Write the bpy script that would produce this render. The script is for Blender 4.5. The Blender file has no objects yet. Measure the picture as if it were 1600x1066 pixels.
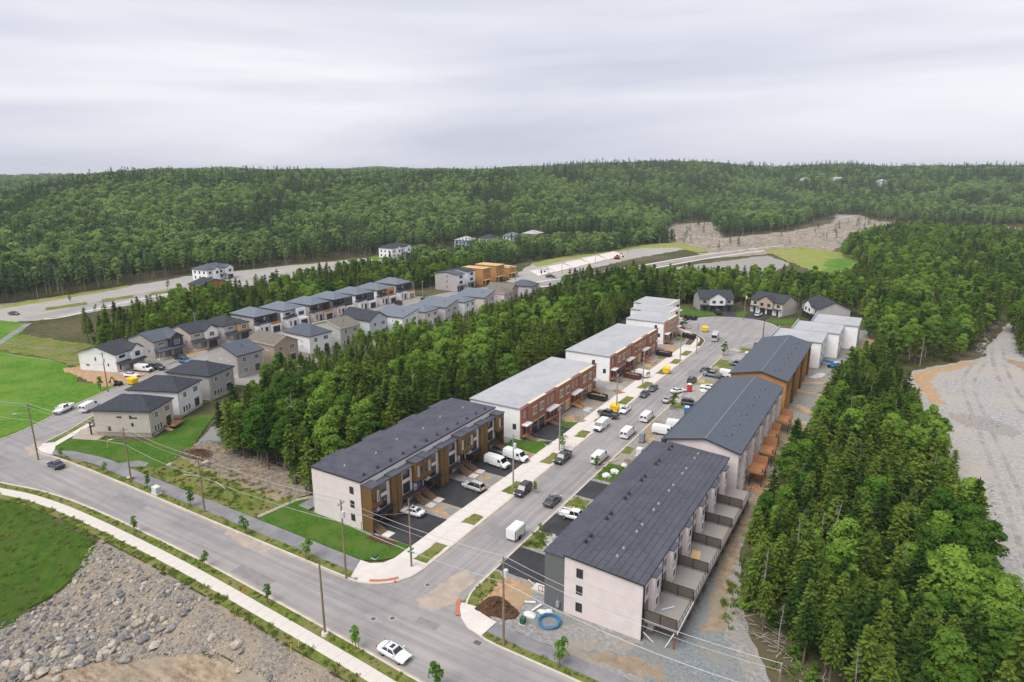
import bpy, bmesh, math, random
import numpy as np
from math import sin, cos, pi, radians
from mathutils import Vector, Matrix
from mathutils.geometry import tessellate_polygon

random.seed(7)
rng = np.random.default_rng(7)
scene = bpy.context.scene
C = scene.collection

# ------------------------------------------------------------------ camera
FPX, HORIZON, CAM_H, HEADING, CAM_X = 1030.0, 266.0, 60.0, radians(31.0), 53.6
PITCH = math.atan((533 - HORIZON) / FPX)
cam_data = bpy.data.cameras.new('camera')
cam_data.sensor_width = 36.0
cam_data.lens = 36.0 * FPX / 1600
cam_data.clip_start, cam_data.clip_end = 0.5, 30000
cam = bpy.data.objects.new('camera', cam_data)
C.objects.link(cam)
cam.location = (CAM_X, 0, CAM_H)
cam.rotation_euler = (pi / 2 - PITCH, 0, HEADING)
scene.camera = cam

# ------------------------------------------------------------------ sky, sun, exposure
world = bpy.data.worlds.new('World')
scene.world = world
world.use_nodes = True
SUN_EL, SUN_AZ = radians(58), radians(200)
wn, wl = world.node_tree.nodes, world.node_tree.links
wn.clear()
def wnode(t, **k):
    n = wn.new(t)
    for a, b in k.items(): setattr(n, a, b)
    return n
sky = wnode('ShaderNodeTexSky', sky_type='NISHITA', sun_disc=False, sun_elevation=SUN_EL, sun_rotation=SUN_AZ)
tc = wnode('ShaderNodeTexCoord')
sep = wnode('ShaderNodeSeparateXYZ')
wl.new(tc.outputs['Generated'], sep.inputs[0])
# layered overcast: wide soft bands that flatten towards the horizon
mp = wnode('ShaderNodeMapping'); mp.inputs['Rotation'].default_value = (0, 0, -HEADING)
mp.inputs['Scale'].default_value = (1.0, 1.0, 9.0)
wl.new(tc.outputs['Generated'], mp.inputs[0]); mp.inputs['Location'].default_value = (2.3, 1.1, 0.4)
nz = wnode('ShaderNodeTexNoise'); nz.inputs['Scale'].default_value = 1.15; nz.inputs['Detail'].default_value = 6; nz.inputs['Roughness'].default_value = 0.47; nz.inputs['Distortion'].default_value = 0.35
wl.new(mp.outputs[0], nz.inputs['Vector'])
cr = wnode('ShaderNodeValToRGB')
cr.color_ramp.elements[0].position = 0.34; cr.color_ramp.elements[0].color = (0.50, 0.52, 0.625, 1)
cr.color_ramp.elements[1].position = 0.66; cr.color_ramp.elements[1].color = (0.80, 0.795, 0.835, 1)
wl.new(nz.outputs['Fac'], cr.inputs[0])
sc_ = wnode('ShaderNodeMixRGB', blend_type='MULTIPLY'); sc_.inputs[0].default_value = 1; sc_.inputs[2].default_value = (0.10, 0.10, 0.10, 1)
wl.new(sky.outputs[0], sc_.inputs[1])
mx = wnode('ShaderNodeMixRGB'); mx.inputs[0].default_value = 0.93
wl.new(sc_.outputs[0], mx.inputs[1]); wl.new(cr.outputs[0], mx.inputs[2])
bg = wnode('ShaderNodeBackground'); bg.inputs['Strength'].default_value = 0.50
wo = wnode('ShaderNodeOutputWorld')
wl.new(mx.outputs[0], bg.inputs[0]); wl.new(bg.outputs[0], wo.inputs[0])

sun_data = bpy.data.lights.new('sun', 'SUN')
sun_data.energy, sun_data.angle, sun_data.color = 1.5, radians(42), (1.0, 0.97, 0.92)
sun = bpy.data.objects.new('sun', sun_data)
C.objects.link(sun)
sun.rotation_euler = Vector((-sin(SUN_AZ) * cos(SUN_EL), -cos(SUN_AZ) * cos(SUN_EL), -sin(SUN_EL))).to_track_quat('-Z', 'Y').to_euler()
vs = scene.view_settings
scene.display_settings.display_device = 'sRGB'
vs.view_transform, vs.look, vs.exposure, vs.gamma, vs.use_curve_mapping = 'Standard', 'None', 1.28, 1.0, False
scene.cycles.use_denoising = True
scene.cycles.max_bounces = 6
scene.cycles.diffuse_bounces = 3
scene.cycles.transparent_max_bounces = 8

# ------------------------------------------------------------------ placing: a point of the photo -> a point of the ground
_c, _s = cos(PITCH), sin(PITCH)
def P(px, py, z=0.0):
    x, u = px - 800, 533 - py
    up, fw = u * _c - FPX * _s, FPX * _c + u * _s
    t = (CAM_H - z) / -up
    gx, gy = x * t, fw * t
    return Vector((gx * cos(HEADING) - gy * sin(HEADING) + CAM_X, gx * sin(HEADING) + gy * cos(HEADING), z))
def PX(X, Y, Z):
    dx = X - CAM_X
    a, b = dx * cos(HEADING) + Y * sin(HEADING), -dx * sin(HEADING) + Y * cos(HEADING)
    dz = Z - CAM_H
    fw, up = b * _c - dz * _s, b * _s + dz * _c
    return 800 + FPX * a / fw, 533 - FPX * up / fw, fw

# ------------------------------------------------------------------ materials
M = {}
def mat(name, col, rough=0.8, var=0.0, scale=1.0, col2=None, bump=0.0, bscale=None, metal=0.0, spec=0.3, detail=6, big=None, bigscale=0.05, coat=0.0, squash=(1, 1, 1)):
    m = bpy.data.materials.new(name); m.use_nodes = True
    nt = m.node_tree; N, L = nt.nodes, nt.links
    b = N['Principled BSDF']
    b.inputs['Roughness'].default_value = rough; b.inputs['Metallic'].default_value = metal
    b.inputs['Specular IOR Level'].default_value = spec if rough < 0.84 else 0.06
    if coat: b.inputs['Coat Weight'].default_value = coat
    c4 = (*col, 1)
    b.inputs['Base Color'].default_value = c4
    if var or col2 or bump or big:
        t = N.new('ShaderNodeTexCoord'); mp = N.new('ShaderNodeMapping'); mp.inputs['Scale'].default_value = squash
        L.new(t.outputs['Object'], mp.inputs[0])
        n = N.new('ShaderNodeTexNoise'); n.inputs['Scale'].default_value = scale; n.inputs['Detail'].default_value = detail; n.inputs['Roughness'].default_value = 0.62
        L.new(mp.outputs[0], n.inputs['Vector'])
        r = N.new('ShaderNodeValToRGB')
        lo = tuple(max(0, x * (1 - var)) for x in col); hi = col2 if col2 else tuple(x * (1 + var) for x in col)
        r.color_ramp.elements[0].position, r.color_ramp.elements[1].position = 0.35, 0.65
        r.color_ramp.elements[0].color = (*lo, 1); r.color_ramp.elements[1].color = (*hi, 1)
        L.new(n.outputs['Fac'], r.inputs[0])
        out = r.outputs[0]
        if big:
            n2 = N.new('ShaderNodeTexNoise'); n2.inputs['Scale'].default_value = bigscale; n2.inputs['Detail'].default_value = 5; n2.inputs['Roughness'].default_value = 0.6
            L.new(mp.outputs[0], n2.inputs['Vector'])
            r2 = N.new('ShaderNodeValToRGB'); r2.color_ramp.elements[0].position, r2.color_ramp.elements[1].position = 0.44, 0.60
            L.new(n2.outputs['Fac'], r2.inputs[0])
            mxx = N.new('ShaderNodeMixRGB'); mxx.inputs[2].default_value = (*big, 1)
            sc = N.new('ShaderNodeMath'); sc.operation = 'MULTIPLY'; sc.inputs[1].default_value = 0.8
            L.new(r2.outputs[0], sc.inputs[0]); L.new(sc.outputs[0], mxx.inputs[0]); L.new(out, mxx.inputs[1])
            out = mxx.outputs[0]
        L.new(out, b.inputs['Base Color'])
        if bump:
            nb = N.new('ShaderNodeTexNoise'); nb.inputs['Scale'].default_value = bscale or scale * 4; nb.inputs['Detail'].default_value = 5
            L.new(mp.outputs[0], nb.inputs['Vector'])
            bp = N.new('ShaderNodeBump'); bp.inputs['Strength'].default_value = min(1, bump); bp.inputs['Distance'].default_value = 0.15
            L.new(nb.outputs['Fac'], bp.inputs['Height']); L.new(bp.outputs[0], b.inputs['Normal'])
    M[name] = m
    return m

def lap_mat(name, col, pitch=0.16, axis='Z', depth=0.6, rough=0.6, var=0.06):
    """lap siding / boards: fine relief lines one pitch apart"""
    m = mat(name, col, rough, var=var, scale=0.6)
    N, L = m.node_tree.nodes, m.node_tree.links
    b = N['Principled BSDF']
    t = N.new('ShaderNodeTexCoord'); w = N.new('ShaderNodeTexWave'); w.wave_type = 'BANDS'; w.bands_direction = axis; w.wave_profile = 'SAW'
    w.inputs['Scale'].default_value = 1.0 / pitch * 0.314
    L.new(t.outputs['Object'], w.inputs['Vector'])
    bp = N.new('ShaderNodeBump'); bp.inputs['Strength'].default_value = depth; bp.inputs['Distance'].default_value = 0.03
    L.new(w.outputs['Fac'], bp.inputs['Height']); L.new(bp.outputs[0], b.inputs['Normal'])
    return m

def brick_mat(name, c1, c2, mortar):
    m = mat(name, c1, 0.85)
    N, L = m.node_tree.nodes, m.node_tree.links
    b = N['Principled BSDF']
    t = N.new('ShaderNodeTexCoord'); mp = N.new('ShaderNodeMapping'); mp.inputs['Rotation'].default_value = (pi / 2, 0, pi / 2)
    L.new(t.outputs['Object'], mp.inputs[0])
    k = N.new('ShaderNodeTexBrick'); k.inputs['Scale'].default_value = 1.0
    k.inputs['Brick Width'].default_value, k.inputs['Row Height'].default_value, k.inputs['Mortar Size'].default_value = 0.24, 0.08, 0.008
    k.inputs['Color1'].default_value, k.inputs['Color2'].default_value, k.inputs['Mortar'].default_value = (*c1, 1), (*c2, 1), (*mortar, 1)
    cx = N.new('ShaderNodeSeparateXYZ'); cb = N.new('ShaderNodeCombineXYZ')
    L.new(t.outputs['Object'], cx.inputs[0])
    ad = N.new('ShaderNodeMath'); ad.operation = 'ADD'
    L.new(cx.outputs['X'], ad.inputs[0]); L.new(cx.outputs['Y'], ad.inputs[1])
    L.new(ad.outputs[0], cb.inputs['X']); L.new(cx.outputs['Z'], cb.inputs['Y'])
    L.new(cb.outputs[0], k.inputs['Vector'])
    n = N.new('ShaderNodeTexNoise'); n.inputs['Scale'].default_value = 0.7; n.inputs['Detail'].default_value = 5
    L.new(t.outputs['Object'], n.inputs['Vector'])
    mx = N.new('ShaderNodeMixRGB'); mx.blend_type = 'MULTIPLY'; mx.inputs[0].default_value = 0.5
    L.new(k.outputs['Color'], mx.inputs[1]); L.new(n.outputs['Fac'], mx.inputs[2])
    gm = N.new('ShaderNodeMixRGB'); gm.blend_type = 'ADD'; gm.inputs[0].default_value = 0.35
    L.new(mx.outputs[0], gm.inputs[1]); L.new(k.outputs['Color'], gm.inputs[2])
    L.new(gm.outputs[0], b.inputs['Base Color'])
    return m

def leaf_mat(name, dark, light, trans=0.3, scale=0.55):
    """foliage: tone differs from tree to tree and from clump to clump"""
    m = bpy.data.materials.new(name); m.use_nodes = True
    N, L = m.node_tree.nodes, m.node_tree.links
    N.clear()
    o = N.new('ShaderNodeOutputMaterial')
    t = N.new('ShaderNodeTexCoord'); n = N.new('ShaderNodeTexNoise'); n.inputs['Scale'].default_value = scale; n.inputs['Detail'].default_value = 4
    L.new(t.outputs['Object'], n.inputs['Vector'])
    oi = N.new('ShaderNodeObjectInfo')
    a = N.new('ShaderNodeMath'); a.operation = 'MULTIPLY_ADD'; a.inputs[1].default_value = 0.75; a.inputs[2].default_value = -0.36
    L.new(oi.outputs['Random'], a.inputs[0])
    s0 = N.new('ShaderNodeMath'); s0.operation = 'ADD'; L.new(n.outputs['Fac'], s0.inputs[0]); L.new(a.outputs[0], s0.inputs[1])
    ge = N.new('ShaderNodeNewGeometry'); pn = N.new('ShaderNodeTexNoise'); pn.inputs['Scale'].default_value = 0.016; pn.inputs['Detail'].default_value = 4; L.new(ge.outputs['Position'], pn.inputs['Vector'])   # stands of different species
    pm = N.new('ShaderNodeMath'); pm.operation = 'MULTIPLY_ADD'; pm.inputs[1].default_value = 1.3; pm.inputs[2].default_value = -.65; L.new(pn.outputs['Fac'], pm.inputs[0])
    s = N.new('ShaderNodeMath'); s.operation = 'ADD'; L.new(s0.outputs[0], s.inputs[0]); L.new(pm.outputs[0], s.inputs[1])
    r = N.new('ShaderNodeValToRGB'); r.color_ramp.elements[0].position, r.color_ramp.elements[1].position = 0.2, 0.8
    r.color_ramp.elements[0].color = (*dark, 1); r.color_ramp.elements[1].color = (*light, 1)
    L.new(s.outputs[0], r.inputs[0])
    d = N.new('ShaderNodeBsdfDiffuse'); tr = N.new('ShaderNodeBsdfTranslucent'); mx = N.new('ShaderNodeMixShader'); mx.inputs[0].default_value = trans
    L.new(r.outputs[0], d.inputs[0]); L.new(r.outputs[0], tr.inputs[0])
    L.new(d.outputs[0], mx.inputs[1]); L.new(tr.outputs[0], mx.inputs[2]); L.new(mx.outputs[0], o.inputs[0])
    M[name] = m
    return m

# ground
mat('terrain', (0.075, 0.062, 0.036), 0.95, var=0.4, scale=0.5, col2=(0.085, 0.10, 0.035), bump=0.7, bscale=1.5, big=(0.12, 0.095, 0.06), bigscale=0.03)
mat('asphalt', (0.262, 0.247, 0.244), 0.85, var=0.09, scale=0.35, bump=0.1, bscale=8, big=(0.310, 0.290, 0.280), bigscale=0.05)
def wear(m):
    N, L = m.node_tree.nodes, m.node_tree.links; b = N['Principled BSDF']; src = b.inputs['Base Color'].links[0].from_socket
    t = N.new('ShaderNodeTexCoord'); sp = N.new('ShaderNodeSeparateXYZ'); L.new(t.outputs['Object'], sp.inputs[0])
    fac = []
    for sq in ((.035, 1.1, 1), (1.1, .035, 1)):
        mp = N.new('ShaderNodeMapping'); mp.inputs['Scale'].default_value = sq; L.new(t.outputs['Object'], mp.inputs[0])
        n = N.new('ShaderNodeTexNoise'); n.inputs['Scale'].default_value = 1.0; n.inputs['Detail'].default_value = 5; n.inputs['Roughness'].default_value = .6; L.new(mp.outputs[0], n.inputs['Vector']); fac.append(n.outputs['Fac'])
    st = N.new('ShaderNodeMapRange'); st.inputs['From Min'].default_value, st.inputs['From Max'].default_value = 61, 70; L.new(sp.outputs['Y'], st.inputs['Value'])
    mx = N.new('ShaderNodeMixRGB'); L.new(st.outputs[0], mx.inputs[0]); L.new(fac[0], mx.inputs[1]); L.new(fac[1], mx.inputs[2])
    rp = N.new('ShaderNodeValToRGB'); rp.color_ramp.elements[0].position, rp.color_ramp.elements[1].position = .36, .64; rp.color_ramp.elements[0].color = (.84, .84, .85, 1); rp.color_ramp.elements[1].color = (1.1, 1.09, 1.08, 1); L.new(mx.outputs[0], rp.inputs[0])
    mu = N.new('ShaderNodeMixRGB'); mu.blend_type = 'MULTIPLY'; mu.inputs[0].default_value = 1; L.new(src, mu.inputs[1]); L.new(rp.outputs[0], mu.inputs[2]); L.new(mu.outputs[0], b.inputs['Base Color'])
mat('wheel_rut', (0.275, 0.262, 0.25), 0.95, var=0.3, scale=0.35, col2=(0.35, 0.325, 0.30), bump=0.6, bscale=5, big=(0.33, 0.30, 0.27), bigscale=0.12)
wear(M['asphalt'])
mat('asphalt_patch', (0.222, 0.212, 0.208), 0.86, var=0.1, scale=1.0, bump=0.15, bscale=9)
mat('path_asphalt', (0.20, 0.195, 0.205), 0.88, var=0.10, scale=0.6, bump=0.15, bscale=8, big=(0.25, 0.24, 0.24), bigscale=0.15)
mat('new_asphalt', (0.030, 0.030, 0.033), 0.78, var=0.22, scale=0.7, bump=0.15, bscale=10, big=(0.045, 0.045, 0.049), bigscale=0.3, spec=0.35)
mat('concrete', (0.60, 0.55, 0.51), 0.85, var=0.07, scale=0.5, bump=0.08, bscale=5, big=(0.53, 0.49, 0.45), bigscale=0.2)
mat('kerb', (0.50, 0.45, 0.40), 0.85, var=0.12, scale=0.6, bump=0.1)
mat('lawn', (0.046, 0.118, 0.014), 0.95, var=0.28, scale=1.6, col2=(0.066, 0.150, 0.017), bump=0.8, bscale=6, big=(0.088, 0.140, 0.026), bigscale=0.25)
mat('meadow', (0.070, 0.175, 0.018), 0.95, var=0.3, scale=0.9, col2=(0.105, 0.225, 0.022), bump=0.9, bscale=4, big=(0.130, 0.215, 0.034), bigscale=0.09)
mat('slope_grass', (0.038, 0.085, 0.010), 0.95, var=0.25, scale=0.7, col2=(0.060, 0.115, 0.014), bump=1.0, bscale=3, big=(0.055, 0.092, 0.018), bigscale=0.12)
mat('rough_grass', (0.10, 0.15, 0.03), 0.95, var=0.3, scale=0.9, col2=(0.17, 0.20, 0.04), bump=0.9, bscale=5, big=(0.20, 0.18, 0.07), bigscale=0.16)
mat('dry_grass', (0.24, 0.25, 0.06), 0.95, var=0.25, scale=0.25, col2=(0.30, 0.28, 0.10), bump=0.5, bscale=3, big=(0.18, 0.25, 0.05), bigscale=0.02)
mat('gravel', (0.26, 0.255, 0.255), 0.92, var=0.28, scale=1.6, col2=(0.35, 0.34, 0.33), bump=0.8, bscale=9, big=(0.30, 0.265, 0.215), bigscale=0.11)
mat('blue_gravel', (0.19, 0.215, 0.225), 0.92, var=0.25, scale=2.0, col2=(0.27, 0.29, 0.295), bump=0.8, bscale=9, big=(0.24, 0.235, 0.21), bigscale=0.13)
mat('quarry_gravel', (0.31, 0.30, 0.295), 0.92, var=0.28, scale=1.2, col2=(0.40, 0.385, 0.365), bump=0.6, bscale=6, big=(0.36, 0.32, 0.28), bigscale=0.06)
mat('dirt', (0.30, 0.21, 0.13), 0.95, var=0.3, scale=0.8, col2=(0.37, 0.28, 0.19), bump=0.9, bscale=4, big=(0.25, 0.215, 0.165), bigscale=0.16)
mat('orange_dirt', (0.42, 0.245, 0.125), 0.95, var=0.25, scale=0.9, col2=(0.48, 0.33, 0.20), bump=0.9, bscale=4, big=(0.34, 0.25, 0.16), bigscale=0.2)
mat('muddy_dirt', (0.27, 0.195, 0.13), 0.95, var=0.4, scale=1.1, col2=(0.38, 0.30, 0.215), bump=1.0, bscale=3.5, big=(0.27, 0.235, 0.19), bigscale=0.13, squash=(0.5, 1.3, 1))
mat('cleared_ground', (0.29, 0.235, 0.19), 0.95, var=0.35, scale=0.12, col2=(0.38, 0.32, 0.27), bump=0.8, bscale=1.0, big=(0.25, 0.225, 0.18), bigscale=0.012)
mat('mulch', (0.085, 0.048, 0.028), 0.98, var=0.45, scale=3.0, col2=(0.13, 0.075, 0.045), bump=1.0, bscale=7)
mat('sand_stain', (0.36, 0.30, 0.25), 0.95, var=0.12, scale=0.6, bump=0.1, bscale=6)
mat('rock_grey', (0.23, 0.22, 0.21), 0.9, var=0.4, scale=0.9, col2=(0.35, 0.33, 0.31), bump=0.5, bscale=4)
mat('rock_pale', (0.38, 0.32, 0.25), 0.9, var=0.3, scale=0.9, col2=(0.52, 0.47, 0.40), bump=0.5, bscale=4)
mat('rock_dark', (0.13, 0.13, 0.135), 0.9, var=0.3, scale=1.0, col2=(0.22, 0.215, 0.21), bump=0.5, bscale=4)
mat('rubble', (0.22, 0.18, 0.14), 0.95, var=0.4, scale=1.7, col2=(0.31, 0.28, 0.245), bump=1.0, bscale=5, big=(0.30, 0.24, 0.17), bigscale=0.15)
# buildings
lap_mat('white_siding', (0.80, 0.80, 0.81)); lap_mat('beige_siding', (0.56, 0.50, 0.45)); lap_mat('grey_siding', (0.40, 0.38, 0.37))
lap_mat('light_grey_siding', (0.50, 0.485, 0.475)); lap_mat('tan_siding', (0.42, 0.325, 0.25)); lap_mat('green_grey_siding', (0.44, 0.44, 0.40))
lap_mat('bluish_siding', (0.55, 0.58, 0.62)); lap_mat('dark_siding', (0.055, 0.06, 0.075)); lap_mat('charcoal_siding', (0.10, 0.10, 0.105), pitch=0.2)
lap_mat('brown_siding', (0.165, 0.092, 0.032), pitch=0.28); lap_mat('sky_blue_wrap', (0.42, 0.52, 0.66), pitch=1.2, depth=0.15)
lap_mat('pink_white_siding', (0.70, 0.62, 0.60), pitch=0.2, depth=0.35)
mat('slate_panel', (0.125, 0.13, 0.13), 0.75, var=0.12, scale=5.0, bump=0.2)
mat('stone_veneer', (0.36, 0.30, 0.25), 0.9, var=0.35, scale=2.6, col2=(0.46, 0.40, 0.34), bump=0.6)
brick_mat('brick', (0.30, 0.105, 0.062), (0.235, 0.078, 0.048), (0.34, 0.25, 0.20)); brick_mat('pale_brick', (0.42, 0.25, 0.19), (0.34, 0.19, 0.14), (0.45, 0.36, 0.31))
mat('osb', (0.46, 0.235, 0.085), 0.85, var=0.2, scale=3.0, col2=(0.52, 0.30, 0.12), big=(0.40, 0.19, 0.065), bigscale=0.5)
mat('pale_osb', (0.55, 0.38, 0.19), 0.85, var=0.18, scale=3.0, big=(0.50, 0.31, 0.14), bigscale=0.5)
mat('house_wrap', (0.80, 0.795, 0.79), 0.6, var=0.06, scale=0.5, bump=0.15, bscale=1.2)
mat('black_membrane', (0.074, 0.077, 0.096), 0.9, var=0.12, scale=2.0, bump=0.15, bscale=8, big=(0.090, 0.093, 0.114), bigscale=0.25)
mat('dark_membrane', (0.078, 0.079, 0.100), 0.9, var=0.15, scale=0.8, bump=0.15, bscale=8, big=(0.092, 0.093, 0.115), bigscale=0.2)
mat('grey_membrane', (0.345, 0.350, 0.365), 0.8, var=0.08, scale=0.5, big=(0.39, 0.39, 0.40), bigscale=0.12)
mat('shingles', (0.048, 0.053, 0.065), 0.9, var=0.35, scale=3.5, col2=(0.070, 0.076, 0.09), bump=0.5, bscale=7)
mat('slate_shingles', (0.098, 0.112, 0.136), 0.9, var=0.25, scale=3.0, col2=(0.11, 0.125, 0.15), bump=0.5, bscale=7)
mat('light_shingles', (0.150, 0.170, 0.200), 0.9, var=0.2, scale=3.0, bump=0.5, bscale=7)
mat('taupe_shingles', (0.165, 0.145, 0.125), 0.9, var=0.25, scale=3.0, bump=0.5, bscale=7)
mat('white_trim', (0.74, 0.73, 0.72), 0.5); mat('black_metal', (0.016, 0.016, 0.018), 0.45, spec=0.5); mat('cream_trim', (0.60, 0.50, 0.36), 0.8)
mat('dark_trim', (0.035, 0.036, 0.042), 0.6); mat('grey_metal', (0.32, 0.33, 0.34), 0.45, metal=0.6)
mat('glass', (0.028, 0.034, 0.042), 0.10, spec=0.9, var=0.35, scale=0.5)
mat('privacy_screen', (0.105, 0.09, 0.078), 0.7, var=0.1, scale=3)
mat('grey_deck', (0.26, 0.235, 0.215), 0.8, var=0.1, scale=2.0, squash=(1, 8, 1))
mat('step_wood', (0.20, 0.125, 0.08), 0.8, var=0.2, scale=3.0); mat('blue_door', (0.055, 0.17, 0.34), 0.4); mat('garage_door', (0.028, 0.03, 0.035), 0.4)
mat('white_door', (0.72, 0.72, 0.70), 0.4)
mat('cedar', (0.40, 0.19, 0.085), 0.75, var=0.2, scale=2.5, squash=(1, 1, 5)); mat('brown_post', (0.21, 0.105, 0.05), 0.8, var=0.2, scale=3)
mat('lumber', (0.58, 0.43, 0.26), 0.8, var=0.2, scale=1.5); mat('red_lumber', (0.46, 0.235, 0.12), 0.8, var=0.2, scale=1.5); mat('grey_lumber', (0.33, 0.28, 0.23), 0.85, var=0.3, scale=2)
# street furniture and vehicles
mat('pole_wood', (0.235, 0.185, 0.125), 0.9, var=0.3, scale=3, squash=(4, 4, 0.4)); mat('grey_pole', (0.30, 0.28, 0.26), 0.85, var=0.25, scale=3, squash=(4, 4, 0.4))
mat('transformer_grey', (0.55, 0.57, 0.58), 0.4); mat('wire', (0.32, 0.32, 0.33), 0.5, metal=0.3); mat('insulator', (0.4, 0.4, 0.42), 0.3)
mat('galvanised', (0.48, 0.49, 0.50), 0.4, metal=0.6); mat('sign_green', (0.012, 0.24, 0.16), 0.4); mat('orange_plastic', (0.75, 0.16, 0.02), 0.5); mat('tactile', (0.42, 0.15, 0.09), 0.8, var=0.15, scale=4)
mat('cast_iron', (0.11, 0.10, 0.09), 0.7, var=0.2, scale=6)
mat('tyre', (0.014, 0.014, 0.015), 0.85); mat('rim', (0.36, 0.37, 0.38), 0.35, metal=0.7); mat('dark_rim', (0.05, 0.05, 0.055), 0.4)
mat('car_glass', (0.012, 0.015, 0.019), 0.06, spec=0.9); mat('headlight', (0.66, 0.68, 0.70), 0.12, spec=0.8); mat('tail_light', (0.32, 0.012, 0.012), 0.2)
for n, c in dict(white=(0.74, 0.74, 0.75), black=(0.014, 0.015, 0.017), silver=(0.42, 0.42, 0.42), charcoal=(0.05, 0.052, 0.06), navy=(0.024, 0.033, 0.055), pine=(0.022, 0.035, 0.033), steel=(0.16, 0.17, 0.18), teal=(0.05, 0.14, 0.17), blue=(0.06, 0.13, 0.24)).items():
    mat('paint_' + n, c, 0.28, coat=0.6, spec=0.5)
mat('yellow_bin', (0.80, 0.52, 0.01), 0.45, var=0.08, scale=1.5); mat('lift_blue', (0.03, 0.17, 0.42), 0.4); mat('toilet_grey', (0.22, 0.25, 0.30), 0.5); mat('toilet_orange', (0.52, 0.14, 0.04), 0.5); mat('toilet_red', (0.52, 0.03, 0.03), 0.45)
mat('skip_black', (0.022, 0.021, 0.022), 0.6, var=0.3, scale=1.5); mat('skip_brown', (0.10, 0.035, 0.03), 0.6, var=0.3, scale=1.5); mat('debris', (0.34, 0.26, 0.19), 0.95, var=0.5, scale=2.5, col2=(0.50, 0.42, 0.34))
mat('white_bag', (0.66, 0.64, 0.62), 0.7, var=0.08, scale=1.2, bump=0.3); mat('blue_hose', (0.04, 0.20, 0.40), 0.4); mat('hydrant_red', (0.45, 0.05, 0.03), 0.5); mat('cabinet_green', (0.03, 0.10, 0.055), 0.5); mat('yellow_stake', (0.72, 0.60, 0.05), 0.6)
mat('white_letters', (0.75, 0.75, 0.75), 0.5); mat('excavator_red', (0.30, 0.075, 0.03), 0.6)
# vegetation
leaf_mat('needles', (0.034, 0.076, 0.016), (0.175, 0.245, 0.038), 0.33); leaf_mat('leaves', (0.062, 0.140, 0.020), (0.215, 0.345, 0.052), 0.42); leaf_mat('tuft_blades', (0.12, 0.19, 0.03), (0.24, 0.28, 0.07), 0.4, 0.4); leaf_mat('sapling_leaves', (0.07, 0.16, 0.02), (0.15, 0.30, 0.035), 0.35, 2)
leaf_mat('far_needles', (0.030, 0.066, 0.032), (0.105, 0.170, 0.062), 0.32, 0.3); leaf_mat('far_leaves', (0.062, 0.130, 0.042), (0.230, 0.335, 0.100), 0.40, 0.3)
mat('bark', (0.16, 0.135, 0.11), 0.95, var=0.3, scale=3, squash=(3, 3, 0.6)); mat('pale_bark', (0.36, 0.33, 0.29), 0.95, var=0.3, scale=3, squash=(3, 3, 0.6)); mat('dead_wood', (0.29, 0.26, 0.235), 0.95, var=0.3, scale=3)

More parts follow.
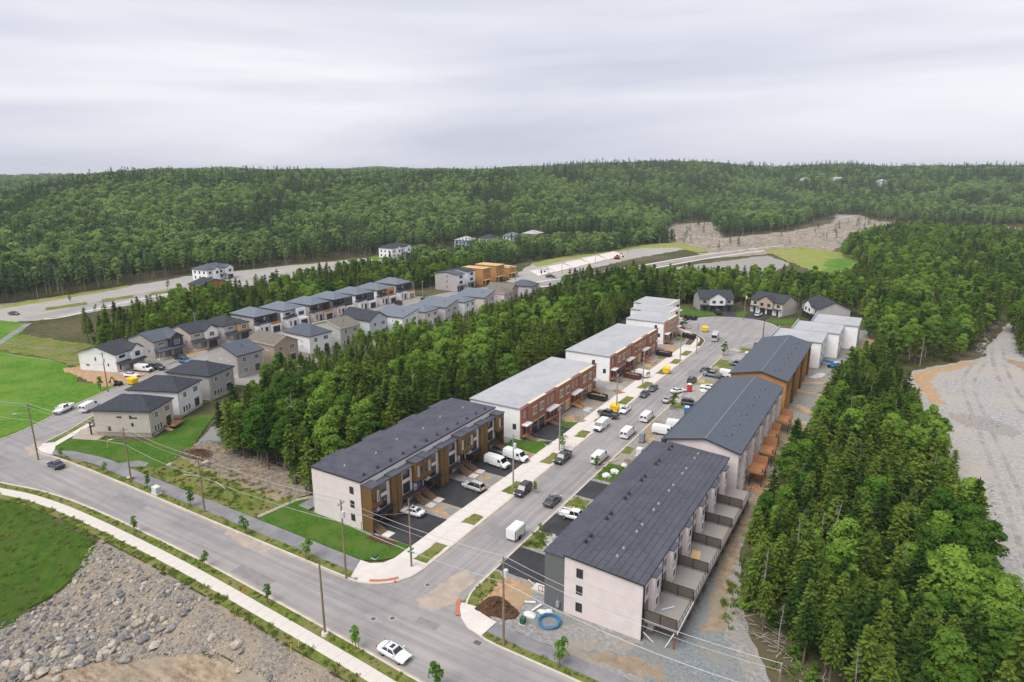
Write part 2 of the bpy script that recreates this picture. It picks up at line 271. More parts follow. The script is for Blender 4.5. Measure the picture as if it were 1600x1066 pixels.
# ------------------------------------------------------------------ mesh helpers
class MB:
    def __init__(s): s.v, s.f = [], []
    def add(s, vs, fs):
        k = len(s.v); s.v += [tuple(v) for v in vs]; s.f += [tuple(k + i for i in f) for f in fs]; return s
    def box(s, x0, x1, y0, y1, z0, z1):
        return s.add([(x0, y0, z0), (x1, y0, z0), (x1, y1, z0), (x0, y1, z0), (x0, y0, z1), (x1, y0, z1), (x1, y1, z1), (x0, y1, z1)],
                     [(0, 3, 2, 1), (4, 5, 6, 7), (0, 1, 5, 4), (1, 2, 6, 5), (2, 3, 7, 6), (3, 0, 4, 7)])
    def bar(s, a, b, w, h=None, up=(0, 0, 1)):
        a, b = Vector(a), Vector(b); h = h or w
        d = (b - a).normalized(); u = Vector(up)
        if abs(d.dot(u)) > 0.98: u = Vector((1, 0, 0))
        r = d.cross(u).normalized() * w / 2; u = r.cross(d).normalized() * h / 2
        return s.add([a - r - u, a + r - u, a + r + u, a - r + u, b - r - u, b + r - u, b + r + u, b - r + u],
                     [(0, 1, 2, 3), (7, 6, 5, 4), (0, 4, 5, 1), (1, 5, 6, 2), (2, 6, 7, 3), (3, 7, 4, 0)])
    def tube(s, pts, rads, n=6):
        pts = [Vector(p) for p in pts]
        if not hasattr(rads, '__len__'): rads = [rads] * len(pts)
        k = len(s.v)
        for i, p in enumerate(pts):
            d = (pts[min(i + 1, len(pts) - 1)] - pts[max(i - 1, 0)]).normalized()
            u = Vector((1, 0, 0)) if abs(d.x) < 0.9 else Vector((0, 1, 0))
            r = d.cross(u).normalized(); u = r.cross(d)
            for j in range(n):
                a = 2 * pi * j / n
                s.v.append(tuple(p + (r * cos(a) + u * sin(a)) * rads[i]))
        for i in range(len(pts) - 1):
            for j in range(n):
                a, b = k + i * n + j, k + i * n + (j + 1) % n
                s.f.append((a, b, b + n, a + n))
        s.f.append(tuple(k + j for j in reversed(range(n)))); s.f.append(tuple(k + (len(pts) - 1) * n + j for j in range(n)))
        return s
    def prism(s, poly, z0, z1, bottom=True):
        """poly: list of (x, y), counter-clockwise or not; z1 may be a function"""
        n = len(poly)
        zt = [z1(p) if callable(z1) else z1 for p in poly]
        k = len(s.v)
        s.v += [(p[0], p[1], z) for p, z in zip(poly, zt)] + [(p[0], p[1], z0) for p in poly]
        area = sum(poly[i][0] * poly[(i + 1) % n][1] - poly[(i + 1) % n][0] * poly[i][1] for i in range(n))
        tris = tessellate_polygon([[Vector((p[0], p[1], 0)) for p in poly]])
        for t in tris:
            a, b, c = [Vector((*poly[i][:2], 0)) for i in t]
            t = t if (b - a).cross(c - a).z > 0 else t[::-1]
            s.f.append(tuple(k + i for i in t))
            if bottom: s.f.append(tuple(k + n + i for i in t[::-1]))
        for i in range(n):
            j = (i + 1) % n
            q = (k + i, k + n + i, k + n + j, k + j)
            s.f.append(q if area > 0 else q[::-1])
        return s
    def extrude_y(s, prof, y0, y1):
        """prof: (x, z) outline"""
        n = len(prof); k = len(s.v)
        s.v += [(p[0], y0, p[1]) for p in prof] + [(p[0], y1, p[1]) for p in prof]
        for t in tessellate_polygon([[Vector((p[0], p[1], 0)) for p in prof]]):
            a, b, c = [Vector((*prof[i], 0)) for i in t]
            t = t if (b - a).cross(c - a).z > 0 else t[::-1]
            s.f.append(tuple(k + i for i in t)); s.f.append(tuple(k + n + i for i in t[::-1]))
        ar = sum(prof[i][0] * prof[(i + 1) % n][1] - prof[(i + 1) % n][0] * prof[i][1] for i in range(n))
        for i in range(n):
            j = (i + 1) % n; q = (k + i, k + n + i, k + n + j, k + j)
            s.f.append(q if ar > 0 else q[::-1])
        return s
    def mesh(s, name, m, smooth=False):
        me = bpy.data.meshes.new(name); me.from_pydata(s.v, [], s.f)
        if m: me.materials.append(M[m] if isinstance(m, str) else m)
        if smooth: me.polygons.foreach_set('use_smooth', [True] * len(me.polygons))
        me.update(); return me
    def build(s, name, m, parent=None, loc=None, rz=None, smooth=False):
        return link(name, s.mesh(name, m, smooth), parent, loc, rz)

def link(name, data, parent=None, loc=None, rz=None):
    o = bpy.data.objects.new(name, data); C.objects.link(o)
    if parent: o.parent = parent
    if loc is not None: o.location = loc
    if rz is not None: o.rotation_euler[2] = rz
    return o
def tag(o, label=None, cat=None, group=None, kind=None):
    if label: o['label'] = label
    if cat: o['category'] = cat
    if group: o['group'] = group
    if kind: o['kind'] = kind
    return o
def thing(name, label, cat, loc=(0, 0, 0), rz=0, group=None):
    return tag(link(name, None, None, loc, rz), label, cat, group)
def copy_tree(o, parent=None):
    c = o.copy(); C.objects.link(c)
    if parent: c.parent = parent
    for ch in o.children: copy_tree(ch, c)
    return c
def mb(): return MB()

def ragged(poly, step=1.2, amp=0.35, seed=1):
    r = random.Random(seed); out = []
    n = len(poly)
    for i in range(n):
        a, b = Vector(poly[i][:2]), Vector(poly[(i + 1) % n][:2])
        k = max(1, int((b - a).length / step)); nn = Vector((-(b - a).y, (b - a).x)).normalized() if (b - a).length > 0 else Vector((0, 0))
        for j in range(k):
            p = a + (b - a) * (j / k) + nn * r.uniform(-amp, amp)
            out.append((p.x, p.y))
    return out
def px_poly(pts): return [tuple(P(*p)[:2]) for p in pts]
def sheet(name, poly, m, z, rag=None, seed=1, skirt=0.15, kind='structure', label=None, parent=None):
    if rag: poly = ragged(poly, rag[0], rag[1], seed)
    o = mb().prism(poly, z - skirt, z, bottom=False).build(name, m, parent)
    if not parent: tag(o, label, None, None, kind)
    return o
def inside(p, poly):
    x, y = p[0], p[1]; r = False; n = len(poly)
    for i in range(n):
        x0, y0, x1, y1 = *poly[i][:2], *poly[(i + 1) % n][:2]
        if (y0 > y) != (y1 > y) and x < (x1 - x0) * (y - y0) / (y1 - y0) + x0: r = not r
    return r
def inside_np(pts, poly):
    x, y = pts[:, 0], pts[:, 1]; r = np.zeros(len(pts), bool); n = len(poly)
    for i in range(n):
        x0, y0, x1, y1 = *poly[i][:2], *poly[(i + 1) % n][:2]
        if y0 == y1: continue
        c = ((y0 > y) != (y1 > y)) & (x < (x1 - x0) * (y - y0) / (y1 - y0) + x0)
        r ^= c
    return r
# ------------------------------------------------------------------ terrain: flat where the estate stands, wooded hills behind, a pit by the sidewalk
_az = [-180, -60, -45, -38, -36, -34, -32, -30.5, -28, -25, -20, -12, -5, 0, 2.6, 5, 7.8, 11.5, 15.3, 18.6, 20.9, 23, 25, 26.5, 28.6, 32, 36, 42, 60, 180]
_d0 = [420, 420, 412, 412, 410, 405, 405, 408, 415, 430, 440, 470, 510, 550, 590, 640, 670, 700, 860, 980, 1020, 1040, 1040, 1020, 980, 940, 920, 880, 800, 800]
_hr = [16, 18, 19, 21, 23, 29, 35, 39, 40.5, 41, 41, 41, 41.5, 43, 47, 52, 57, 61, 59, 50, 46, 50, 55, 54, 46, 47, 48, 47, 40, 30]
_d1 = [950, 950, 950, 950, 930, 920, 920, 930, 940, 950, 960, 1000, 1040, 1080, 1150, 1280, 1380, 1450, 1520, 1560, 1600, 1620, 1650, 1650, 1650, 1620, 1600, 1600, 1600, 1600]
_h2 = [22, 22, 22, 22, 22, 23, 26, 32, 38, 40, 41, 42, 43, 45, 46, 46, 46, 46, 46, 46, 47, 48, 48, 48, 48, 49, 49, 49, 45, 40]
def smooth(t):
    t = np.clip(t, 0, 1); return t * t * (3 - 2 * t)
def pit_depth(X, Y):
    # ground falls away from the near sidewalk to a dirt floor
    edge = np.interp(X, [-120, -92, -79, -62, -34, -12, 3, 40], [40, 47.2, 49.6, 49.4, 49.0, 47.7, 46.7, 45])
    s = edge - Y
    w = np.interp(X, [-75, -57, -50, 20, 45], [0.35, 0.55, 1, 1, 0.6])
    return -3.6 * w * smooth((s - 1.2) / 10.5) * smooth((s + 0.0) / 0.4)
def height_at(X, Y):
    X = np.asarray(X, float); Y = np.asarray(Y, float)
    dx = X - CAM_X
    a, b = dx * cos(HEADING) + Y * sin(HEADING), -dx * sin(HEADING) + Y * cos(HEADING)
    az = np.degrees(np.arctan2(a, b)); D = np.hypot(a, b)
    d0, d1, hr, h2 = (np.interp(az, _az, t) for t in (_d0, _d1, _hr, _h2))
    z = hr * smooth((D - d0) / (d1 - d0)) * (1 + 0.03 * np.sin(X * 0.011 + Y * 0.007) * smooth((D - d0) / 300))
    z = z + (h2 + 3 * np.sin(az * 0.45) + 2.5 * np.sin(az * 1.1 + 1) - hr) * smooth((D - 1.15 * d1) / (1500))
    z = z + 2.0 * np.sin(X * 0.02) * np.sin(Y * 0.017) * smooth((D - d0 - 140) / 250)
    z = np.where(D < 330, pit_depth(X, Y), z)
    z = z - np.clip((D - 4200) / 5000, 0, 1) * 40
    return z
def build_terrain():
    az = np.radians(np.concatenate([np.arange(-180, -60, 6), np.arange(-60, 60.01, 0.75), np.arange(66, 180, 6)]))
    rad = np.concatenate([[4, 12, 22, 30], np.arange(34, 126, 1.5), np.geomspace(128, 320, 14), np.geomspace(340, 2600, 70), np.geomspace(2800, 9500, 16)])
    A, R_ = np.meshgrid(az, rad)
    a, b = np.sin(A) * R_, np.cos(A) * R_
    X = a * cos(HEADING) - b * sin(HEADING) + CAM_X; Y = a * sin(HEADING) + b * cos(HEADING)
    Z = height_at(X, Y) - 0.18
    n, m = len(rad), len(az)
    V = [(float(x), float(y), float(z)) for x, y, z in zip(X.ravel(), Y.ravel(), Z.ravel())]
    F = [(i * m + j, i * m + (j + 1) % m, (i + 1) * m + (j + 1) % m, (i + 1) * m + j) for i in range(n - 1) for j in range(m)]
    F = [f[::-1] for f in F]
    V.append((CAM_X, 0, -0.18)); F += [(len(V) - 1, (j + 1) % m, j) for j in range(m)]
    o = mb(); o.v, o.f = V, F
    return tag(o.build('ground', 'terrain', smooth=True), kind='structure')
build_terrain()

def offset_line(pts, d):
    out = []
    for i, p in enumerate(pts):
        a = Vector(pts[max(i - 1, 0)]); b = Vector(pts[min(i + 1, len(pts) - 1)])
        t = (b - a).normalized(); out.append((p[0] - t.y * d, p[1] + t.x * d))
    return out
def strip(name, pts, d0, d1, z0, z1, m, kind='structure', label=None, parent=None):
    """a band of ground between two offsets of a line, with sides"""
    L0, L1 = offset_line(pts, d0), offset_line(pts, d1)
    b = mb()
    for i in range(len(pts) - 1):
        q = [L0[i], L0[i + 1], L1[i + 1], L1[i]]
        b.add([(*p, z1) for p in q] + [(*p, z0) for p in q], [(0, 1, 2, 3), (0, 4, 5, 1), (2, 6, 7, 3)] if d1 > d0 else [(3, 2, 1, 0), (1, 5, 4, 0), (3, 7, 6, 2)])
    q0, q1 = (L0[0], L1[0]), (L0[-1], L1[-1])
    for a, c in (q0, q1): b.add([(*a, z0), (*c, z0), (*c, z1), (*a, z1)], [(0, 1, 2, 3)])
    o = b.build(name, m, parent)
    if not parent: tag(o, label, None, None, kind)
    return o
def arc(cx, cy, r, a0, a1, n=10): return [(cx + r * cos(radians(a0 + (a1 - a0) * i / n)), cy + r * sin(radians(a0 + (a1 - a0) * i / n))) for i in range(n + 1)]
def smooth_line(pts, n=4):
    out = []
    for i in range(len(pts) - 1):
        p0, p1, p2, p3 = (Vector(pts[max(0, min(len(pts) - 1, i + k))]) for k in (-1, 0, 1, 2))
        for j in range(n):
            t = j / n
            out.append(tuple(0.5 * (2 * p1 + (p2 - p0) * t + (2 * p0 - 5 * p1 + 4 * p2 - p3) * t * t + (3 * p1 - p0 - 3 * p2 + p3) * t ** 3)))
    return out + [tuple(pts[-1])]

ZR = -0.12            # road surface; kerb tops and verges stand above it
near_kerb = smooth_line([(-150, 40), (-118, 46), (-95.4, 50.3), (-83, 53), (-67, 54.2), (-39, 54.2), (-15.5, 53.2), (0, 52.4), (10, 51.8), (40, 50.6), (75, 49.5)])
far_left = smooth_line([(-150, 52), (-128, 54.5), (-119.5, 58.2)])
far_mid = smooth_line([(-103.5, 61.2), (-96, 62.0), (-80, 62.4), (-52, 62.4), (-20, 62.4), (-12.5, 62.5)], 3)
cor_l = arc(-12.5, 70.3, 7.85, -90, 0, 8)
kerb_l = cor_l + [(-4.65, 80), (-4.65, 110), (-4.65, 140), (-4.65, 180), (-4.65, 222)] + smooth_line([(-4.65, 226), (-6, 236), (-11, 243), (-17.5, 250), (-20.6, 261), (-19, 270), (-14, 277), (-5, 280.5), (4, 280), (10.5, 275), (14, 266), (14, 256), (11.5, 246), (7.5, 236), (4.9, 226)])
kerb_r = [(4.65, 222), (4.65, 180), (4.65, 140), (4.65, 110), (4.65, 80)] + [(4.65, 71)] + arc(14.0, 71, 9.35, 180, 270, 8)
far_right = [(14.0, 61.65), (24, 61.5), (45, 60.8), (80, 59.5)]
street2_l = smooth_line([(-119.5, 58.2), (-122, 66.5), (-127, 76), (-131, 84), (-135.5, 95), (-139.5, 108), (-144.5, 120), (-145.5, 140), (-145.5, 200), (-144.5, 262), (-134, 292)])
street2_r = smooth_line([(-103.5, 61.2), (-107, 61.8), (-109.2, 64), (-112.5, 70.7), (-117.5, 79), (-121.5, 86), (-126, 97), (-130, 109), (-134.5, 121), (-135.5, 140), (-135.5, 200), (-134, 256), (-122, 286)])
road_poly = near_kerb + [(80, 59.5)] + far_right[::-1][1:] + kerb_r[::-1][1:]
road_poly = near_kerb + far_right[::-1] + kerb_r[::-1][1:] + kerb_l[::-1] + far_mid[::-1][1:] + street2_r[1:] + street2_l[::-1] + far_left[::-1][1:]
sheet('road', road_poly, 'asphalt', ZR, skirt=0.04)

def kerb(pts, side): return strip('kerb', pts, 0.0, 0.32 * side, ZR - 0.05, 0.02, 'kerb')
kerb(near_kerb, -1); kerb(far_left, 1); kerb(far_mid + kerb_l[0:0], 1); kerb(kerb_l, 1); kerb(kerb_r, 1); kerb(far_right, 1); kerb(street2_l, 1); kerb(street2_r, -1)
# kerb seams in front of the driveways are pale gutter bands
for pts, s in ((near_kerb, 1), (kerb_r[:6], -1), (kerb_l[8:14], -1), (far_mid, -1)):
    strip('gutter', pts, 0.0, 0.34 * s, ZR - 0.03, ZR + 0.006, 'sand_stain')

# near side: verge, sidewalk, rough edge
strip('verge', near_kerb, -0.32, -1.75, -0.12, 0.0, 'rough_grass')
walk = tag(strip('sidewalk', near_kerb, -1.75, -3.7, -0.12, 0.004, 'kerb'), kind='structure')
def slabs(parent, line, d0, d1, z, length=1.8, gap=0.025, m='concrete'):
    """one slab after the other along a line, joints between"""
    pts = [Vector(p) for p in line]; cum = [0.0]
    for i in range(1, len(pts)): cum.append(cum[-1] + (pts[i] - pts[i - 1]).length)
    def at(t):
        i = max(0, min(len(pts) - 2, int(np.searchsorted(cum, t) - 1))); k = (t - cum[i]) / max(1e-6, cum[i + 1] - cum[i])
        p = pts[i].lerp(pts[i + 1], k); d = (pts[i + 1] - pts[i]).normalized(); return p, Vector((-d.y, d.x))
    t = 0.0; r = random.Random(3)
    while t + length < cum[-1]:
        (a, na), (b, nb) = at(t + gap), at(t + length - gap)
        mid = (a + b) / 2
        x, y, fw = PX(mid.x, mid.y, 0)
        if -80 < x < 1680 and fw > 5 and y < 1120:
            q = [a + na * d0, b + nb * d0, b + nb * d1, a + na * d1]
            q = [(v.x - mid.x, v.y - mid.y) for v in q]
            mb().prism(q, -0.06, r.uniform(0, 0.008)).build('slab', m, parent, (mid.x, mid.y, z))
        t += length
slabs(walk, near_kerb, -1.78, -3.67, 0.018)
strip('verge', near_kerb, -3.7, -5.0, -0.14, -0.002, 'rough_grass')

# far side: verge, multi-use path
far_line = [(-101, 61.6), (-96, 62.0), (-80, 62.4), (-52, 62.4), (-20, 62.4), (-11.5, 62.4)]
strip('verge', far_line, 0.32, 1.75, -0.12, 0.0, 'rough_grass')
strip('footpath', smooth_line([(-102.5, 61.6), (-97, 63.0), (-88, 64.4), (-80, 64.3), (-52, 64.2), (-20, 64.2), (-10.5, 64.2)]), 0.0, 2.9, -0.12, 0.006, 'path_asphalt')
sheet('footpath_spur', [(-84, 67.0), (-80.5, 67.0), (-77.5, 69.3), (-78.5, 70.6), (-81.5, 70.2)], 'path_asphalt', 0.045)
far_line2 = [(11.3, 62.1), (14, 61.65), (24, 61.5), (45, 60.8), (70, 59.9)]
strip('verge', far_line2, 0.32, 1.45, -0.12, 0.0, 'rough_grass')
strip('footpath', [(11.6, 63.4), (14, 63.15), (24, 63.0), (45, 62.3), (70, 61.4)], 0.0, 2.2, -0.12, 0.006, 'path_asphalt')

# street sidewalk on the brown and brick townhouse side: concrete from kerb to yards with grass islands
sw = tag(strip('sidewalk', [(-4.97, 70.3), (-4.97, 226)], 0, 5.6, -0.12, 0.004, 'kerb'), kind='structure')
slabs(sw, [(-4.97, 71), (-4.97, 224)], 0.02, 2.85, 0.014, 2.2)
slabs(sw, [(-4.97, 71), (-4.97, 224)], 2.9, 5.55, 0.014, 2.2)
cl = offset_line(arc(-12.5, 70.3, 7.85, -90, 0, 8), 0.32)
sheet('sidewalk_corner', [(-12.9, 62.95)] + cl[1:] + [(-10.55, 71), (-10.55, 70.2), (-11.2, 68.4), (-12.9, 67.2), (-14.8, 67.1)], 'concrete', 0.024)
walk3 = [(-8.6, 226)] + [(p[0], p[1]) for p in offset_line(smooth_line([(-6.2, 226), (-8, 237), (-13, 244.5), (-19.5, 251), (-22.8, 261), (-21, 272)]), 0)]
strip('sidewalk', smooth_line([(-6.6, 224), (-7.8, 236), (-13.2, 244), (-19.8, 251), (-22.4, 261), (-21.4, 271)]), 0, 1.8, -0.12, 0.012, 'concrete')
for k, (y0, y1) in enumerate([(71.5, 77.5), (84.8, 88.4), (98, 103.5), (113.5, 119.5), (130, 134.5), (141, 147.5), (156, 163), (171, 178), (187, 193), (200, 206), (211, 218)]):
    sheet('grass_island', [(-7.8, y0), (-5.3, y0 + .3), (-5.3, y1), (-7.6, y1)], 'rough_grass', 0.034, rag=(0.7, 0.16), seed=k)
# tactile plates at the corner ramps
def plate(name, cx, cy, r, a0, a1, label):
    t = thing(name, label, 'tactile plate')
    inn, out = arc(cx, cy, r, a0, a1, 5), arc(cx, cy, r + 0.65, a0, a1, 5)
    for i in range(5):
        q = [inn[i], inn[i + 1], out[i + 1], out[i]]; c = Vector(q[0]).lerp(Vector(q[2]), .5)
        mb().prism([tuple(Vector(p).lerp(c, .04)) for p in q], 0.0, 0.05).build('plate', 'tactile', t)
plate('tactile_plate', -12.5, 70.3, 6.75, -68, -32, 'rust red tactile plates at the corner ramp below the street sign')
plate('tactile_plate', 14.0, 71, 10.0, 202, 222, 'rust red tactile plates at the corner ramp by the mulch heap')

# ---- yards in front of the townhouses (left row)
sheet('yard', [(-33, 64.5), (-33, 268), (-24, 268), (-23, 255), (-12, 240), (-10.4, 226), (-10.4, 64.5)][1:] + [(-10.4, 73.0), (-33, 73.0)], 'gravel', -0.02, rag=(1.5, 0.2))
sheet('lawn', [(-40.5, 67.2), (-14.5, 67.25), (-12.2, 68.5), (-10.7, 70.4), (-10.6, 74.3), (-13.5, 74.2), (-18.0, 73.6), (-34, 73.9), (-37.5, 78.5), (-39.5, 75)], 'lawn', 0.03, rag=(0.6, 0.07))
sheet('planting_bed', [(-18.6, 72.2), (-13.0, 72.6), (-12.8, 74.0), (-18.4, 73.8)], 'mulch', 0.04, rag=(0.4, 0.1))
for k, (y0, y1) in enumerate([(74.4, 84.2), (89.0, 97.6), (103.8, 113.4)]):
    sheet('driveway', [(-20.4, y0), (-10.45, y0), (-10.45, y1), (-20.4, y1)], 'new_asphalt', 0.03, rag=(1.5, 0.05), seed=k)
for k, (y0, y1) in enumerate([(84.5, 88.7), (97.9, 103.5)]):
    sheet('dirt_patch', [(-15.0, y0 + .6), (-11.3, y0 + 0.3), (-10.5, y1 - 0.5), (-13.5, y1 - 0.3)], 'orange_dirt', 0.012, rag=(0.5, 0.3), seed=k + 5)
    sheet('stone_patch', [(-13.2, y0 + 1.9), (-11.0, y0 + 1.6), (-10.8, y1 - 0.6), (-12.6, y1 - 0.6)], 'blue_gravel', 0.022, rag=(0.4, 0.2), seed=k + 8)
sheet('lawn', [(-19, 117.2), (-10.5, 117.0), (-10.5, 125), (-14.5, 122.7), (-19, 122.5)], 'lawn', 0.02, rag=(0.6, 0.25), seed=4)
sheet('dirt_patch', [(-17.5, 114), (-10.6, 113.8), (-10.5, 117.3), (-17.5, 117.0)], 'dirt', 0.01, rag=(0.6, 0.3), seed=9)
sheet('driveway', [(-16.9, 124.5), (-10.45, 125.2), (-10.45, 134.2), (-16.9, 134.2)], 'new_asphalt', 0.03, rag=(1.5, 0.05), seed=7)
sheet('lawn', [(-14.8, 134.6), (-10.5, 134.4), (-10.5, 138.5), (-14.8, 136.8)], 'lawn', 0.02, rag=(0.5, 0.2), seed=6)
sheet('dirt_patch', [(-15, 137.4), (-10.6, 138.4), (-10.6, 143.5), (-14.4, 142)], 'orange_dirt', 0.008, rag=(0.6, 0.4), seed=11)
for k, (x, y, rx, ry, m) in enumerate([(-13, 155, 2.2, 4, 'dirt'), (-12.5, 180, 2, 5, 'dirt'), (-13, 168, 3, 3, 'quarry_gravel'), (-13, 196, 2.5, 4, 'dirt'), (-13.2, 217, 2.6, 4, 'orange_dirt'), (-14, 232, 2, 3, 'rough_grass'), (-12, 206, 1.6, 3, 'rough_grass'), (-12.2, 189, 1.3, 2.5, 'dry_grass')]):
    sheet('dirt_patch', [(x + rx * cos(t), y + ry * sin(t)) for t in np.linspace(0, 2 * pi, 9)[:-1]], m, 0.012 + 0.003 * k, rag=(0.6, 0.4), seed=k + 20)
# ---- yards (right row) and the track behind it
sheet('yard', [(4.95, 71.5), (8.5, 66.8), (12.2, 65.4), (40, 64.6), (47, 72), (40.5, 84), (36.5, 100), (36.4, 120), (37.5, 152), (41, 195), (45, 230), (50, 262), (52, 285), (44, 284), (14.4, 262), (11.8, 246), (7.9, 236), (4.95, 224)], 'gravel', -0.025, rag=(1.5, 0.3), seed=3)
sheet('crushed_stone', [(14.2, 67.6), (29.6, 66.6), (37, 65.5), (44, 71), (39, 79), (35.5, 92), (34.6, 112), (30.3, 114), (30.3, 71.9), (15.4, 71.9)], 'blue_gravel', -0.005, rag=(0.8, 0.5), seed=5)
sheet('dirt_patch', [(24, 66.2), (31, 66.0), (36, 67.2), (33.5, 69.2), (27, 68.2)], 'dirt', 0.008, rag=(0.6, 0.5), seed=6)
sheet('dirt_patch', [(17, 66.4), (23, 66.2), (29.2, 69), (29.4, 71.5), (22, 71.6)], 'gravel', 0.004, rag=(0.6, 0.5), seed=16)
sheet('dirt_track', [(36.6, 78), (39.0, 80), (36.8, 92), (36.0, 104), (36.2, 118), (34.0, 118), (34.2, 100), (35, 90)], 'dirt', 0.004, rag=(0.8, 0.45), seed=8)
sheet('dirt_track', [(31.8, 116), (36.5, 117), (37.4, 140), (39, 160), (35, 168), (32, 168)], 'dirt', -0.002, rag=(1, 0.7), seed=9)
sheet('dirt_patch', [(43.5, 244), (50, 258), (52, 282), (46, 280), (44, 266)], 'orange_dirt', 0.004, rag=(1, 0.7), seed=10)
for k, (y0, y1) in enumerate([(76.2, 83.4), (89.6, 96.2), (104.4, 111.4)]):
    sheet('driveway', [(4.98, y0), (15.4, y0), (15.4, y1), (4.98, y1)], 'new_asphalt', 0.025, rag=(1.5, 0.05), seed=k + 3)
for k, (x0, x1, y0, y1, m) in enumerate([(5.0, 7.8, 66.9, 75.6, 'rough_grass'), (7.2, 13.2, 68.0, 75.4, 'orange_dirt'), (5.1, 8.6, 84.2, 89.0, 'rough_grass'), (8.8, 12.5, 85, 89, 'dirt'), (5.2, 8.8, 97.6, 103.6, 'rough_grass'), (5.1, 9.4, 112.6, 121, 'lawn'), (9.8, 14, 118, 131, 'orange_dirt'), (5.1, 7, 127, 131, 'rough_grass'), (9.5, 14, 112, 116, 'dirt'),
        (5.1, 7.6, 138, 150, 'dirt'), (5.2, 7.6, 145, 148.5, 'dry_grass'), (5.1, 8.5, 161, 166, 'rough_grass'), (6, 13, 168, 182, 'quarry_gravel'), (5.1, 9, 183, 189, 'dry_grass'), (9, 13, 184, 190, 'dirt'), (5.1, 8.2, 196, 201, 'rough_grass'), (5.1, 11, 203, 213, 'rough_grass'), (8, 18, 214, 222, 'quarry_gravel'), (8, 13, 225, 232, 'rough_grass')]):
    sheet('ground_patch', [(x0, y0), (x1, y0 + .4), (x1 - .3, y1 - .5), (x0 + .1, y1)], m, 0.006 + 0.002 * k, rag=(0.7, 0.35), seed=40 + k)
sheet('sidewalk_corner', [(5.1, 66.6), (5.5, 65.6), (7.0, 63.9), (9.0, 62.6), (11.4, 62.2), (11.7, 65.6), (9.5, 66.0), (7.6, 67.0)], 'concrete', 0.032)
sheet('sand_stain', [(-1.0, 63.5), (2.5, 62.8), (4.2, 66), (3.5, 72), (1.0, 74), (-0.5, 68)], 'sand_stain', ZR + 0.004, rag=(0.6, 0.4), seed=2)
sheet('sand_stain', [(-41, 62.2), (-30, 62.2), (-29, 60.9), (-34, 60.0), (-40, 61.2)], 'sand_stain', ZR + 0.004, rag=(0.5, 0.35), seed=12)
sheet('sand_stain', [(-107.5, 62.6), (-103.5, 60.8), (-104.5, 59.6), (-110.5, 61), (-111.5, 65)], 'sand_stain', ZR + 0.004, rag=(0.5, 0.3), seed=14)
for k, q in enumerate([[(-2.2, 84), (1.2, 84), (1.1, 87), (-2.1, 87)], [(1.0, 118), (4.2, 118.2), (4.2, 124), (1.1, 124)], [(-4.2, 148), (-1.0, 148), (-1, 151), (-4.2, 151)], [(-30, 54.6), (-22, 54.4), (-22, 56.6), (-30, 56.8)], [(-70, 58.4), (-61, 58.4), (-61, 60.2), (-70, 60.2)], [(2, 60), (5.4, 60), (5.4, 61.4), (2, 61.4)], [(0.2, 190), (3.6, 190), (3.6, 197), (0.2, 197)], [(-3.9, 112.5), (-2.7, 112.5), (-2.6, 117.5), (-3.9, 117.5)]]):
    sheet('road_patch', q, 'asphalt_patch', ZR + 0.005, rag=(.8, .12), seed=60 + k, skirt=.01)
# gardens round the cul-de-sac
sheet('lawn', [(-31, 272), (-21.2, 272.5), (-15.5, 279), (-11, 281.6), (-15, 288), (-24, 286), (-30, 292)], 'lawn', 0.01, rag=(0.8, 0.2), seed=3)
sheet('lawn', [(-9, 282.3), (-2.5, 282), (-3, 296), (-6, 293)], 'lawn', 0.012, rag=(0.8, 0.2), seed=4)
sheet('lawn', [(6, 281), (12, 276), (24, 286), (16, 290)], 'lawn', 0.014, rag=(0.8, 0.2), seed=5)
sheet('driveway', [(-15.2, 287.4), (-11, 281.2), (-5, 281.0), (-8.2, 292)], 'new_asphalt', 0.02)
sheet('driveway', [(-2.4, 295.5), (-1.6, 281.0), (5.5, 280.6), (6.6, 292)], 'new_asphalt', 0.022)
# ---- left part
sheet('meadow', [(-119.9, 58.6), (-150, 52.4), (-260, 50), (-262, 96), (-200, 97), (-186, 99.5), (-175, 100), (-160, 97), (-150, 92), (-138, 96), (-135.6, 94.5), (-131.4, 84), (-127.4, 76), (-122.4, 66.5)], 'meadow', 0.0, rag=(2, 0.3), seed=2)
sheet('rough_ground', [(-215, 97), (-186, 100), (-165, 100), (-163, 112), (-185, 118), (-230, 112)], 'rough_grass', -0.03, rag=(2, 1), seed=3)
sheet('meadow', [(-262, 97), (-216, 98), (-222, 106), (-246, 122), (-270, 118)], 'meadow', -0.01, rag=(2, 0.4), seed=4)
strip('footpath', [(-205, 90), (-218.5, 100.5), (-232, 111), (-247, 123)], 0, 2.6, -0.1, 0.02, 'path_asphalt')
sheet('dirt_patch', [(-168, 96), (-140, 93.5), (-136.8, 97), (-140.5, 108), (-150, 106), (-166, 104)], 'orange_dirt', 0.012, rag=(1.2, 0.7), seed=6)
sheet('yard', [(-157, 104), (-141, 108), (-145.9, 120), (-146.2, 250), (-157, 250)], 'gravel', -0.015, rag=(2, 0.3), seed=7)
sheet('dirt_patch', [(-155, 124), (-148, 126), (-147, 136), (-155, 138)], 'orange_dirt', 0.008, rag=(1, 0.6), seed=17)
sheet('yard', [(-134.9, 121), (-134.8, 256), (-100, 262), (-92, 200), (-104, 116), (-116, 112), (-129.4, 110)], 'gravel', -0.02, rag=(2, 0.3), seed=8)
sheet('lawn', [(-108.4, 64.6), (-104, 63.4), (-97, 66.2), (-88, 67.5), (-79, 67.5), (-74, 71.5), (-78, 80), (-84.5, 87.5), (-92, 96), (-97, 92), (-89, 77.5), (-103, 71.5), (-110.5, 71.5)], 'lawn', 0.025, rag=(0.7, 0.08), seed=8)
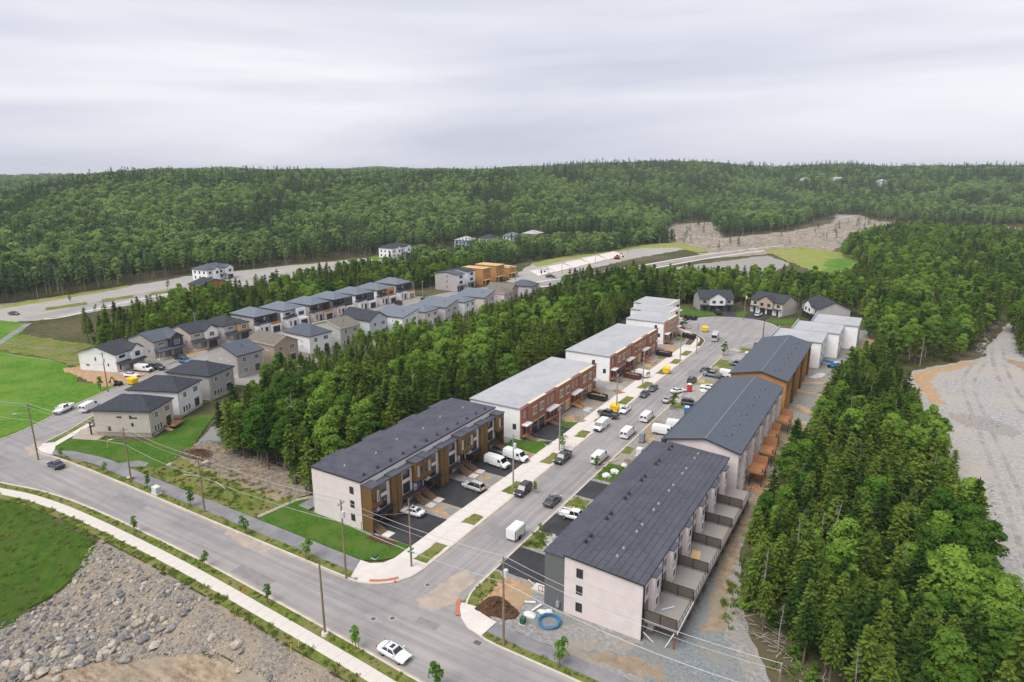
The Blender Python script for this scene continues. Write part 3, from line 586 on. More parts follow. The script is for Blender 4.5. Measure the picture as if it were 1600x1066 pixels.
strip('sidewalk', [(-105.6, 62.6), (-107.6, 66), (-111, 72.2), (-115.8, 80.5), (-119.8, 88), (-124, 98)], 0, -1.7, -0.12, 0.035, 'concrete')
strip('verge', [(-107.2, 62.6), (-109.0, 65.0), (-112.1, 71.0), (-117.1, 79.4), (-121.0, 86.5), (-125.4, 97)], 0, -1.4, -0.12, 0.0, 'rough_grass')
sheet('sidewalk_corner', [(-107.2, 62.3), (-104.2, 61.7), (-100.8, 62.2), (-103.6, 64.2), (-107.4, 66.2), (-109.0, 64.4)], 'concrete', 0.045)
sheet('driveway', [(-110.6, 73.0), (-106.3, 69.0), (-100.5, 71.5), (-103, 76.5), (-108, 78.5)], 'sand_stain', 0.04, rag=(1.2, 0.15), seed=2)
# rough ground with stumps between the lawns
sheet('rough_ground', [(-79, 67.4), (-40.5, 67.2), (-39.3, 76), (-52, 79), (-66, 80.5), (-78, 80.5), (-74.5, 71.5)], 'rough_grass', 0.005, rag=(0.9, 0.4), seed=9)
sheet('brush_ground', [(-77.5, 76.5), (-66, 74.5), (-50, 73.8), (-42, 73.5), (-38.6, 78.5), (-48, 83), (-66, 85), (-80, 84)], 'dirt', 0.012, rag=(0.9, 0.6), seed=10)
strip('retaining_edge', [(-40.0, 67.6), (-39.0, 75.5), (-35.0, 81)], -0.45, 0.45, -0.1, 0.10, 'stone_veneer')
sheet('stone_patch', [(-79.5, 82.5), (-75.5, 85), (-80, 95), (-85, 90)], 'blue_gravel', 0.02, rag=(0.8, 0.2), seed=11)
# grass mound and pit beside the near sidewalk follow the terrain
def draped(name, poly, m, lift, step=1.3, rag=(0.9, 0.45), seed=1):
    poly = ragged(poly, rag[0], rag[1], seed)
    xs = [p[0] for p in poly]; ys = [p[1] for p in poly]
    X, Y = np.meshgrid(np.arange(min(xs), max(xs) + step, step), np.arange(min(ys), max(ys) + step, step))
    n, w = X.shape
    Z = height_at(X, Y) - 0.18 + lift
    ok = inside_np(np.c_[X.ravel(), Y.ravel()], poly).reshape(n, w).astype(int)
    b = mb(); b.v = [(float(x), float(y), float(z)) for x, y, z in zip(X.ravel(), Y.ravel(), Z.ravel())]
    b.f = [(i * w + j, i * w + j + 1, (i + 1) * w + j + 1, (i + 1) * w + j) for i in range(n - 1) for j in range(w - 1) if ok[i, j] + ok[i, j + 1] + ok[i + 1, j] + ok[i + 1, j + 1] >= 3]
    return tag(b.build(name, m, smooth=True), kind='structure')
draped('grass_bank', [(-130, 30), (-92, 46.8), (-79, 49.1), (-64, 49.1), (-57, 48.6), (-52.3, 45.3), (-51.8, 41.8), (-51.5, 36), (-50, 31), (-50, 20), (-130, 10)], 'slope_grass', 0.17, 0.7)
draped('rubble_slope', [(-57, 49.2), (-34, 49.3), (-12, 48.0), (3, 47.1), (30, 45.2), (30, 40), (2, 42.5), (-10, 43.2), (-22, 41.6), (-31, 37.0), (-36, 30.5), (-42, 22), (-52, 20), (-51.5, 36), (-51.8, 41.8)], 'rubble', 0.12, 0.5, seed=2)
draped('pit_floor', [(-45, 12), (-36.5, 29.8), (-31.2, 37.0), (-22, 42.2), (-10, 43.8), (4, 43.0), (30, 41), (30, 10)], 'muddy_dirt', 0.06, 0.7, seed=3)
# right-hand quarry floor and track
sheet('quarry_floor', [(70, 66), (69.5, 86), (69, 110), (69, 140), (68.0, 152), (64, 176), (61.5, 196), (58.5, 219), (58.8, 229), (66, 241), (80, 262), (80.5, 275), (86, 297), (91, 325), (98, 338), (104, 334), (95, 312), (91.5, 290), (95, 272), (110, 262), (150, 270), (170, 180), (150, 80), (100, 60), (80, 70)], 'quarry_gravel', -0.03, rag=(2, 0.6), seed=4)
sheet('dirt_patch', [(59.5, 219.5), (64, 199), (67, 200), (64, 219), (66, 232), (78, 252), (74, 251), (60, 229)], 'orange_dirt', 0.0, rag=(1.4, 0.8), seed=5)
sheet('dirt_patch', [(84, 262), (110, 258), (120, 236), (104, 238), (90, 246)], 'dirt', 0.0, rag=(1.4, 0.8), seed=6)
for k, (x, w_) in enumerate(((76.5, 1.0), (79.2, .9), (85, 1.2), (88, 1.0))):
    strip('wheel_rut', smooth_line([(x + 2, 70), (x, 110), (x - 1, 150), (x - 3, 190), (x - 4, 225), (x + 1, 255)] if k < 2 else [(x + 12, 120), (x + 4, 170), (x - 2, 215), (x - 3, 250), (x - 1, 285)]), 0, w_, -.1, -0.012 + .003 * k, 'wheel_rut')
sheet('stone_patch', [(66, 193), (76, 195), (82, 188), (80, 182), (71, 184)], 'gravel', 0.004, rag=(1.2, 0.8), seed=7)
# far roads, clearings, fields
zf = 0.0
strip('far_road', smooth_line(px_poly([(40, 498), (90, 489), (160, 472), (270, 452), (380, 437), (470, 424), (560, 411), (640, 402)])), -4, 4, -0.15, -0.02, 'asphalt')
strip('far_sidewalk', smooth_line(px_poly([(70, 497), (100, 493), (180, 474), (270, 457), (330, 449)])), -3.2, -1.6, -0.15, 0.02, 'concrete')
sheet('cleared_ground', px_poly([(-20, 478), (140, 457), (290, 432), (430, 417), (590, 402), (660, 395), (660, 412), (600, 416), (480, 432), (300, 462), (150, 487), (-20, 510)]), 'quarry_gravel', -0.06, rag=(5, 2), seed=8)
sheet('dry_verge', px_poly([(0, 477), (140, 455), (200, 446), (200, 449), (140, 460), (0, 483)]), 'dry_grass', -0.03, rag=(3, 1), seed=9)
for k, q in enumerate([[(72, 481), (135, 472), (135, 476), (72, 485)], [(158, 468), (210, 461), (210, 465), (158, 473)], [(236, 458), (280, 451), (280, 455), (236, 461)]]):
    sheet('grass_island', px_poly(q), 'rough_grass', 0.06, rag=(2, 0.5), seed=k)
sheet('meadow', px_poly([(575, 402), (600, 397), (604, 404), (585, 407)]), 'meadow', -0.02)
far2 = smooth_line([(-122, 296), (-110, 330), (-98, 372), (-86, 420), (-72, 475), (-50, 535), (-30, 580)])
strip('far_road', far2, -4.5, 4.5, -0.15, -0.02, 'asphalt')
strip('far_sidewalk', far2, -8, -5.6, -0.15, 0.02, 'concrete'); strip('far_sidewalk', far2, 5.0, 7.0, -0.15, 0.02, 'concrete')
sheet('cleared_ground', px_poly([(790, 440), (830, 412), (930, 392), (1000, 383), (1060, 380), (1080, 388), (1000, 402), (930, 418), (880, 432), (830, 446)]), 'quarry_gravel', -0.06, rag=(4, 1.5), seed=9)
sheet('dry_verge', px_poly([(830, 412), (900, 396), (1000, 382), (1060, 379), (1085, 384), (1110, 393), (1090, 395), (1060, 387), (1000, 388), (920, 400), (840, 417)]), 'dry_grass', -0.02, rag=(4, 1.2), seed=10)
for k in range(5):
    a = 828 + k * 27; b = 428 - k * 6.4
    sheet('foundation_pad', px_poly([(a, b - 4), (a + 23, b - 9), (a + 40, b - 3), (a + 14, b + 4)]), 'concrete', 0.3, skirt=0.4)
sheet('cleared_ground', px_poly([(1030, 372), (1050, 350), (1110, 347), (1130, 372), (1230, 362), (1300, 349), (1310, 330), (1345, 330), (1360, 343), (1400, 350), (1330, 372), (1300, 392), (1220, 396), (1110, 396)]), 'cleared_ground', -0.05, rag=(8, 3), seed=11)
sheet('cleared_ground', px_poly([(1290, 338), (1310, 330), (1345, 330), (1350, 337), (1320, 341)]), 'quarry_gravel', 0.15, rag=(8, 3), seed=12)
sheet('cleared_ground', px_poly([(1540, 357), (1600, 366), (1640, 372), (1640, 362), (1580, 354)]), 'cleared_ground', 0.1, rag=(6, 2), seed=13)
sheet('cleared_ground', px_poly([(862, 458), (960, 434), (1080, 414), (1200, 399), (1236, 412), (1180, 440), (1050, 452), (950, 464)]), 'gravel', -0.1, rag=(4, 1.5), seed=19)
sheet('cleared_ground', px_poly([(1090, 396), (1200, 388), (1240, 388), (1190, 398), (1110, 404)]), 'cleared_ground', -0.07, rag=(4, 1.5), seed=20)
sheet('hay_field', px_poly([(1190, 390), (1250, 385), (1360, 402), (1325, 422), (1285, 432), (1240, 412)]), 'dry_grass', 0.05, rag=(5, 2), seed=14)
sheet('meadow', px_poly([(1290, 405), (1345, 404), (1325, 421), (1288, 430)]), 'meadow', 0.1, rag=(4, 2), seed=15)
# ------------------------------------------------------------------ building pieces
_win = {}
def window(parent, x, y, z, w, h, face, frame='white_trim', cols=1, rows=1, name='window', pane='glass', proud=0.05):
    """a framed window on a wall; (x, y, z) = middle of its lower edge, face = direction it looks ('+x', '-y', ...)"""
    key = (round(w, 2), round(h, 2), frame, cols, rows, pane)
    if key not in _win:
        t = 0.09 if frame != 'black_metal' else 0.07
        b = mb()
        b.box(-w / 2, w / 2, -0.06, 0.05, 0, t); b.box(-w / 2, w / 2, -0.06, 0.05, h - t, h)
        b.box(-w / 2, -w / 2 + t, -0.06, 0.05, t, h - t); b.box(w / 2 - t, w / 2, -0.06, 0.05, t, h - t)
        for i in range(1, cols):
            c = -w / 2 + w * i / cols; b.box(c - 0.035, c + 0.035, -0.06, 0.04, t, h - t)
        for i in range(1, rows):
            c = h * i / rows; b.box(-w / 2 + t, w / 2 - t, -0.06, 0.035, c - 0.03, c + 0.03)
        me = b.mesh('window', frame)
        pm = mb().box(-w / 2 + t * .6, w / 2 - t * .6, -0.05, 0.012, t * .6, h - t * .6).mesh('pane', pane)
        _win[key] = (me, pm)
    rz = {'+x': -pi / 2, '-x': pi / 2, '+y': 0, '-y': pi}[face]
    o = link(name, _win[key][0], parent, (x, y, z), rz)
    link('pane', _win[key][1], o)
    return o
def panel(parent, name, m, x, y, z, w, h, face, depth=0.06, ribs=0):
    """a door-like panel on a wall"""
    b = mb(); b.box(-w / 2, w / 2, -0.05, depth, 0, h)
    for i in range(1, ribs): b.box(-w / 2 + .04, w / 2 - .04, depth, depth + 0.03, h * i / ribs - 0.03, h * i / ribs + 0.03)
    rz = {'+x': -pi / 2, '-x': pi / 2, '+y': 0, '-y': pi}[face]
    return b.build(name, m, parent, (x, y, z), rz)
def stairs(parent, x0, x1, yc, w, z1, n, m='step_wood', rail='black_metal', name='stairs'):
    """steps going down from x0 (height z1) to x1 (ground)"""
    st = link(name, mb().bar((x0, yc, z1 - .48), (x1, yc, -.2), w - .3, 0.16).mesh(name, m), parent)
    for i in range(n):
        xa, zb = x0 + (x1 - x0) * i / n, z1 * (1 - (i + 1) / (n + 1))
        mb().box(min(xa, xa + (x1 - x0) / n * 1.1), max(xa, xa + (x1 - x0) / n * 1.1), yc - w / 2, yc + w / 2, zb - 0.07, zb).build('step', m, st)
    if rail:
        for s in (-1, 1):
            y = yc + s * (w / 2)
            r = mb().bar((x0, y, z1 + .95), (x1, y, 0.95), 0.05)
            for k in range(4):
                t = k / 3; xx, zz = x0 + (x1 - x0) * t, z1 * (1 - t)
                r.bar((xx, y, max(0, zz - .1)), (xx, y, zz + .95), 0.04)
            r.build('handrail', rail, st)
    return st
def railing(parent, pts, z, h=1.0, m='black_metal', name='railing', step=0.5, post=0.05):
    b = mb()
    for a, c in zip(pts[:-1], pts[1:]):
        a, c = Vector((*a, z)), Vector((*c, z)); L = (c - a).length; n = max(1, int(L / step))
        b.bar(a + Vector((0, 0, h)), c + Vector((0, 0, h)), 0.06); b.bar(a + Vector((0, 0, .12)), c + Vector((0, 0, .12)), 0.04)
        for i in range(n + 1):
            p = a.lerp(c, i / n); b.bar(p, p + Vector((0, 0, h)), post)
    return b.build(name, m, parent)
def roof_slab(parent, kind, x0, x1, y0, y1, ze, rise, m, over=0.4, th=0.22, name='roof', drop=0.0):
    """pitched roof with thickness over the rectangle; kinds: hip, ridge_x, ridge_y, shed_y, shed_x"""
    X0, X1, Y0, Y1 = x0 - over, x1 + over, y0 - over, y1 + over
    w, l = X1 - X0, Y1 - Y0
    if kind == 'hip':
        k = min(w, l) / 2 * 0.98
        if w >= l: r0, r1 = (X0 + k, (Y0 + Y1) / 2), (X1 - k, (Y0 + Y1) / 2)
        else: r0, r1 = ((X0 + X1) / 2, Y0 + k), ((X0 + X1) / 2, Y1 - k)
        T = [(X0, Y0, ze), (X1, Y0, ze), (X1, Y1, ze), (X0, Y1, ze), (*r0, ze + rise), (*r1, ze + rise)]
        F = [(0, 1, 5, 4), (1, 2, 5), (2, 3, 4, 5), (3, 0, 4)] if w >= l else [(0, 1, 4), (1, 2, 5, 4), (2, 3, 5), (3, 0, 4, 5)]
        E = [0, 1, 2, 3]
    elif kind == 'ridge_x':
        ym = (Y0 + Y1) / 2
        T = [(X0, Y0, ze), (X1, Y0, ze), (X1, ym, ze + rise), (X1, Y1, ze), (X0, Y1, ze), (X0, ym, ze + rise)]; F = [(0, 1, 2, 5), (5, 2, 3, 4)]; E = [0, 1, 2, 3, 4, 5]
    elif kind == 'ridge_y':
        xm = (X0 + X1) / 2 + drop
        T = [(X0, Y0, ze), (xm, Y0, ze + rise), (X1, Y0, ze), (X1, Y1, ze), (xm, Y1, ze + rise), (X0, Y1, ze)]; F = [(0, 1, 4, 5), (1, 2, 3, 4)]; E = [0, 1, 2, 3, 4, 5]
    elif kind == 'shed_y':
        T = [(X0, Y0, ze), (X1, Y0, ze), (X1, Y1, ze + rise), (X0, Y1, ze + rise)]; F = [(0, 1, 2, 3)]; E = [0, 1, 2, 3]
    else:
        T = [(X0, Y0, ze), (X1, Y0, ze + rise), (X1, Y1, ze + rise), (X0, Y1, ze)]; F = [(0, 1, 2, 3)]; E = [0, 1, 2, 3]
    n = len(T); b = mb(); V = T + [(x, y, z - th) for x, y, z in T]
    def up(f):
        a, c, d = Vector(V[f[0]]), Vector(V[f[1]]), Vector(V[f[2]]); return f if (c - a).cross(d - a).z > 0 else f[::-1]
    F = [up(f) for f in F]
    G = F + [tuple(n + i for i in f[::-1]) for f in F] + [(E[i], n + E[i], n + E[(i + 1) % len(E)], E[(i + 1) % len(E)]) for i in range(len(E))]
    o = b.add(V, G).build(name, m, parent)
    # fascia board along the rim
    fb = mb()
    for i in range(len(E)):
        a, c = Vector(T[E[i]]), Vector(T[E[(i + 1) % len(E)]])
        dz = Vector((0, 0, -th * .55)); out = (c - a).cross(Vector((0, 0, 1))).normalized() * 0.02
        fb.bar(a + dz + out, c + dz + out, 0.05, th * 1.15)
    fb.build('fascia', 'dark_trim' if m != 'taupe_shingles' else 'cream_trim', o)
    return o
def gable_tri(b, kind, x0, x1, y0, y1, ze, rise, drop=0.0):
    """wall triangles under a ridge roof"""
    if kind == 'ridge_x':
        for x in (x0, x1): b.add([(x, y0, ze), (x, y1, ze), (x, (y0 + y1) / 2, ze + rise)], [(0, 1, 2)])
    elif kind == 'ridge_y':
        for y in (y0, y1): b.add([(x0, y, ze), (x1, y, ze), ((x0 + x1) / 2 + drop, y, ze + rise)], [(0, 1, 2)])
    elif kind == 'shed_y':
        b.add([(x0, y1, ze), (x1, y1, ze), (x1, y1, ze + rise), (x0, y1, ze + rise)], [(0, 1, 2, 3)])
        for x in (x0, x1): b.add([(x, y0, ze), (x, y1, ze), (x, y1, ze + rise)], [(0, 1, 2)])
def vent(parent, x, y, z, m='black_metal', s=1.0):
    b = mb().tube([(0, 0, -.05), (0, 0, .38 * s)], 0.11 * s, 8).tube([(0, 0, .34 * s), (0, 0, .46 * s)], [0.26 * s, 0.2 * s], 8)
    b.box(-.3 * s, .3 * s, -.3 * s, .3 * s, -0.02, 0.05)
    return b.build('roof_vent', m, parent, (x, y, z))

# ------------------------------------------------------------------ near right: grey-roofed pale townhouse block with decks
def block_pale():
    t = thing('townhouse_block', 'long pale townhouse block with black sheet roof and rear decks, nearest on the right', 'townhouses', (15.5, 72.3, 0))
    W, L, zf, zb = 14.4, 45.0, 9.15, 8.5        # local: x 0..W (street to rear), y 0..L
    zr = lambda x: zf + (zb - zf) * (x - 3.1) / (W - 3.1)
    prof = [(3.1, 0), (W, 0), (W, zr(W) - .25), (3.1, zr(3.1) - .25)]
    mb().extrude_y(prof, 0, L).build('wall', 'pink_white_siding', t)
    mb().box(0, 3.06, 0.02, L - .02, 0, 8.55).build('front_wall', 'slate_panel', t)
    mb().box(-.12, 3.05, -.12, L + .1, 8.55, 8.72).build('front_roof', 'black_membrane', t)
    roof = mb()
    x0, x1, y0, y1 = 2.95, W + .25, -.25, L + .2
    roof.add([(x0, y0, zr(x0) - .22), (x1, y0, zr(x1) - .22), (x1, y1, zr(x1) - .22), (x0, y1, zr(x0) - .22), (x0, y0, zr(x0)), (x1, y0, zr(x1)), (x1, y1, zr(x1)), (x0, y1, zr(x0))],
             [(0, 3, 2, 1), (4, 5, 6, 7), (0, 1, 5, 4), (1, 2, 6, 5), (2, 3, 7, 6), (3, 0, 4, 7)])
    r = roof.build('roof', 'dark_trim', t)
    rr = random.Random(5); n = 12; sw_ = (x1 - x0) / n
    for i in range(n):
        y = y0 + 0.03
        first = True
        while y < y1 - 0.1:
            ln = rr.uniform(5, 11) if not first else rr.uniform(2, 10); first = False
            ye = min(y + ln, y1 - 0.03)
            if y1 - ye < 1.5: ye = y1 - .03
            xa, xb = x0 + i * sw_ + 0.05, x0 + (i + 1) * sw_ - 0.05
            dz = rr.uniform(0.012, 0.03)
            s = mb().add([(xa, y, zr(xa) + dz), (xb, y, zr(xb) + dz), (xb, ye - .09, zr(xb) + dz), (xa, ye - .09, zr(xa) + dz), (xa, y, zr(xa) - .02), (xb, y, zr(xb) - .02), (xb, ye - .09, zr(xb) - .02), (xa, ye - .09, zr(xa) - .02)],
                         [(0, 1, 2, 3), (0, 4, 5, 1), (1, 5, 6, 2), (2, 6, 7, 3), (3, 7, 4, 0)]).build('roof_sheet', 'black_membrane', r)
            y = ye
    for i in range(6):
        for d in (0.9, 2.6): vent(t, 4.3, i * 7.4 + 3.4 + d, zr(4.3) + .03)
        for d in (0.6, 2.9): vent(t, 9.3, i * 7.4 + 3.0 + d, zr(9.3) + .03, 'galvanised', 0.6)
    for z in (2.75, 5.6): mb().box(3.2, W - .05, -.012, .01, z, z + .05).build('panel_joint', 'light_grey_siding', t)
    for z in (1.5, 4.2, 6.8): window(t, 5.4, -0.02, z - .55, 0.95, 1.35, '-y', 'black_metal', 1, 2)
    mb().bar((W + .08, -.06, 0), (W + .08, -.06, 8.3), 0.1).build('downpipe', 'black_metal', t)
    mb().box(2.0, 2.5, -.3, 0, .6, 1.5).tube([(2.25, -.15, 1.4), (2.25, -.15, 2.2)], .05).build('meter_box', 'galvanised', t)
    # street face (seen from the side only)
    for i in range(6):
        y = i * 7.4 + 4.0
        window(t, -.02, y, 3.1, 2.4, 1.9, '-x', 'black_metal', 2); window(t, -.02, y, 6.0, 2.4, 1.6, '-x', 'black_metal', 2)
        panel(t, 'garage_door', 'garage_door', -.02, y + .4, 0.05, 2.7, 2.3, '-x', ribs=4)
    # rear: bays, windows, decks
    for i in range(6):
        y = i * 7.4 + .3
        by = y + 1.2
        bay = mb().box(W, W + .75, y + 2.2, y + 4.3, 0, 8.2).build('bay', 'pink_white_siding', t)
        mb().box(W - .1, W + .95, y + 2.05, y + 4.45, 8.2, 8.36).build('bay_roof', 'black_membrane', bay)
        window(t, W + .02, y + 1.1, 6.0, 1.3, 1.5, '+x'); window(t, W + .77, y + 3.25, 6.0, 1.3, 1.5, '+x'); window(t, W + .02, y + 5.7, 6.0, 1.6, 1.5, '+x', cols=2)
        panel(t, 'patio_door', 'glass', W + .02, y + 1.1, 3.0, 1.5, 2.1, '+x'); window(t, W + .02, y + 5.7, 3.2, 1.9, 1.9, '+x', cols=3); window(t, W + .77, y + 3.25, 3.4, 1.2, 1.5, '+x')
        mb().bar((W + .06, y + .1, 0), (W + .06, y + .1, 8.3), 0.09).build('downpipe', 'black_metal', t)
        mb().box(W, W + .04, y + .6, y + 3.0, .3, 2.3).build('patio_door', 'glass', t)
        d = mb().box(W + .78 - .7, W + 4.6, y + .2, y + 7.3, 2.62, 2.82).build('deck', 'grey_deck', t)
        mb().box(W + 4.6, W + 4.68, y + .1, y + 7.4, 2.45, 2.84).build('fascia', 'white_trim' if i == 0 else 'grey_deck', d)
        for k, yy in enumerate((y + .3, y + 3.8, y + 7.1)):
            mb().box(W + 4.1, W + 4.3, yy, yy + .2, 0, 2.6).build('post', 'brown_post', d)
        railing(d, [(W + 4.55, y + .2), (W + 4.55, y + 7.3)], 2.82, 1.05, step=1.15)
        for k in range(2):
            xa, xb = W + .15 + k * 2.2, W + 2.3 + k * 2.2
            pn = mb().box(xa, xb, y + .17, y + .23, 3.05, 4.45).build('privacy_panel', 'privacy_screen', d)
            f = mb()
            for xx in (xa, xb): f.bar((xx, y + .2, 2.8), (xx, y + .2, 4.5), 0.08)
            f.bar((xa, y + .2, 4.48), (xb, y + .2, 4.48), 0.07); f.bar((xa, y + .2, 3.02), (xb, y + .2, 3.02), 0.07)
            f.build('panel_frame', 'black_metal', pn)
    mb().bar((W + 4.2, .5, 2.4), (W + 3.2, .4, .05), .12).bar((W + .2, .3, 1.2), (W + 1.6, .4, .1), .1).build('brace', 'white_trim', t)
    # front steps slab at the near corner
    mb().box(-3.2, -.1, 2.0, 3.6, 0, .32).build('front_step', 'concrete', t)
    railing(t, [(-2.0, 2.0), (-.1, 2.0)], .32, .9, step=.6)
    return t
block_pale()
for k, (x, y, l, rz, m, lab) in enumerate([(13.6, 71.6, 1.6, .4, 'white_bag', 'short white offcut lying left of the slate end wall'), (15.0, 71.0, 1.9, 1.3, 'white_bag', 'white trim board lying against the slate end wall')]):
    tag(mb().bar((-l / 2, 0, .1), (l / 2, 0, .14), .3, .16).build('board', m, None, (x, y, 0.02), rz), lab, 'board')
tag(mb().box(-.65, .65, -1.2, 1.2, 0, .05).build('plywood_sheet', 'pale_osb', None, (31.6, 91.5, 2.83), .2), 'orange plywood sheet lying on a grey rear deck', 'plywood')
tag(mb().bar((0, 0, 0.06), (1.3, 1.5, .1), .22, .08).build('board', 'sky_blue_wrap', None, (31.4, 76.0, 2.83)), 'pale blue board lying on the nearest grey deck', 'board')

# ------------------------------------------------------------------ right row: shingled gable blocks
def block_gable(y0, y1, label, osb, x0=17.6, x1=31.3):
    t = thing('townhouse_block', label, 'townhouses', (0, y0, 0))
    L = y1 - y0; ze, rise = 9.0, 1.7; dr = 0.6
    wallm = 'osb' if osb else 'pink_white_siding'
    b = mb().box(x0, x1, 0, L, 0, ze - .1); gable_tri(b, 'ridge_y', x0, x1, 0, L, ze - .1, rise - .05, dr)
    b.build('wall', wallm, t)
    roof = roof_slab(t, 'ridge_y', x0, x1, 0, L, ze, rise, 'slate_shingles', over=.45, drop=dr)
    xm = (x0 + x1) / 2 + dr
    mb().box(xm - .15, xm + .15, -.4, L + .4, ze + rise - .02, ze + rise + .035).build('ridge_cap', 'light_shingles', roof)
    for i in range(6):
        y = 4 + i * (L - 6) / 6
        for q in (0, 1.6): mb().tube([(0, 0, -.2), (0, 0, .5)], .07).build('vent_pipe', 'black_metal', roof, (x1 - 3.4 + .5 * q, y + q, ze + .75))
    n = 6; s = L / n
    for i in range(n):
        y = i * s
        if osb:
            for q, m in ((.2, 'osb'), (s * .5, 'house_wrap')):
                mb().box(x1, x1 + .06, y + q, y + q + s * .42, .2, ze - .4).build('wall_sheet', m, t)
            pier = mb().box(x1, x1 + .55, y + s * .42, y + s * .62, 0, ze - .25).build('bay', 'osb' if i % 2 == 0 else 'brown_siding', t)
            for z in (3.2, 6.0): window(t, x1 + .08, y + s * .2, z, 1.3, 1.5, '+x', 'pale_osb')
            for z in (.6, 3.2, 6.0): window(t, x1 + .08, y + s * .82, z, 1.4, 1.6, '+x', 'white_trim')
        else:
            bay = mb().box(x1, x1 + .7, y + s * .36, y + s * .64, 0, ze - .35).build('bay', 'pink_white_siding', t)
            mb().box(x1 - .1, x1 + .95, y + s * .34, y + s * .66, ze - .35, ze - .2).build('bay_roof', 'black_membrane', bay)
            for z in (3.1, 6.0):
                window(t, x1 + .72, y + s * .5, z, 1.2, 1.5, '+x')
                window(t, x1 + .02, y + s * .18, z, 1.5, 1.6, '+x', cols=2); window(t, x1 + .02, y + s * .83, z, 1.5, 1.6, '+x', cols=2)
            for q in (.18, .83): window(t, x1 + .02, y + s * q, .4, 1.4, 1.7, '+x')
            for q in (.02, .335, .665): mb().box(x1, x1 + .05, y + s * q - .06, y + s * q + .06, 0, ze - .4).build('corner_trim', 'white_trim', t)
            window(t, x1 + .72, y + s * .5, .6, 1.2, 1.5, '+x')
        window(t, x0 - .02, y + s * .5, 6.0, 2.2, 1.6, '-x', 'black_metal', 2); panel(t, 'garage_door', 'garage_door', x0 - .02, y + s * .5, .05, 2.7, 2.2, '-x', ribs=4)
        window(t, x0 - .02, y + s * .5, 3.0, 2.2, 1.6, '-x', 'black_metal', 2)
    if not osb:
        mb().box(x0 - 1.2, x0, .02, L - .02, 0, 8.6).build('front_wall', 'dark_siding', t)
    return t
g2 = block_gable(119.2, 164.2, 'pale townhouse block with slate gable roof and cedar rear decks, behind the sheet-roofed block', False)
g3 = block_gable(169.8, 213.2, 'unfinished townhouse block with slate gable roof and bare orange board walls', True, 18.0, 31.6)
# cedar decks behind the second block
for i, (y, lab) in enumerate([(125.5, 'cedar deck on tall posts, nearest of the cedar decks'), (136.0, 'cedar deck on tall posts, second of the cedar decks'), (145.5, 'cedar screen on a deck between two cedar decks'), (156.5, 'cedar deck on tall posts, farthest of the cedar decks')]):
    t = thing('cedar_deck', lab, 'deck', (31.35, y, 0))
    dd = 2.9 if i != 2 else 2.0
    for k in range(9): mb().box(.72 if k in (4, 5) else .72, dd + .7, k * .5 - .1, k * .5 + .36, 3.0, 3.08).build('deck_board', 'cedar', t)
    fb = mb().box(.75, dd + .7, -.12, -.06, 2.75, 3.0).box(.75, dd + .7, 4.3, 4.36, 2.75, 3.0).box(dd + .66, dd + .74, -.1, 4.36, 2.75, 3.0).build('frame', 'cedar', t)
    for k in range(5): mb().box(.75, dd + .7, 4.3, 4.36, 3.1 + k * .36, 3.42 + k * .36).build('screen_board', 'cedar', t)
    rb = mb().bar((dd + .65, 0, 4.05), (dd + .65, 4.3, 4.05), .08).bar((.75, -.05, 4.05), (dd + .65, -.05, 4.05), .08)
    for k in range(9): rb.bar((dd + .65, k * .53, 3.05), (dd + .65, k * .53, 4.05), .05)
    rb.build('railing', 'cedar', t)
    for yy in (0.05, 4.2):
        for xx in (dd + .5, 1.2): mb().box(xx - .08, xx + .08, yy - .08, yy + .08, 0, 4.1 if xx > 2 else 3.0).build('post', 'dark_trim' if yy < 1 else 'brown_post', t)

# ------------------------------------------------------------------ stepped white shells at the end of the right row
for i, (x0, x1, y0, y1, h, lab) in enumerate([(19.6, 34.2, 217.0, 231.8, 8.5, 'white wrapped shell with flat grey roof, nearest of the three stepped shells'), (23.4, 37.8, 232.4, 247.0, 8.5, 'white wrapped shell with flat grey roof, middle of the three stepped shells'), (27.6, 42.2, 247.6, 262.6, 8.5, 'white wrapped shell with flat grey roof, farthest of the three stepped shells')]):
    t = thing('townhouse_shell', lab, 'townhouses', (x0, y0, 0), 0, 'stepped white shells')
    W, L = x1 - x0, y1 - y0
    mb().box(0, W, 0, L, .35, h).build('wall', 'house_wrap', t)
    mb().box(.1, W - .1, .1, L - .1, 0, .35).build('foundation', 'kerb', t)
    r = mb().box(-.15, W + .15, -.15, L + .15, h, h + .14).build('roof', 'grey_membrane', t)
    pz = mb().box(-.2, .05, -.2, L + .2, h + .14, h + .75).build('parapet', 'grey_membrane', r)
    mb().box(-.15, W + .2, -.22, -.15, h - .1, h + .2).build('roof_edge', 'galvanised', r)
    for yy in (L * .25, L * .72):
        for z in (1.0, 3.6, 6.2): window(t, W + .02, yy, z, 1.4, 1.4, '+x', 'grey_metal', 1)
    for yy in (L * .3, L * .7):
        for z in (3.4, 6.0): window(t, -.02, yy, z, 1.8, 1.5, '-x', 'grey_metal', 2)

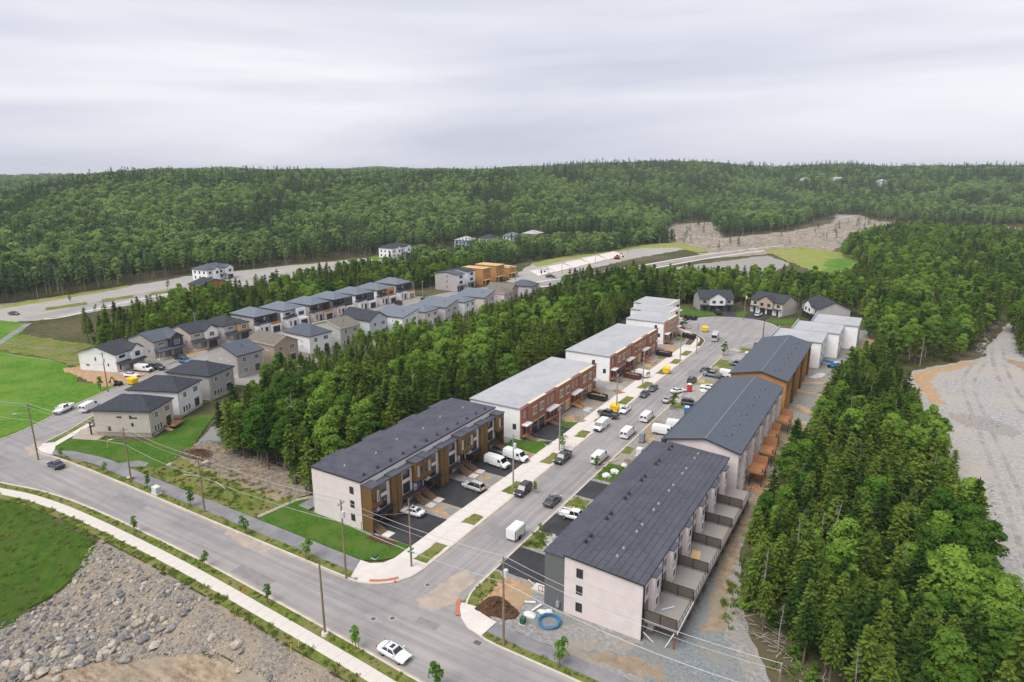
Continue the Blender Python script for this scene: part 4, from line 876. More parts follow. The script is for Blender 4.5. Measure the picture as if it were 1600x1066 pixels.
# ------------------------------------------------------------------ left row, near: brown and white modern block
def block_brown():
    t = thing('townhouse_block', 'modern townhouse block with brown bays, white walls and dark sheet roof, front stairs', 'townhouses', (-32.5, 74.0, 0))
    D, L, h = 11.9, 42.2, 9.0          # local x 0 (rear) .. D (front wall), y 0..L
    mb().box(0, D, 0, L, 0, h - .1).build('wall', 'pink_white_siding', t)
    r = mb().box(-.15, D + .1, -.2, L + .2, h - .1, h + .12).build('roof', 'dark_trim', t)
    mb().box(-.05, D + .0, -.1, L + .1, h + .12, h + .16).build('roof_membrane', 'dark_membrane', r)
    for i in range(4): mb().box(-.9, -.15, 3 + i * 10.6, 8.5 + i * 10.6, h - .1, h + .1).build('roof_step', 'dark_membrane', r)
    for i in range(12): vent(t, D - 1.2, 2.0 + i * 3.45, h + .16)
    for i in range(6): vent(t, 5.2 + (i % 2), 3 + i * 7, h + .16, 'galvanised', .6)
    for z in (2.9, 5.7): mb().box(.1, D - .1, -.012, .01, z, z + .05).build('panel_joint', 'light_grey_siding', t)
    for z in (1.2, 3.7, 6.3): window(t, 9.6, -.02, z, .9, 1.3, '-y', 'black_metal', 1, 2)
    # brown end return
    mb().box(D - .02, D + 2.25, -.06, .02, 0, h - .75).build('end_wall', 'brown_siding', t)
    mb().box(D + .0, D + .04, .3, L - .1, 7.6, h - .1).build('frieze', 'white_trim', t)
    s = L / 6
    for i in range(6):
        flip = i % 2
        ya = i * s
        Y = (lambda q: ya + q) if not flip else (lambda q: ya + s - q)
        def bxy(q0, q1): return (min(Y(q0), Y(q1)), max(Y(q0), Y(q1)))
        # bay over the door
        a, c = bxy(.05, 2.3)
        if not (i in (0,)): pass
        bay = mb().box(D, D + 2.2, a, c, 4.5, 8.3).build('bay', 'brown_siding', t)
        mb().box(D, D + 2.28, a - .04, c + .04, 4.3, 4.5).build('bay_soffit', 'black_metal', bay)
        mb().box(D - .2, D + 2.5, a - .15, c + .15, 8.3, 8.52).build('bay_roof', 'black_membrane', bay)
        window(bay, D + 2.22, Y(1.6), 5.4, .42, 2.0, '+x', 'white_trim')
        window(bay, D + 2.22, Y(.7), 5.6, .5, 1.5, '+x', 'dark_trim')
        # door, transom, side light
        mb().box(D, D + .9, a + .05, c - .05, 1.25, 1.42).build('landing', 'step_wood', t)
        panel(t, 'door', 'blue_door' if i in (0, 1, 2, 3) else 'garage_door', D + .02, Y(1.0), 1.45, 1.0, 2.1, '+x')
        panel(t, 'sidelight', 'glass', D + .02, Y(1.8), 1.45, .45, 2.1, '+x', .04)
        window(t, D + .02, Y(1.25), 3.65, 1.7, .6, '+x', 'white_trim')
        st = stairs(t, D + .9, D + 3.6, Y(1.15), 1.7, 1.4, 8)
        mb().box(D + 3.7, D + 5.3, Y(1.15) - .85, Y(1.15) + .85, 0, .1).build('step_slab', 'concrete', t)
        # window wall
        a2, c2 = bxy(2.3, 5.7)
        fw = mb().box(D + .05, D + 1.15, a2, c2, 2.5, 7.7).build('front_wall', 'pink_white_siding', t)
        for z, hh in ((3.0, 2.0), (5.75, 1.5)): window(t, D + 1.17, Y(3.9), z, 1.9, hh, '+x', 'black_metal', 2)
        mb().box(D, D + 1.65, a2, c2, 7.7, 7.92).build('canopy_roof', 'black_membrane', t)
        mb().box(D + 1.16, D + 2.3, a2, c2, 2.55, 2.75).build('balcony', 'dark_trim', t)
        railing(t, [(D + 2.25, a2 + .05), (D + 2.25, c2 - .05)], 2.75, 1.0, step=.45)
        mb().box(D + .01, D + .06, a2 + .2, c2 - .2, .1, 2.3).build('garage_door', 'garage_door', t)
        # pier
        a3, c3 = bxy(5.7, 6.95)
        pr = mb().box(D, D + 1.75, a3, c3, 0, 8.0).build('pier', 'brown_siding', t)
        mb().box(D - .1, D + 1.95, a3 - .08, c3 + .08, 8.0, 8.16).build('pier_cap', 'black_membrane', pr)
    mb().box(D + .0, D + 2.25, L - .02, L + .06, 0, h - .75).build('end_wall', 'brown_siding', t)
    mb().box(D - .6, D - .45, -.12, -.02, .1, 1.6).build('meter_box', 'cream_trim', t)
    mb().bar((D - .05, -.08, 0), (D - .05, -.08, 8.6), .08).build('downpipe', 'black_metal', t)
    return t
block_brown()

# ------------------------------------------------------------------ left row: brick blocks
def block_brick(x0, x1, y0, y1, h, label, brick='brick', pattern='NWMWMWN', group=None, osb_stairs=True):
    t = thing('townhouse_block', label, 'townhouses', (x0, y0, 0), 0, group)
    W, L = x1 - x0, y1 - y0
    mb().box(0, W - .3, 0, L, 0, h).build('wall', 'house_wrap', t)
    r = mb().box(-.2, W + .1, -.15, L + .15, h, h + .16).build('roof', 'grey_membrane', t)
    mb().box(-.24, W + .1, -.2, -.15, h - .12, h + .2).build('roof_edge', 'galvanised', r)
    mb().box(W - .3, W + .0, -.1, L + .1, 0.35, h + .35).build('front_wall', brick, t)
    mb().box(W - .3, W + .02, 0, L, 0, .35).build('foundation', 'kerb', t)
    unit = {'N': 2.6, 'W': 7.4, 'M': 4.9}; tot = sum(unit[c] for c in pattern); k = L / tot; y = 0
    for ci, c in enumerate(pattern):
        l = unit[c] * k; a, b_ = y, y + l
        if c == 'W':
            pj = mb().box(W + .0, W + .5, a + .1, b_ - .1, .35, h + .5).build('projecting_front', brick, t)
            mb().box(W - .35, W + .56, a + .05, b_ - .05, h + .5, h + .6).build('parapet_cap', 'cream_trim', pj)
            for q in (.3, .72):
                window(t, W + .52, a + l * q, 4.9, 1.7, 1.7, '+x', 'cream_trim', 2); 
                mb().box(W + .5, W + .58, a + l * q - 1.1, a + l * q + 1.1, 6.62, 6.85).build('lintel', 'cream_trim', t)
                mb().box(W + .5, W + .62, a + l * q - 1.05, a + l * q + 1.05, 4.72, 4.88).build('sill', 'cream_trim', t)
                if ci < 3 and osb_stairs: panel(t, 'garage_door', 'glass', W + .5, a + l * q, .35, 2.5, 2.6, '+x')
                else: window(t, W + .52, a + l * q, .5, 2.0, 2.5, '+x', 'cream_trim', 2, 2, pane='pale_osb' if q > .5 else 'glass')
                mb().box(W + .5, W + .58, a + l * q - 1.45, a + l * q + 1.45, 3.0, 3.2).build('lintel', 'cream_trim', t)
        else:
            mb().box(W, W + 1.5, a + .15, b_ - .15, 3.55, 3.85).build('canopy', 'white_trim', t)
            for q in ((.3, .72) if c == 'M' else (.5,)):
                window(t, W + .02, a + l * q, 5.0, .8, 1.6, '+x', 'cream_trim')
                panel(t, 'door', 'glass' if c == 'N' else 'garage_door', W + .0, a + l * q, 1.0, 1.05, 2.2, '+x', .05)
                stairs(t, W + .6, W + 3.0, a + l * q, 1.7, 1.0, 5, 'red_lumber' if ci > 2 else 'step_wood', None if ci > 2 else 'brown_post')
            mb().box(W, W + .65, a + .3, b_ - .3, .8, .98).build('landing', 'red_lumber', t)
            if c == 'M': mb().box(W, W + .3, (a + b_) / 2 - .25, (a + b_) / 2 + .25, 0.3, 3.55).build('pier', brick, t)
        y = b_
    window(t, W - 4.5, L + .01, 5.0, 1.1, 1.5, '+y', 'dark_trim')
    window(t, W * .87, -.02, 2.4, .9, 1.3, '-y', 'dark_trim')
    b = mb().box(W - 1.0, W - .3, L - .9, L - .3, h + .16, h + 1.3).build('chimney', 'dark_trim', r)
    return t
block_brick(-31.0, -17.0, 121.6, 163.2, 7.55, 'red brick townhouse block with flat grey roof, beside the brown block')
block_brick(-31.0, -16.4, 172.2, 213.4, 7.55, 'red brick townhouse block with flat grey roof, second one up the street')
block_brick(-31.4, -17.0, 222.2, 238.6, 7.7, 'pale brick townhouse end with flat grey roof, nearest of the stepped group', 'pale_brick', 'NWN')
block_brick(-36.2, -20.6, 239.0, 251.8, 7.7, 'white wrapped townhouse with flat grey roof, middle of the stepped group', 'house_wrap', 'NWN')
block_brick(-40.0, -25.4, 252.2, 267.0, 7.7, 'white wrapped townhouse with flat grey roof, farthest of the stepped group', 'house_wrap', 'NWN')
# ------------------------------------------------------------------ detached houses
def found(t, d, w, z=.45, m='kerb'): mb().box(-d + .05, -.05, .05, w - .05, -0.1, z).build('foundation', m, t)
def back_house(x, y, rz, label, wall='grey_siding', roof='shingles', kind='hip', d=13.6, w=9.2, ze=6.1, rise=2.2, lift=.5, deck=False, group=None, frame='white_trim'):
    """house seen from its garden side: rear wall looks to +x, side wall to -y"""
    ze += .8 if not deck else .3; rise *= 1.12
    t = thing('house', label, 'house', (x, y, 0), radians(rz), group)
    found(t, d, w, lift, 'stone_veneer' if deck else 'kerb')
    b = mb().box(-d, 0, 0, w, lift, ze)
    if kind in ('ridge_x', 'ridge_y', 'shed_y'): gable_tri(b, kind, -d, 0, 0, w, ze, rise * (1 if kind == 'shed_y' else .93))
    b.build('wall', wall, t)
    r = roof_slab(t, kind, -d, 0, 0, w, ze + .05, rise, roof, over=.4)
    mb().tube([(0, 0, -.3), (0, 0, .7)], .09).build('vent_pipe', 'black_metal', r, (-3.4, w * .5, ze + rise * .6))
    for yy in (0, w): mb().box(-.02, .05, yy - .05, yy + .05, lift, ze - .1).build('corner_trim', 'white_trim', t)
    window(t, .02, w * .26, ze - 2.3, 1.3, 1.35, '+x', frame, 2, 2); window(t, .02, w * .74, ze - 2.3, 1.9, 1.35, '+x', frame, 3, 2)
    if deck or lift < 1:
        for q in (.16, .28, .40): window(t, .02, w * q, .9, .8, 1.6, '+x', frame)
        panel(t, 'patio_door', 'glass', .02, w * .76, .7, 1.9, 2.1, '+x', .04); window(t, .02, w * .76, 2.85, 1.9, .3, '+x', frame)
    else:
        window(t, .02, w * .28, 1.3, 1.6, 1.4, '+x', frame, 3, 2); panel(t, 'patio_door', 'glass', .02, w * .76, .9, 1.7, 2.0, '+x', .04)
    if w > 8: window(t, .02, w * .2, .12, 1.0, .3, '+x', 'white_trim')
    for q, z, a, c in ((-.35 * d, 4.4, .5, .8), (-.55 * d, 4.6, 1.2, .35), (-.33 * d, 2.6, .5, .8), (-.75 * d, 1.4, .6, 1.0), (-.28 * d, 4.5, 1.3, .3)):
        window(t, q, -.02, z, a, c, '-y', 'dark_trim' if deck else frame)
    mb().bar((-.05, -.07, .2), (-.05, -.07, ze - .1), .09).build('downpipe', 'dark_trim' if wall != 'white_siding' else 'grey_metal', t)
    # street side: garage and porch
    panel(t, 'garage_door', 'garage_door', -d - .02, w * .3, lift, 2.8, 2.2, '-x', ribs=4); window(t, -d - .02, w * .5, 3.9, 1.8, 1.4, '-x', frame, 2)
    pr = mb().box(-d - 1.8, -d, .2, w * .8, 2.9, 3.1).build('porch_roof', roof, t)
    for yy in (.4, w * .78): mb().box(-d - 1.7, -d - 1.45, yy - .12, yy + .12, 0, 2.9).build('porch_post', 'dark_trim', t)
    if deck:
        dk = mb().box(0, 2.6, w * .55, w * .98, .75, .9).build('deck', 'red_lumber', t)
        railing(dk, [(2.55, w * .55), (2.55, w * .98), (.1, w * .98)], .9, .95, 'brown_post', step=.35)
        stp = stairs(t, .6, 2.2, w * .48, 1.1, .8, 4, 'lumber', None)
        mb().tube([(.8, w * .62, .9), (.8, w * .62, 1.5)], [.3, .38], 8).build('barbecue', 'black_metal', t)
    return t
gR = None
back_house(-91.2, 79.2, 27, 'beige house with dark hip roof and small wooden deck, nearest house on the left', 'beige_siding', 'shingles', 'hip', 13.6, 9.0, deck=True, lift=1.0)
back_house(-97.2, 90.2, 24, 'white house with dark hip roof behind the beige house', 'white_siding', 'shingles', 'hip', 13.6, 9.4, lift=.6)
back_house(-102.0, 102.2, 15, 'grey house with dark hip roof, third back from the beige house', 'grey_siding', 'shingles', 'hip', 13.8, 9.4, lift=.6)
back_house(-112.4, 118.7, 0, 'grey gabled house with slate roof and tall foundation beside the wood', 'grey_siding', 'slate_shingles', 'ridge_y', 14, 8.9, rise=2.3, lift=1.3)
back_house(-113.0, 132.6, -4, 'tan gabled house with taupe shingle roof', 'tan_siding', 'taupe_shingles', 'ridge_x', 13.6, 8.8, rise=2.1)
back_house(-112.2, 146.4, -2, 'bright white house with slate blue hip roof beside the wood', 'white_siding', 'slate_shingles', 'hip', 12.8, 9.0, rise=2.5, lift=.9)
back_house(-111.9, 160.0, -3, 'pale green-grey house with taupe gable roof', 'green_grey_siding', 'taupe_shingles', 'ridge_y', 14, 8.8, rise=1.8, lift=.9)
back_house(-110.9, 173.6, -3, 'pale blue house with steep dark gable facing the wood', 'bluish_siding', 'shingles', 'ridge_x', 15, 8.8, rise=2.6, lift=.9)
back_house(-106.0, 186.0, 2, 'white house with grey sloping roof past the pale blue gable', 'white_siding', 'light_shingles', 'shed_y', 14, 9.5, ze=5.6, rise=1.7)
back_house(-105.0, 198.4, 2, 'pale pinkish house with grey hip roof in the garden row', 'pink_white_siding', 'light_shingles', 'hip', 13, 8.6, ze=5.6, rise=1.6)
back_house(-103.6, 209.6, 4, 'grey house with sloping slate roof in the garden row', 'light_grey_siding', 'light_shingles', 'shed_y', 14, 9.6, ze=5.6, rise=1.8)
back_house(-103.0, 222.4, 4, 'small white house with grey hip roof beyond the grey sloping roof', 'white_siding', 'light_shingles', 'hip', 12, 8.2, ze=5.7, rise=1.5)
back_house(-101.6, 235.0, 5, 'beige house with grey sloping roof in the garden row', 'beige_siding', 'light_shingles', 'shed_y', 14, 9.4, ze=5.6, rise=1.8)
back_house(-99.6, 248.4, 5, 'white house with taupe hip roof near the end of the garden row', 'pink_white_siding', 'taupe_shingles', 'hip', 12, 8.4, ze=5.6, rise=1.8)
back_house(-104.0, 261.0, 8, 'tan house with taupe gable roof at the end of the garden row', 'tan_siding', 'taupe_shingles', 'ridge_x', 12, 9, ze=5.0, rise=2.0)
back_house(-101.0, 276.0, 8, 'low house with dark blue-grey roof, last of the garden row', 'light_grey_siding', 'slate_shingles', 'hip', 12, 9.5, ze=4.6, rise=2.0)

def front_house(x, y, rz, label, wall, roof, gable=None, accent=None, d=13, w=9.6, ze=6.0, rise=2.3, garage='garage_door', group=None, stone='stone_veneer'):
    """house seen from the street: front looks to +x, with front gable, porch roof and garage"""
    t = thing('house', label, 'house', (x, y, 0), radians(rz), group)
    found(t, d, w)
    b = mb().box(-d, 0, 0, w, .4, ze)
    kind = 'ridge_y' if gable else 'hip'
    if kind == 'ridge_y': gable_tri(b, kind, -d, 0, 0, w, ze, rise * .93)
    b.build('wall', wall, t)
    roof_slab(t, kind, -d, 0, 0, w, ze + .05, rise, roof, over=.4)
    # front gable bay
    g0, g1 = w * .52, w - .1
    gb = mb().box(0, 1.3, g0, g1, 2.9, ze + (.2 if gable else 0))
    if gable: gb.add([(1.3, g0, ze + .2), (1.3, g1, ze + .2), (1.3, (g0 + g1) / 2, ze + 1.75)], [(0, 1, 2)])
    bay = gb.build('front_bay', accent or wall, t)
    if gable: roof_slab(bay, 'ridge_x', -d * .42, 1.3, g0, g1, ze + .25, 1.7, roof, over=.3, name='bay_roof')
    else: mb().box(-.2, 1.7, g0 - .3, g1 + .3, ze, ze + .2).build('bay_roof', roof, bay)
    window(bay, 1.32, (g0 + g1) / 2, 3.9, 1.9, 1.5, '+x', 'black_metal' if wall == 'white_siding' else 'white_trim', 2, 2)
    # garage block and porch
    mb().box(0, 1.5, g0 + .05, g1 - .05, .05, 2.9).build('garage_front', stone, t)
    panel(t, 'garage_door', garage, 1.52, (g0 + g1) / 2, .1, 3.1, 2.3, '+x', ribs=4)
    pr = roof_slab(t, 'shed_x', 0.0, 2.4, .1, w - .1, 3.5, -.6, roof, over=.2, th=.16, name='porch_roof')
    for yy in (.35, w * .48): mb().box(1.7, 2.05, yy - .17, yy + .17, .1, 2.8).build('porch_post', stone, t)
    mb().box(0, 2.2, .1, w * .5, 0, .35).build('porch_floor', 'concrete', t)
    panel(t, 'door', 'white_door' if garage != 'white_door' else 'garage_door', .02, w * .3, .4, 1.0, 2.1, '+x'); window(t, .02, w * .14, .9, .5, 1.5, '+x', 'black_metal')
    window(t, .02, w * .26, 4.4, 2.2, .9, '+x', 'black_metal' if wall == 'white_siding' else 'white_trim', 3)
    for q, z, a, c in ((-.55 * d, 3.6, .4, 1.1), (-.78 * d, 1.9, 1.1, .4), (-.22 * d, 2.2, .4, .8)): window(t, q, -.02, z, a, c, '-y', 'dark_trim')
    sheet('driveway', [], 'gravel', 0) if False else None
    return t
front_house(-148.0, 102.6, 18, 'white gabled house with dark roof and stone porch, nearest of the street row', 'white_siding', 'shingles', True, None, 13.5, 9.6, garage='debris')
front_house(-152.6, 117.4, 4, 'grey house with dark blue front gable and slate roof', 'grey_siding', 'slate_shingles', True, 'dark_siding', 13, 9.8, garage='glass')
front_house(-153.0, 130.6, 0, 'beige house with white front gable and dark garage door', 'beige_siding', 'shingles', True, 'white_siding', 12.6, 9.6)
front_house(-152.8, 143.6, 0, 'grey house with yellow board bay above a dark garage', 'light_grey_siding', 'shingles', False, 'pale_osb', 12.6, 9.6)

def modern_house(x, y, rz, label, wall, box, accent, osb=False, d=13, w=10.6, ze=6.6, roof='light_shingles', balcony=True, gdoor='garage_door'):
    """flat modern street house: low hip roof, white lower box with garage, recessed dark upper storey"""
    t = thing('house', label, 'house', (x, y, 0), radians(rz))
    found(t, d, w)
    mb().box(-d, 0, 0, w, .4, ze).build('wall', wall, t)
    roof_slab(t, 'hip', -d, .9, 0, w, ze + .05, 2.2, roof, over=.5, th=.3)
    # near half: tall box, far half: garage box with balcony
    nb = mb().box(0, 2.6, .1, w * .48, .1, 3.9).build('entry_box', box, t)
    roof_slab(nb, 'shed_y', 0, 2.6, .1, w * .48, 4.0, .7, 'shingles', over=.25, th=.2, name='entry_roof')
    mb().box(0, .06, .2, w * .46, 4.4, ze - .2).build('upper_cladding', accent, t)
    gbx = mb().box(0, 3.4, w * .52, w - .05, .1, 3.2).build('garage_box', box, t)
    panel(gbx, 'garage_door', gdoor, 3.42, w * .76, .15, 3.2, 2.3, '+x', ribs=4)
    if balcony:
        mb().box(3.3, 3.45, w * .52, w - .05, 3.2, 4.1).build('balcony_front', 'osb' if osb or label.endswith('balcony front') else box, gbx)
        mb().box(0, .06, w * .53, w - .1, 3.25, ze - .2).build('upper_cladding', accent, t)
        window(t, .08, w * .76, 3.6, 2.6, 2.1, '+x', 'black_metal', 2)
        mb().box(0, 3.3, w - .25, w - .05, 3.2, ze).build('fin_wall', accent, gbx)
    else:
        ub = mb().box(0, 2.0, w * .52, w - .05, 3.2, ze - .1).build('upper_box', 'osb' if osb else accent, t)
        window(ub, 2.02, w * .76, 4.1, 2.6, 1.5, '+x', 'black_metal', 2)
    window(nb, 2.62, w * .14, .9, .6, 1.9, '+x', 'black_metal'); panel(nb, 'door', 'garage_door', 2.62, w * .36, .2, 1.2, 2.4, '+x')
    window(t, .08, w * .24, 4.7, 2.4, .9, '+x', 'black_metal', 2)
    window(t, -.6 * d, -.02, 4.5, .5, 1.0, '-y', 'dark_trim'); window(t, -.3 * d, -.02, 2.4, .5, 1.0, '-y', 'dark_trim')
    mb().box(.0, .06, w * .495, w * .515, .1, ze - .1).build('trim', 'white_trim', t)
    return t
mods = [(156.6, 'light_grey_siding', 'white_siding', 'charcoal_siding', False, True, 'modern house with white garage box and orange board balcony front'), (170.0, 'white_siding', 'white_siding', 'white_siding', False, False, 'modern all-white house with flat grey roof and black windows'),
        (183.2, 'grey_siding', 'beige_siding', 'charcoal_siding', True, True, 'unfinished modern house with beige stone boxes and board balcony'), (196.4, 'charcoal_siding', 'pink_white_siding', 'dark_siding', False, False, 'dark modern house with pale garage wall'),
        (209.8, 'white_siding', 'white_siding', 'dark_siding', False, False, 'white modern house with dark blue upper box'), (223.2, 'white_siding', 'pink_white_siding', 'osb', True, False, 'modern house with orange board front still unclad'), (237.2, 'grey_siding', 'white_siding', 'charcoal_siding', True, True, 'modern house with tall grey roof, last of the street row')]
for i, (y, wl_, bx, ac, osb, bal, lab) in enumerate(mods):
    modern_house(-153.4 + .3 * (i % 3), y, 0, lab, wl_, bx, ac, osb, w=9.8, ze=6.9 + .5 * (i == 6), balcony=bal, gdoor='osb' if i == 6 else 'garage_door')

# narrow three-storey houses and bare frames by the far road
def tower_house(x, y, rz, label, wall, front, roof, frame=False, w=6.6, d=14, ze=8.6, storeys=3):
    t = thing('house', label, 'house', (x, y, 0), radians(rz))
    b = mb().box(-d, 0, 0, w, 0, ze)
    if not frame: gable_tri(b, 'ridge_y', -d, 0, 0, w, ze, 1.0)
    b.build('wall', wall, t)
    if frame:
        r = mb().box(-d - .2, .3, -.2, w + .2, ze, ze + .2).build('roof', 'pale_osb', t)
        if storeys == 2: mb().box(-d * .6, .1, .2, w * .4, ze + .2, ze + 1.2).build('frame', 'lumber', t)
    else: roof_slab(t, 'ridge_y', -d, 0, 0, w, ze + .05, 1.2, roof, over=.3)
    mb().box(0, .08, .1, w - .1, 3.0, ze - .1).build('front_cladding', front, t)
    for k in range(1, storeys): window(t, .1, w * .5, .9 + 2.8 * k, 2.6 if not frame else 1.2, 1.5, '+x', 'black_metal' if not frame else 'pale_osb', 2 if not frame else 1)
    if frame:
        for k in range(1, storeys): window(t, .1, w * .8, .9 + 2.8 * k, .9, 1.2, '+x', 'pale_osb')
    panel(t, 'garage_door', 'garage_door', .02, w * .6, .05, 2.8, 2.3, '+x', ribs=4); panel(t, 'door', 'garage_door', .02, w * .14, .05, .95, 2.1, '+x')
    mb().box(0, 1.8, -.2, w * .9, 2.6, 2.8).build('porch_roof', 'black_membrane' if not frame else 'pale_osb', t)
    for q in (.2, w * .86): mb().box(1.5, 1.7, q - .1, q + .1, 0, 2.6).build('porch_post', 'charcoal_siding' if not frame else 'lumber', t)
    for z in (1.6, 4.4, 7.0)[:storeys]: window(t, -d * .45, -.02, z, .5, .8, '-y', 'dark_trim')
    return t
tower_house(-141.0, 269.8, 0, 'narrow grey three-storey house with white front', 'grey_siding', 'white_siding', 'slate_shingles')
tower_house(-142.4, 281.4, 0, 'narrow white three-storey house beside the board-clad frames', 'bluish_siding', 'white_siding', 'shingles')
tower_house(-140.8, 293.4, 0, 'bare board-clad house frame, left of the three frames', 'osb', 'osb', 'pale_osb', True, 7.2)
tower_house(-141.0, 306.8, 0, 'bare board-clad house frame, tallest of the three frames', 'osb', 'osb', 'pale_osb', True, 8.6)
tower_house(-141.4, 321.6, 0, 'low unroofed house frame, right of the three frames', 'osb', 'osb', 'pale_osb', True, 8.0, 12, 5.6, 2)

# villas by the far forest edge
def villa(x, y, rz, label, wall, roof, w=17, d=12, ze=6.4, rise=2.6, wings=True, frame='black_metal'):
    t = thing('house', label, 'house', (x, y, 0), radians(rz))
    mb().box(-d, 0, 0, w, 0, ze).build('wall', wall, t)
    roof_slab(t, 'hip', -d, 0, 0, w, ze, rise, roof, over=.4)
    if wings:
        for y0, y1 in ((w * .22, w * .42), (w * .70, w * .98)):
            b = mb().box(0, 1.6, y0, y1, 0, ze); b.add([(1.6, y0, ze), (1.6, y1, ze), (1.6, (y0 + y1) / 2, ze + 1.5)], [(0, 1, 2)])
            g = b.build('front_wing', wall, t); roof_slab(g, 'ridge_x', -d * .4, 1.6, y0, y1, ze + .05, 1.6, roof, over=.3, name='wing_roof')
            window(g, 1.62, (y0 + y1) / 2, 3.9, 1.7, 1.4, '+x', frame, 2)
        mb().box(0, 2.2, w * .42, w * .7, 2.7, 2.9).build('porch_roof', roof, t)
        panel(t, 'garage_door', 'garage_door', 1.65, w * .84, .05, 3.6, 2.3, '+x', ribs=4)
    for q in (.12, .56): 
        for z in (1.0, 3.9): window(t, .02, w * q, z, 1.6, 1.4, '+x', frame, 2)
    for q in (.2, .5, .8):
        for z in (1.0, 3.9): window(t, -d * q, -.02, z, 1.1, 1.5, '-y', frame)
    return t
villa(-278.6, 224.4, 5, 'white villa with grey hip roof at the far forest edge on the left', 'white_siding', 'slate_shingles')
back_house(-231.0, 188.0, -5, 'orange board-clad house with dark roof in front of the white villa', 'osb', 'shingles', 'ridge_x', 10.5, 15.5, ze=6.2, frame='pale_osb')
villa(-256.9, 353.2, 0, 'white villa with dark hip roof at the forest edge, above the street row', 'white_siding', 'shingles', 20, 12, 7.0)
villa(-245.0, 428.0, 0, 'pale blue wrapped house with light roof among far trees', 'sky_blue_wrap', 'grey_membrane', 15, 12, wings=False)
villa(-239.0, 452.0, 0, 'white house with dark hip roof among far trees', 'white_siding', 'shingles', 14, 11, wings=False)
villa(-232.0, 478.0, 0, 'grey-roofed pale house half hidden by far trees', 'bluish_siding', 'light_shingles', 14, 11, wings=False)
villa(-226.0, 503.0, 0, 'orange board-clad house with pale roof at the far forest edge', 'osb', 'grey_membrane', 17, 13, wings=False, frame='pale_osb')

# houses round the cul-de-sac: twin gable fronts (front looks to -y here)
def twin_house(x, y, rz, label, wall, gable_wall, lower, w=14.5, d=11, ze=5.6, rise=2.9):
    t = thing('house', label, 'house', (x, y, 0), radians(rz))       # local: front at y=0 looking -y, x 0..w
    b = mb().box(0, w, 0, d, 0, ze); gable_tri(b, 'ridge_x', 0, w, 0, d, ze, rise * .95); b.build('wall', wall, t)
    roof_slab(t, 'ridge_x', 0, w, 0, d, ze + .05, rise, 'shingles', over=.4)
    g0, g1 = w * .28, w * .74
    gb = mb().box(g0, g1, -1.0, 0, 2.7, ze + .3); gb.add([(g0, -1.0, ze + .3), (g1, -1.0, ze + .3), ((g0 + g1) / 2, -1.0, ze + 2.4)], [(0, 1, 2)])
    bay = gb.build('front_gable', gable_wall, t)
    roof_slab(bay, 'ridge_y', g0, g1, -1.0, d * .5, ze + .35, 2.3, 'shingles', over=.3, name='gable_roof')
    mb().box(.1, w - .1, -.08, 0, .1, 2.9).build('lower_cladding', lower, t)
    for q in (.4, .62): window(bay, w * q, -1.02, 3.6, 1.4, 1.2, '-y', 'dark_trim', 2); panel(t, 'garage_door', 'garage_door', w * q, -.1, .05, 2.5, 2.3, '-y', ribs=4)
    for q in (.14, .87): window(t, w * q, -.02, 3.6, 1.4, 1.2, '-y', 'dark_trim', 2); panel(t, 'door', 'garage_door', w * q, -.1, .1, .95, 2.1, '-y')
    for a, c in ((.2, w * .27), (w * .75, w - .2)):
        mb().box(a, c, -1.6, 0, 2.7, 2.95).build('porch_roof', 'shingles', t)
        mb().box(c - .4, c - .1, -1.5, -1.2, 0, 2.7).build('porch_post', lower, t)
    return t
twin_house(-22.0, 286.0, 30, 'twin house with white front gable and charcoal lower front at the cul-de-sac', 'grey_siding', 'white_siding', 'charcoal_siding')
twin_house(-2.8, 297.0, -22, 'twin house with brown front gable and white lower front at the cul-de-sac', 'beige_siding', 'tan_siding', 'white_siding', 15.0)
twin_house(17.5, 301.0, -60, 'twin house with white gable and long dark roof right of the cul-de-sac', 'light_grey_siding', 'white_siding', 'charcoal_siding', 15.5, 13)
# far white roofs among the hill trees
for i, (px, py, dist) in enumerate([(1325, 279, 0), (1276, 278, 0), (1394, 287, 0)]):
    a = math.radians(25.5 + (px - 1325) * .045); D = 1350
    X = CAM_X + D * (sin(a) * cos(HEADING) - cos(a) * sin(HEADING)); Y = D * (sin(a) * sin(HEADING) + cos(a) * cos(HEADING))
    z = float(height_at(X, Y))
    h = villa(X, Y, -40, ['white house high on the far wooded hill, largest of three', 'white house high on the far wooded hill, leftmost of three', 'white house on the far wooded hill, rightmost of three'][i], 'white_siding', 'grey_membrane', 22 if i == 0 else 14, 12, 15, 3, False)
    h.location.z = z
# ------------------------------------------------------------------ trees
def kites(c, u, v):
    """one small kite-shaped leaf or needle spray per row: centre c, half-length u, half-width v"""
    n = len(c)
    V = np.stack([c - u, c + v, c + u, c - v], 1).reshape(-1, 3)
    F = np.arange(4 * n).reshape(n, 4)
    return V, F
def np_mesh(name, parts):
    """parts: list of (verts, quads, material)"""
    V = np.concatenate([p[0] for p in parts]); off = 0; Fs = []; mi = []
    for k, (v, f, m) in enumerate(parts):
        Fs.append(f + off); off += len(v); mi += [k] * len(f)
    F = np.concatenate(Fs)
    me = bpy.data.meshes.new(name)
    me.vertices.add(len(V)); me.vertices.foreach_set('co', V.astype(np.float32).ravel())
    me.loops.add(F.size); me.loops.foreach_set('vertex_index', F.astype(np.int32).ravel())
    me.polygons.add(len(F)); me.polygons.foreach_set('loop_start', np.arange(0, F.size, 4, dtype=np.int32))
    for p in parts: me.materials.append(M[p[2]])
    me.polygons.foreach_set('material_index', np.array(mi, np.int32))
    me.update(calc_edges=True); return me
def tube_np(pts, rads, n=5):
    b = MB(); b.tube(pts, rads, n)
    f = [q for q in b.f if len(q) == 4]
    return np.array(b.v), np.array(f)
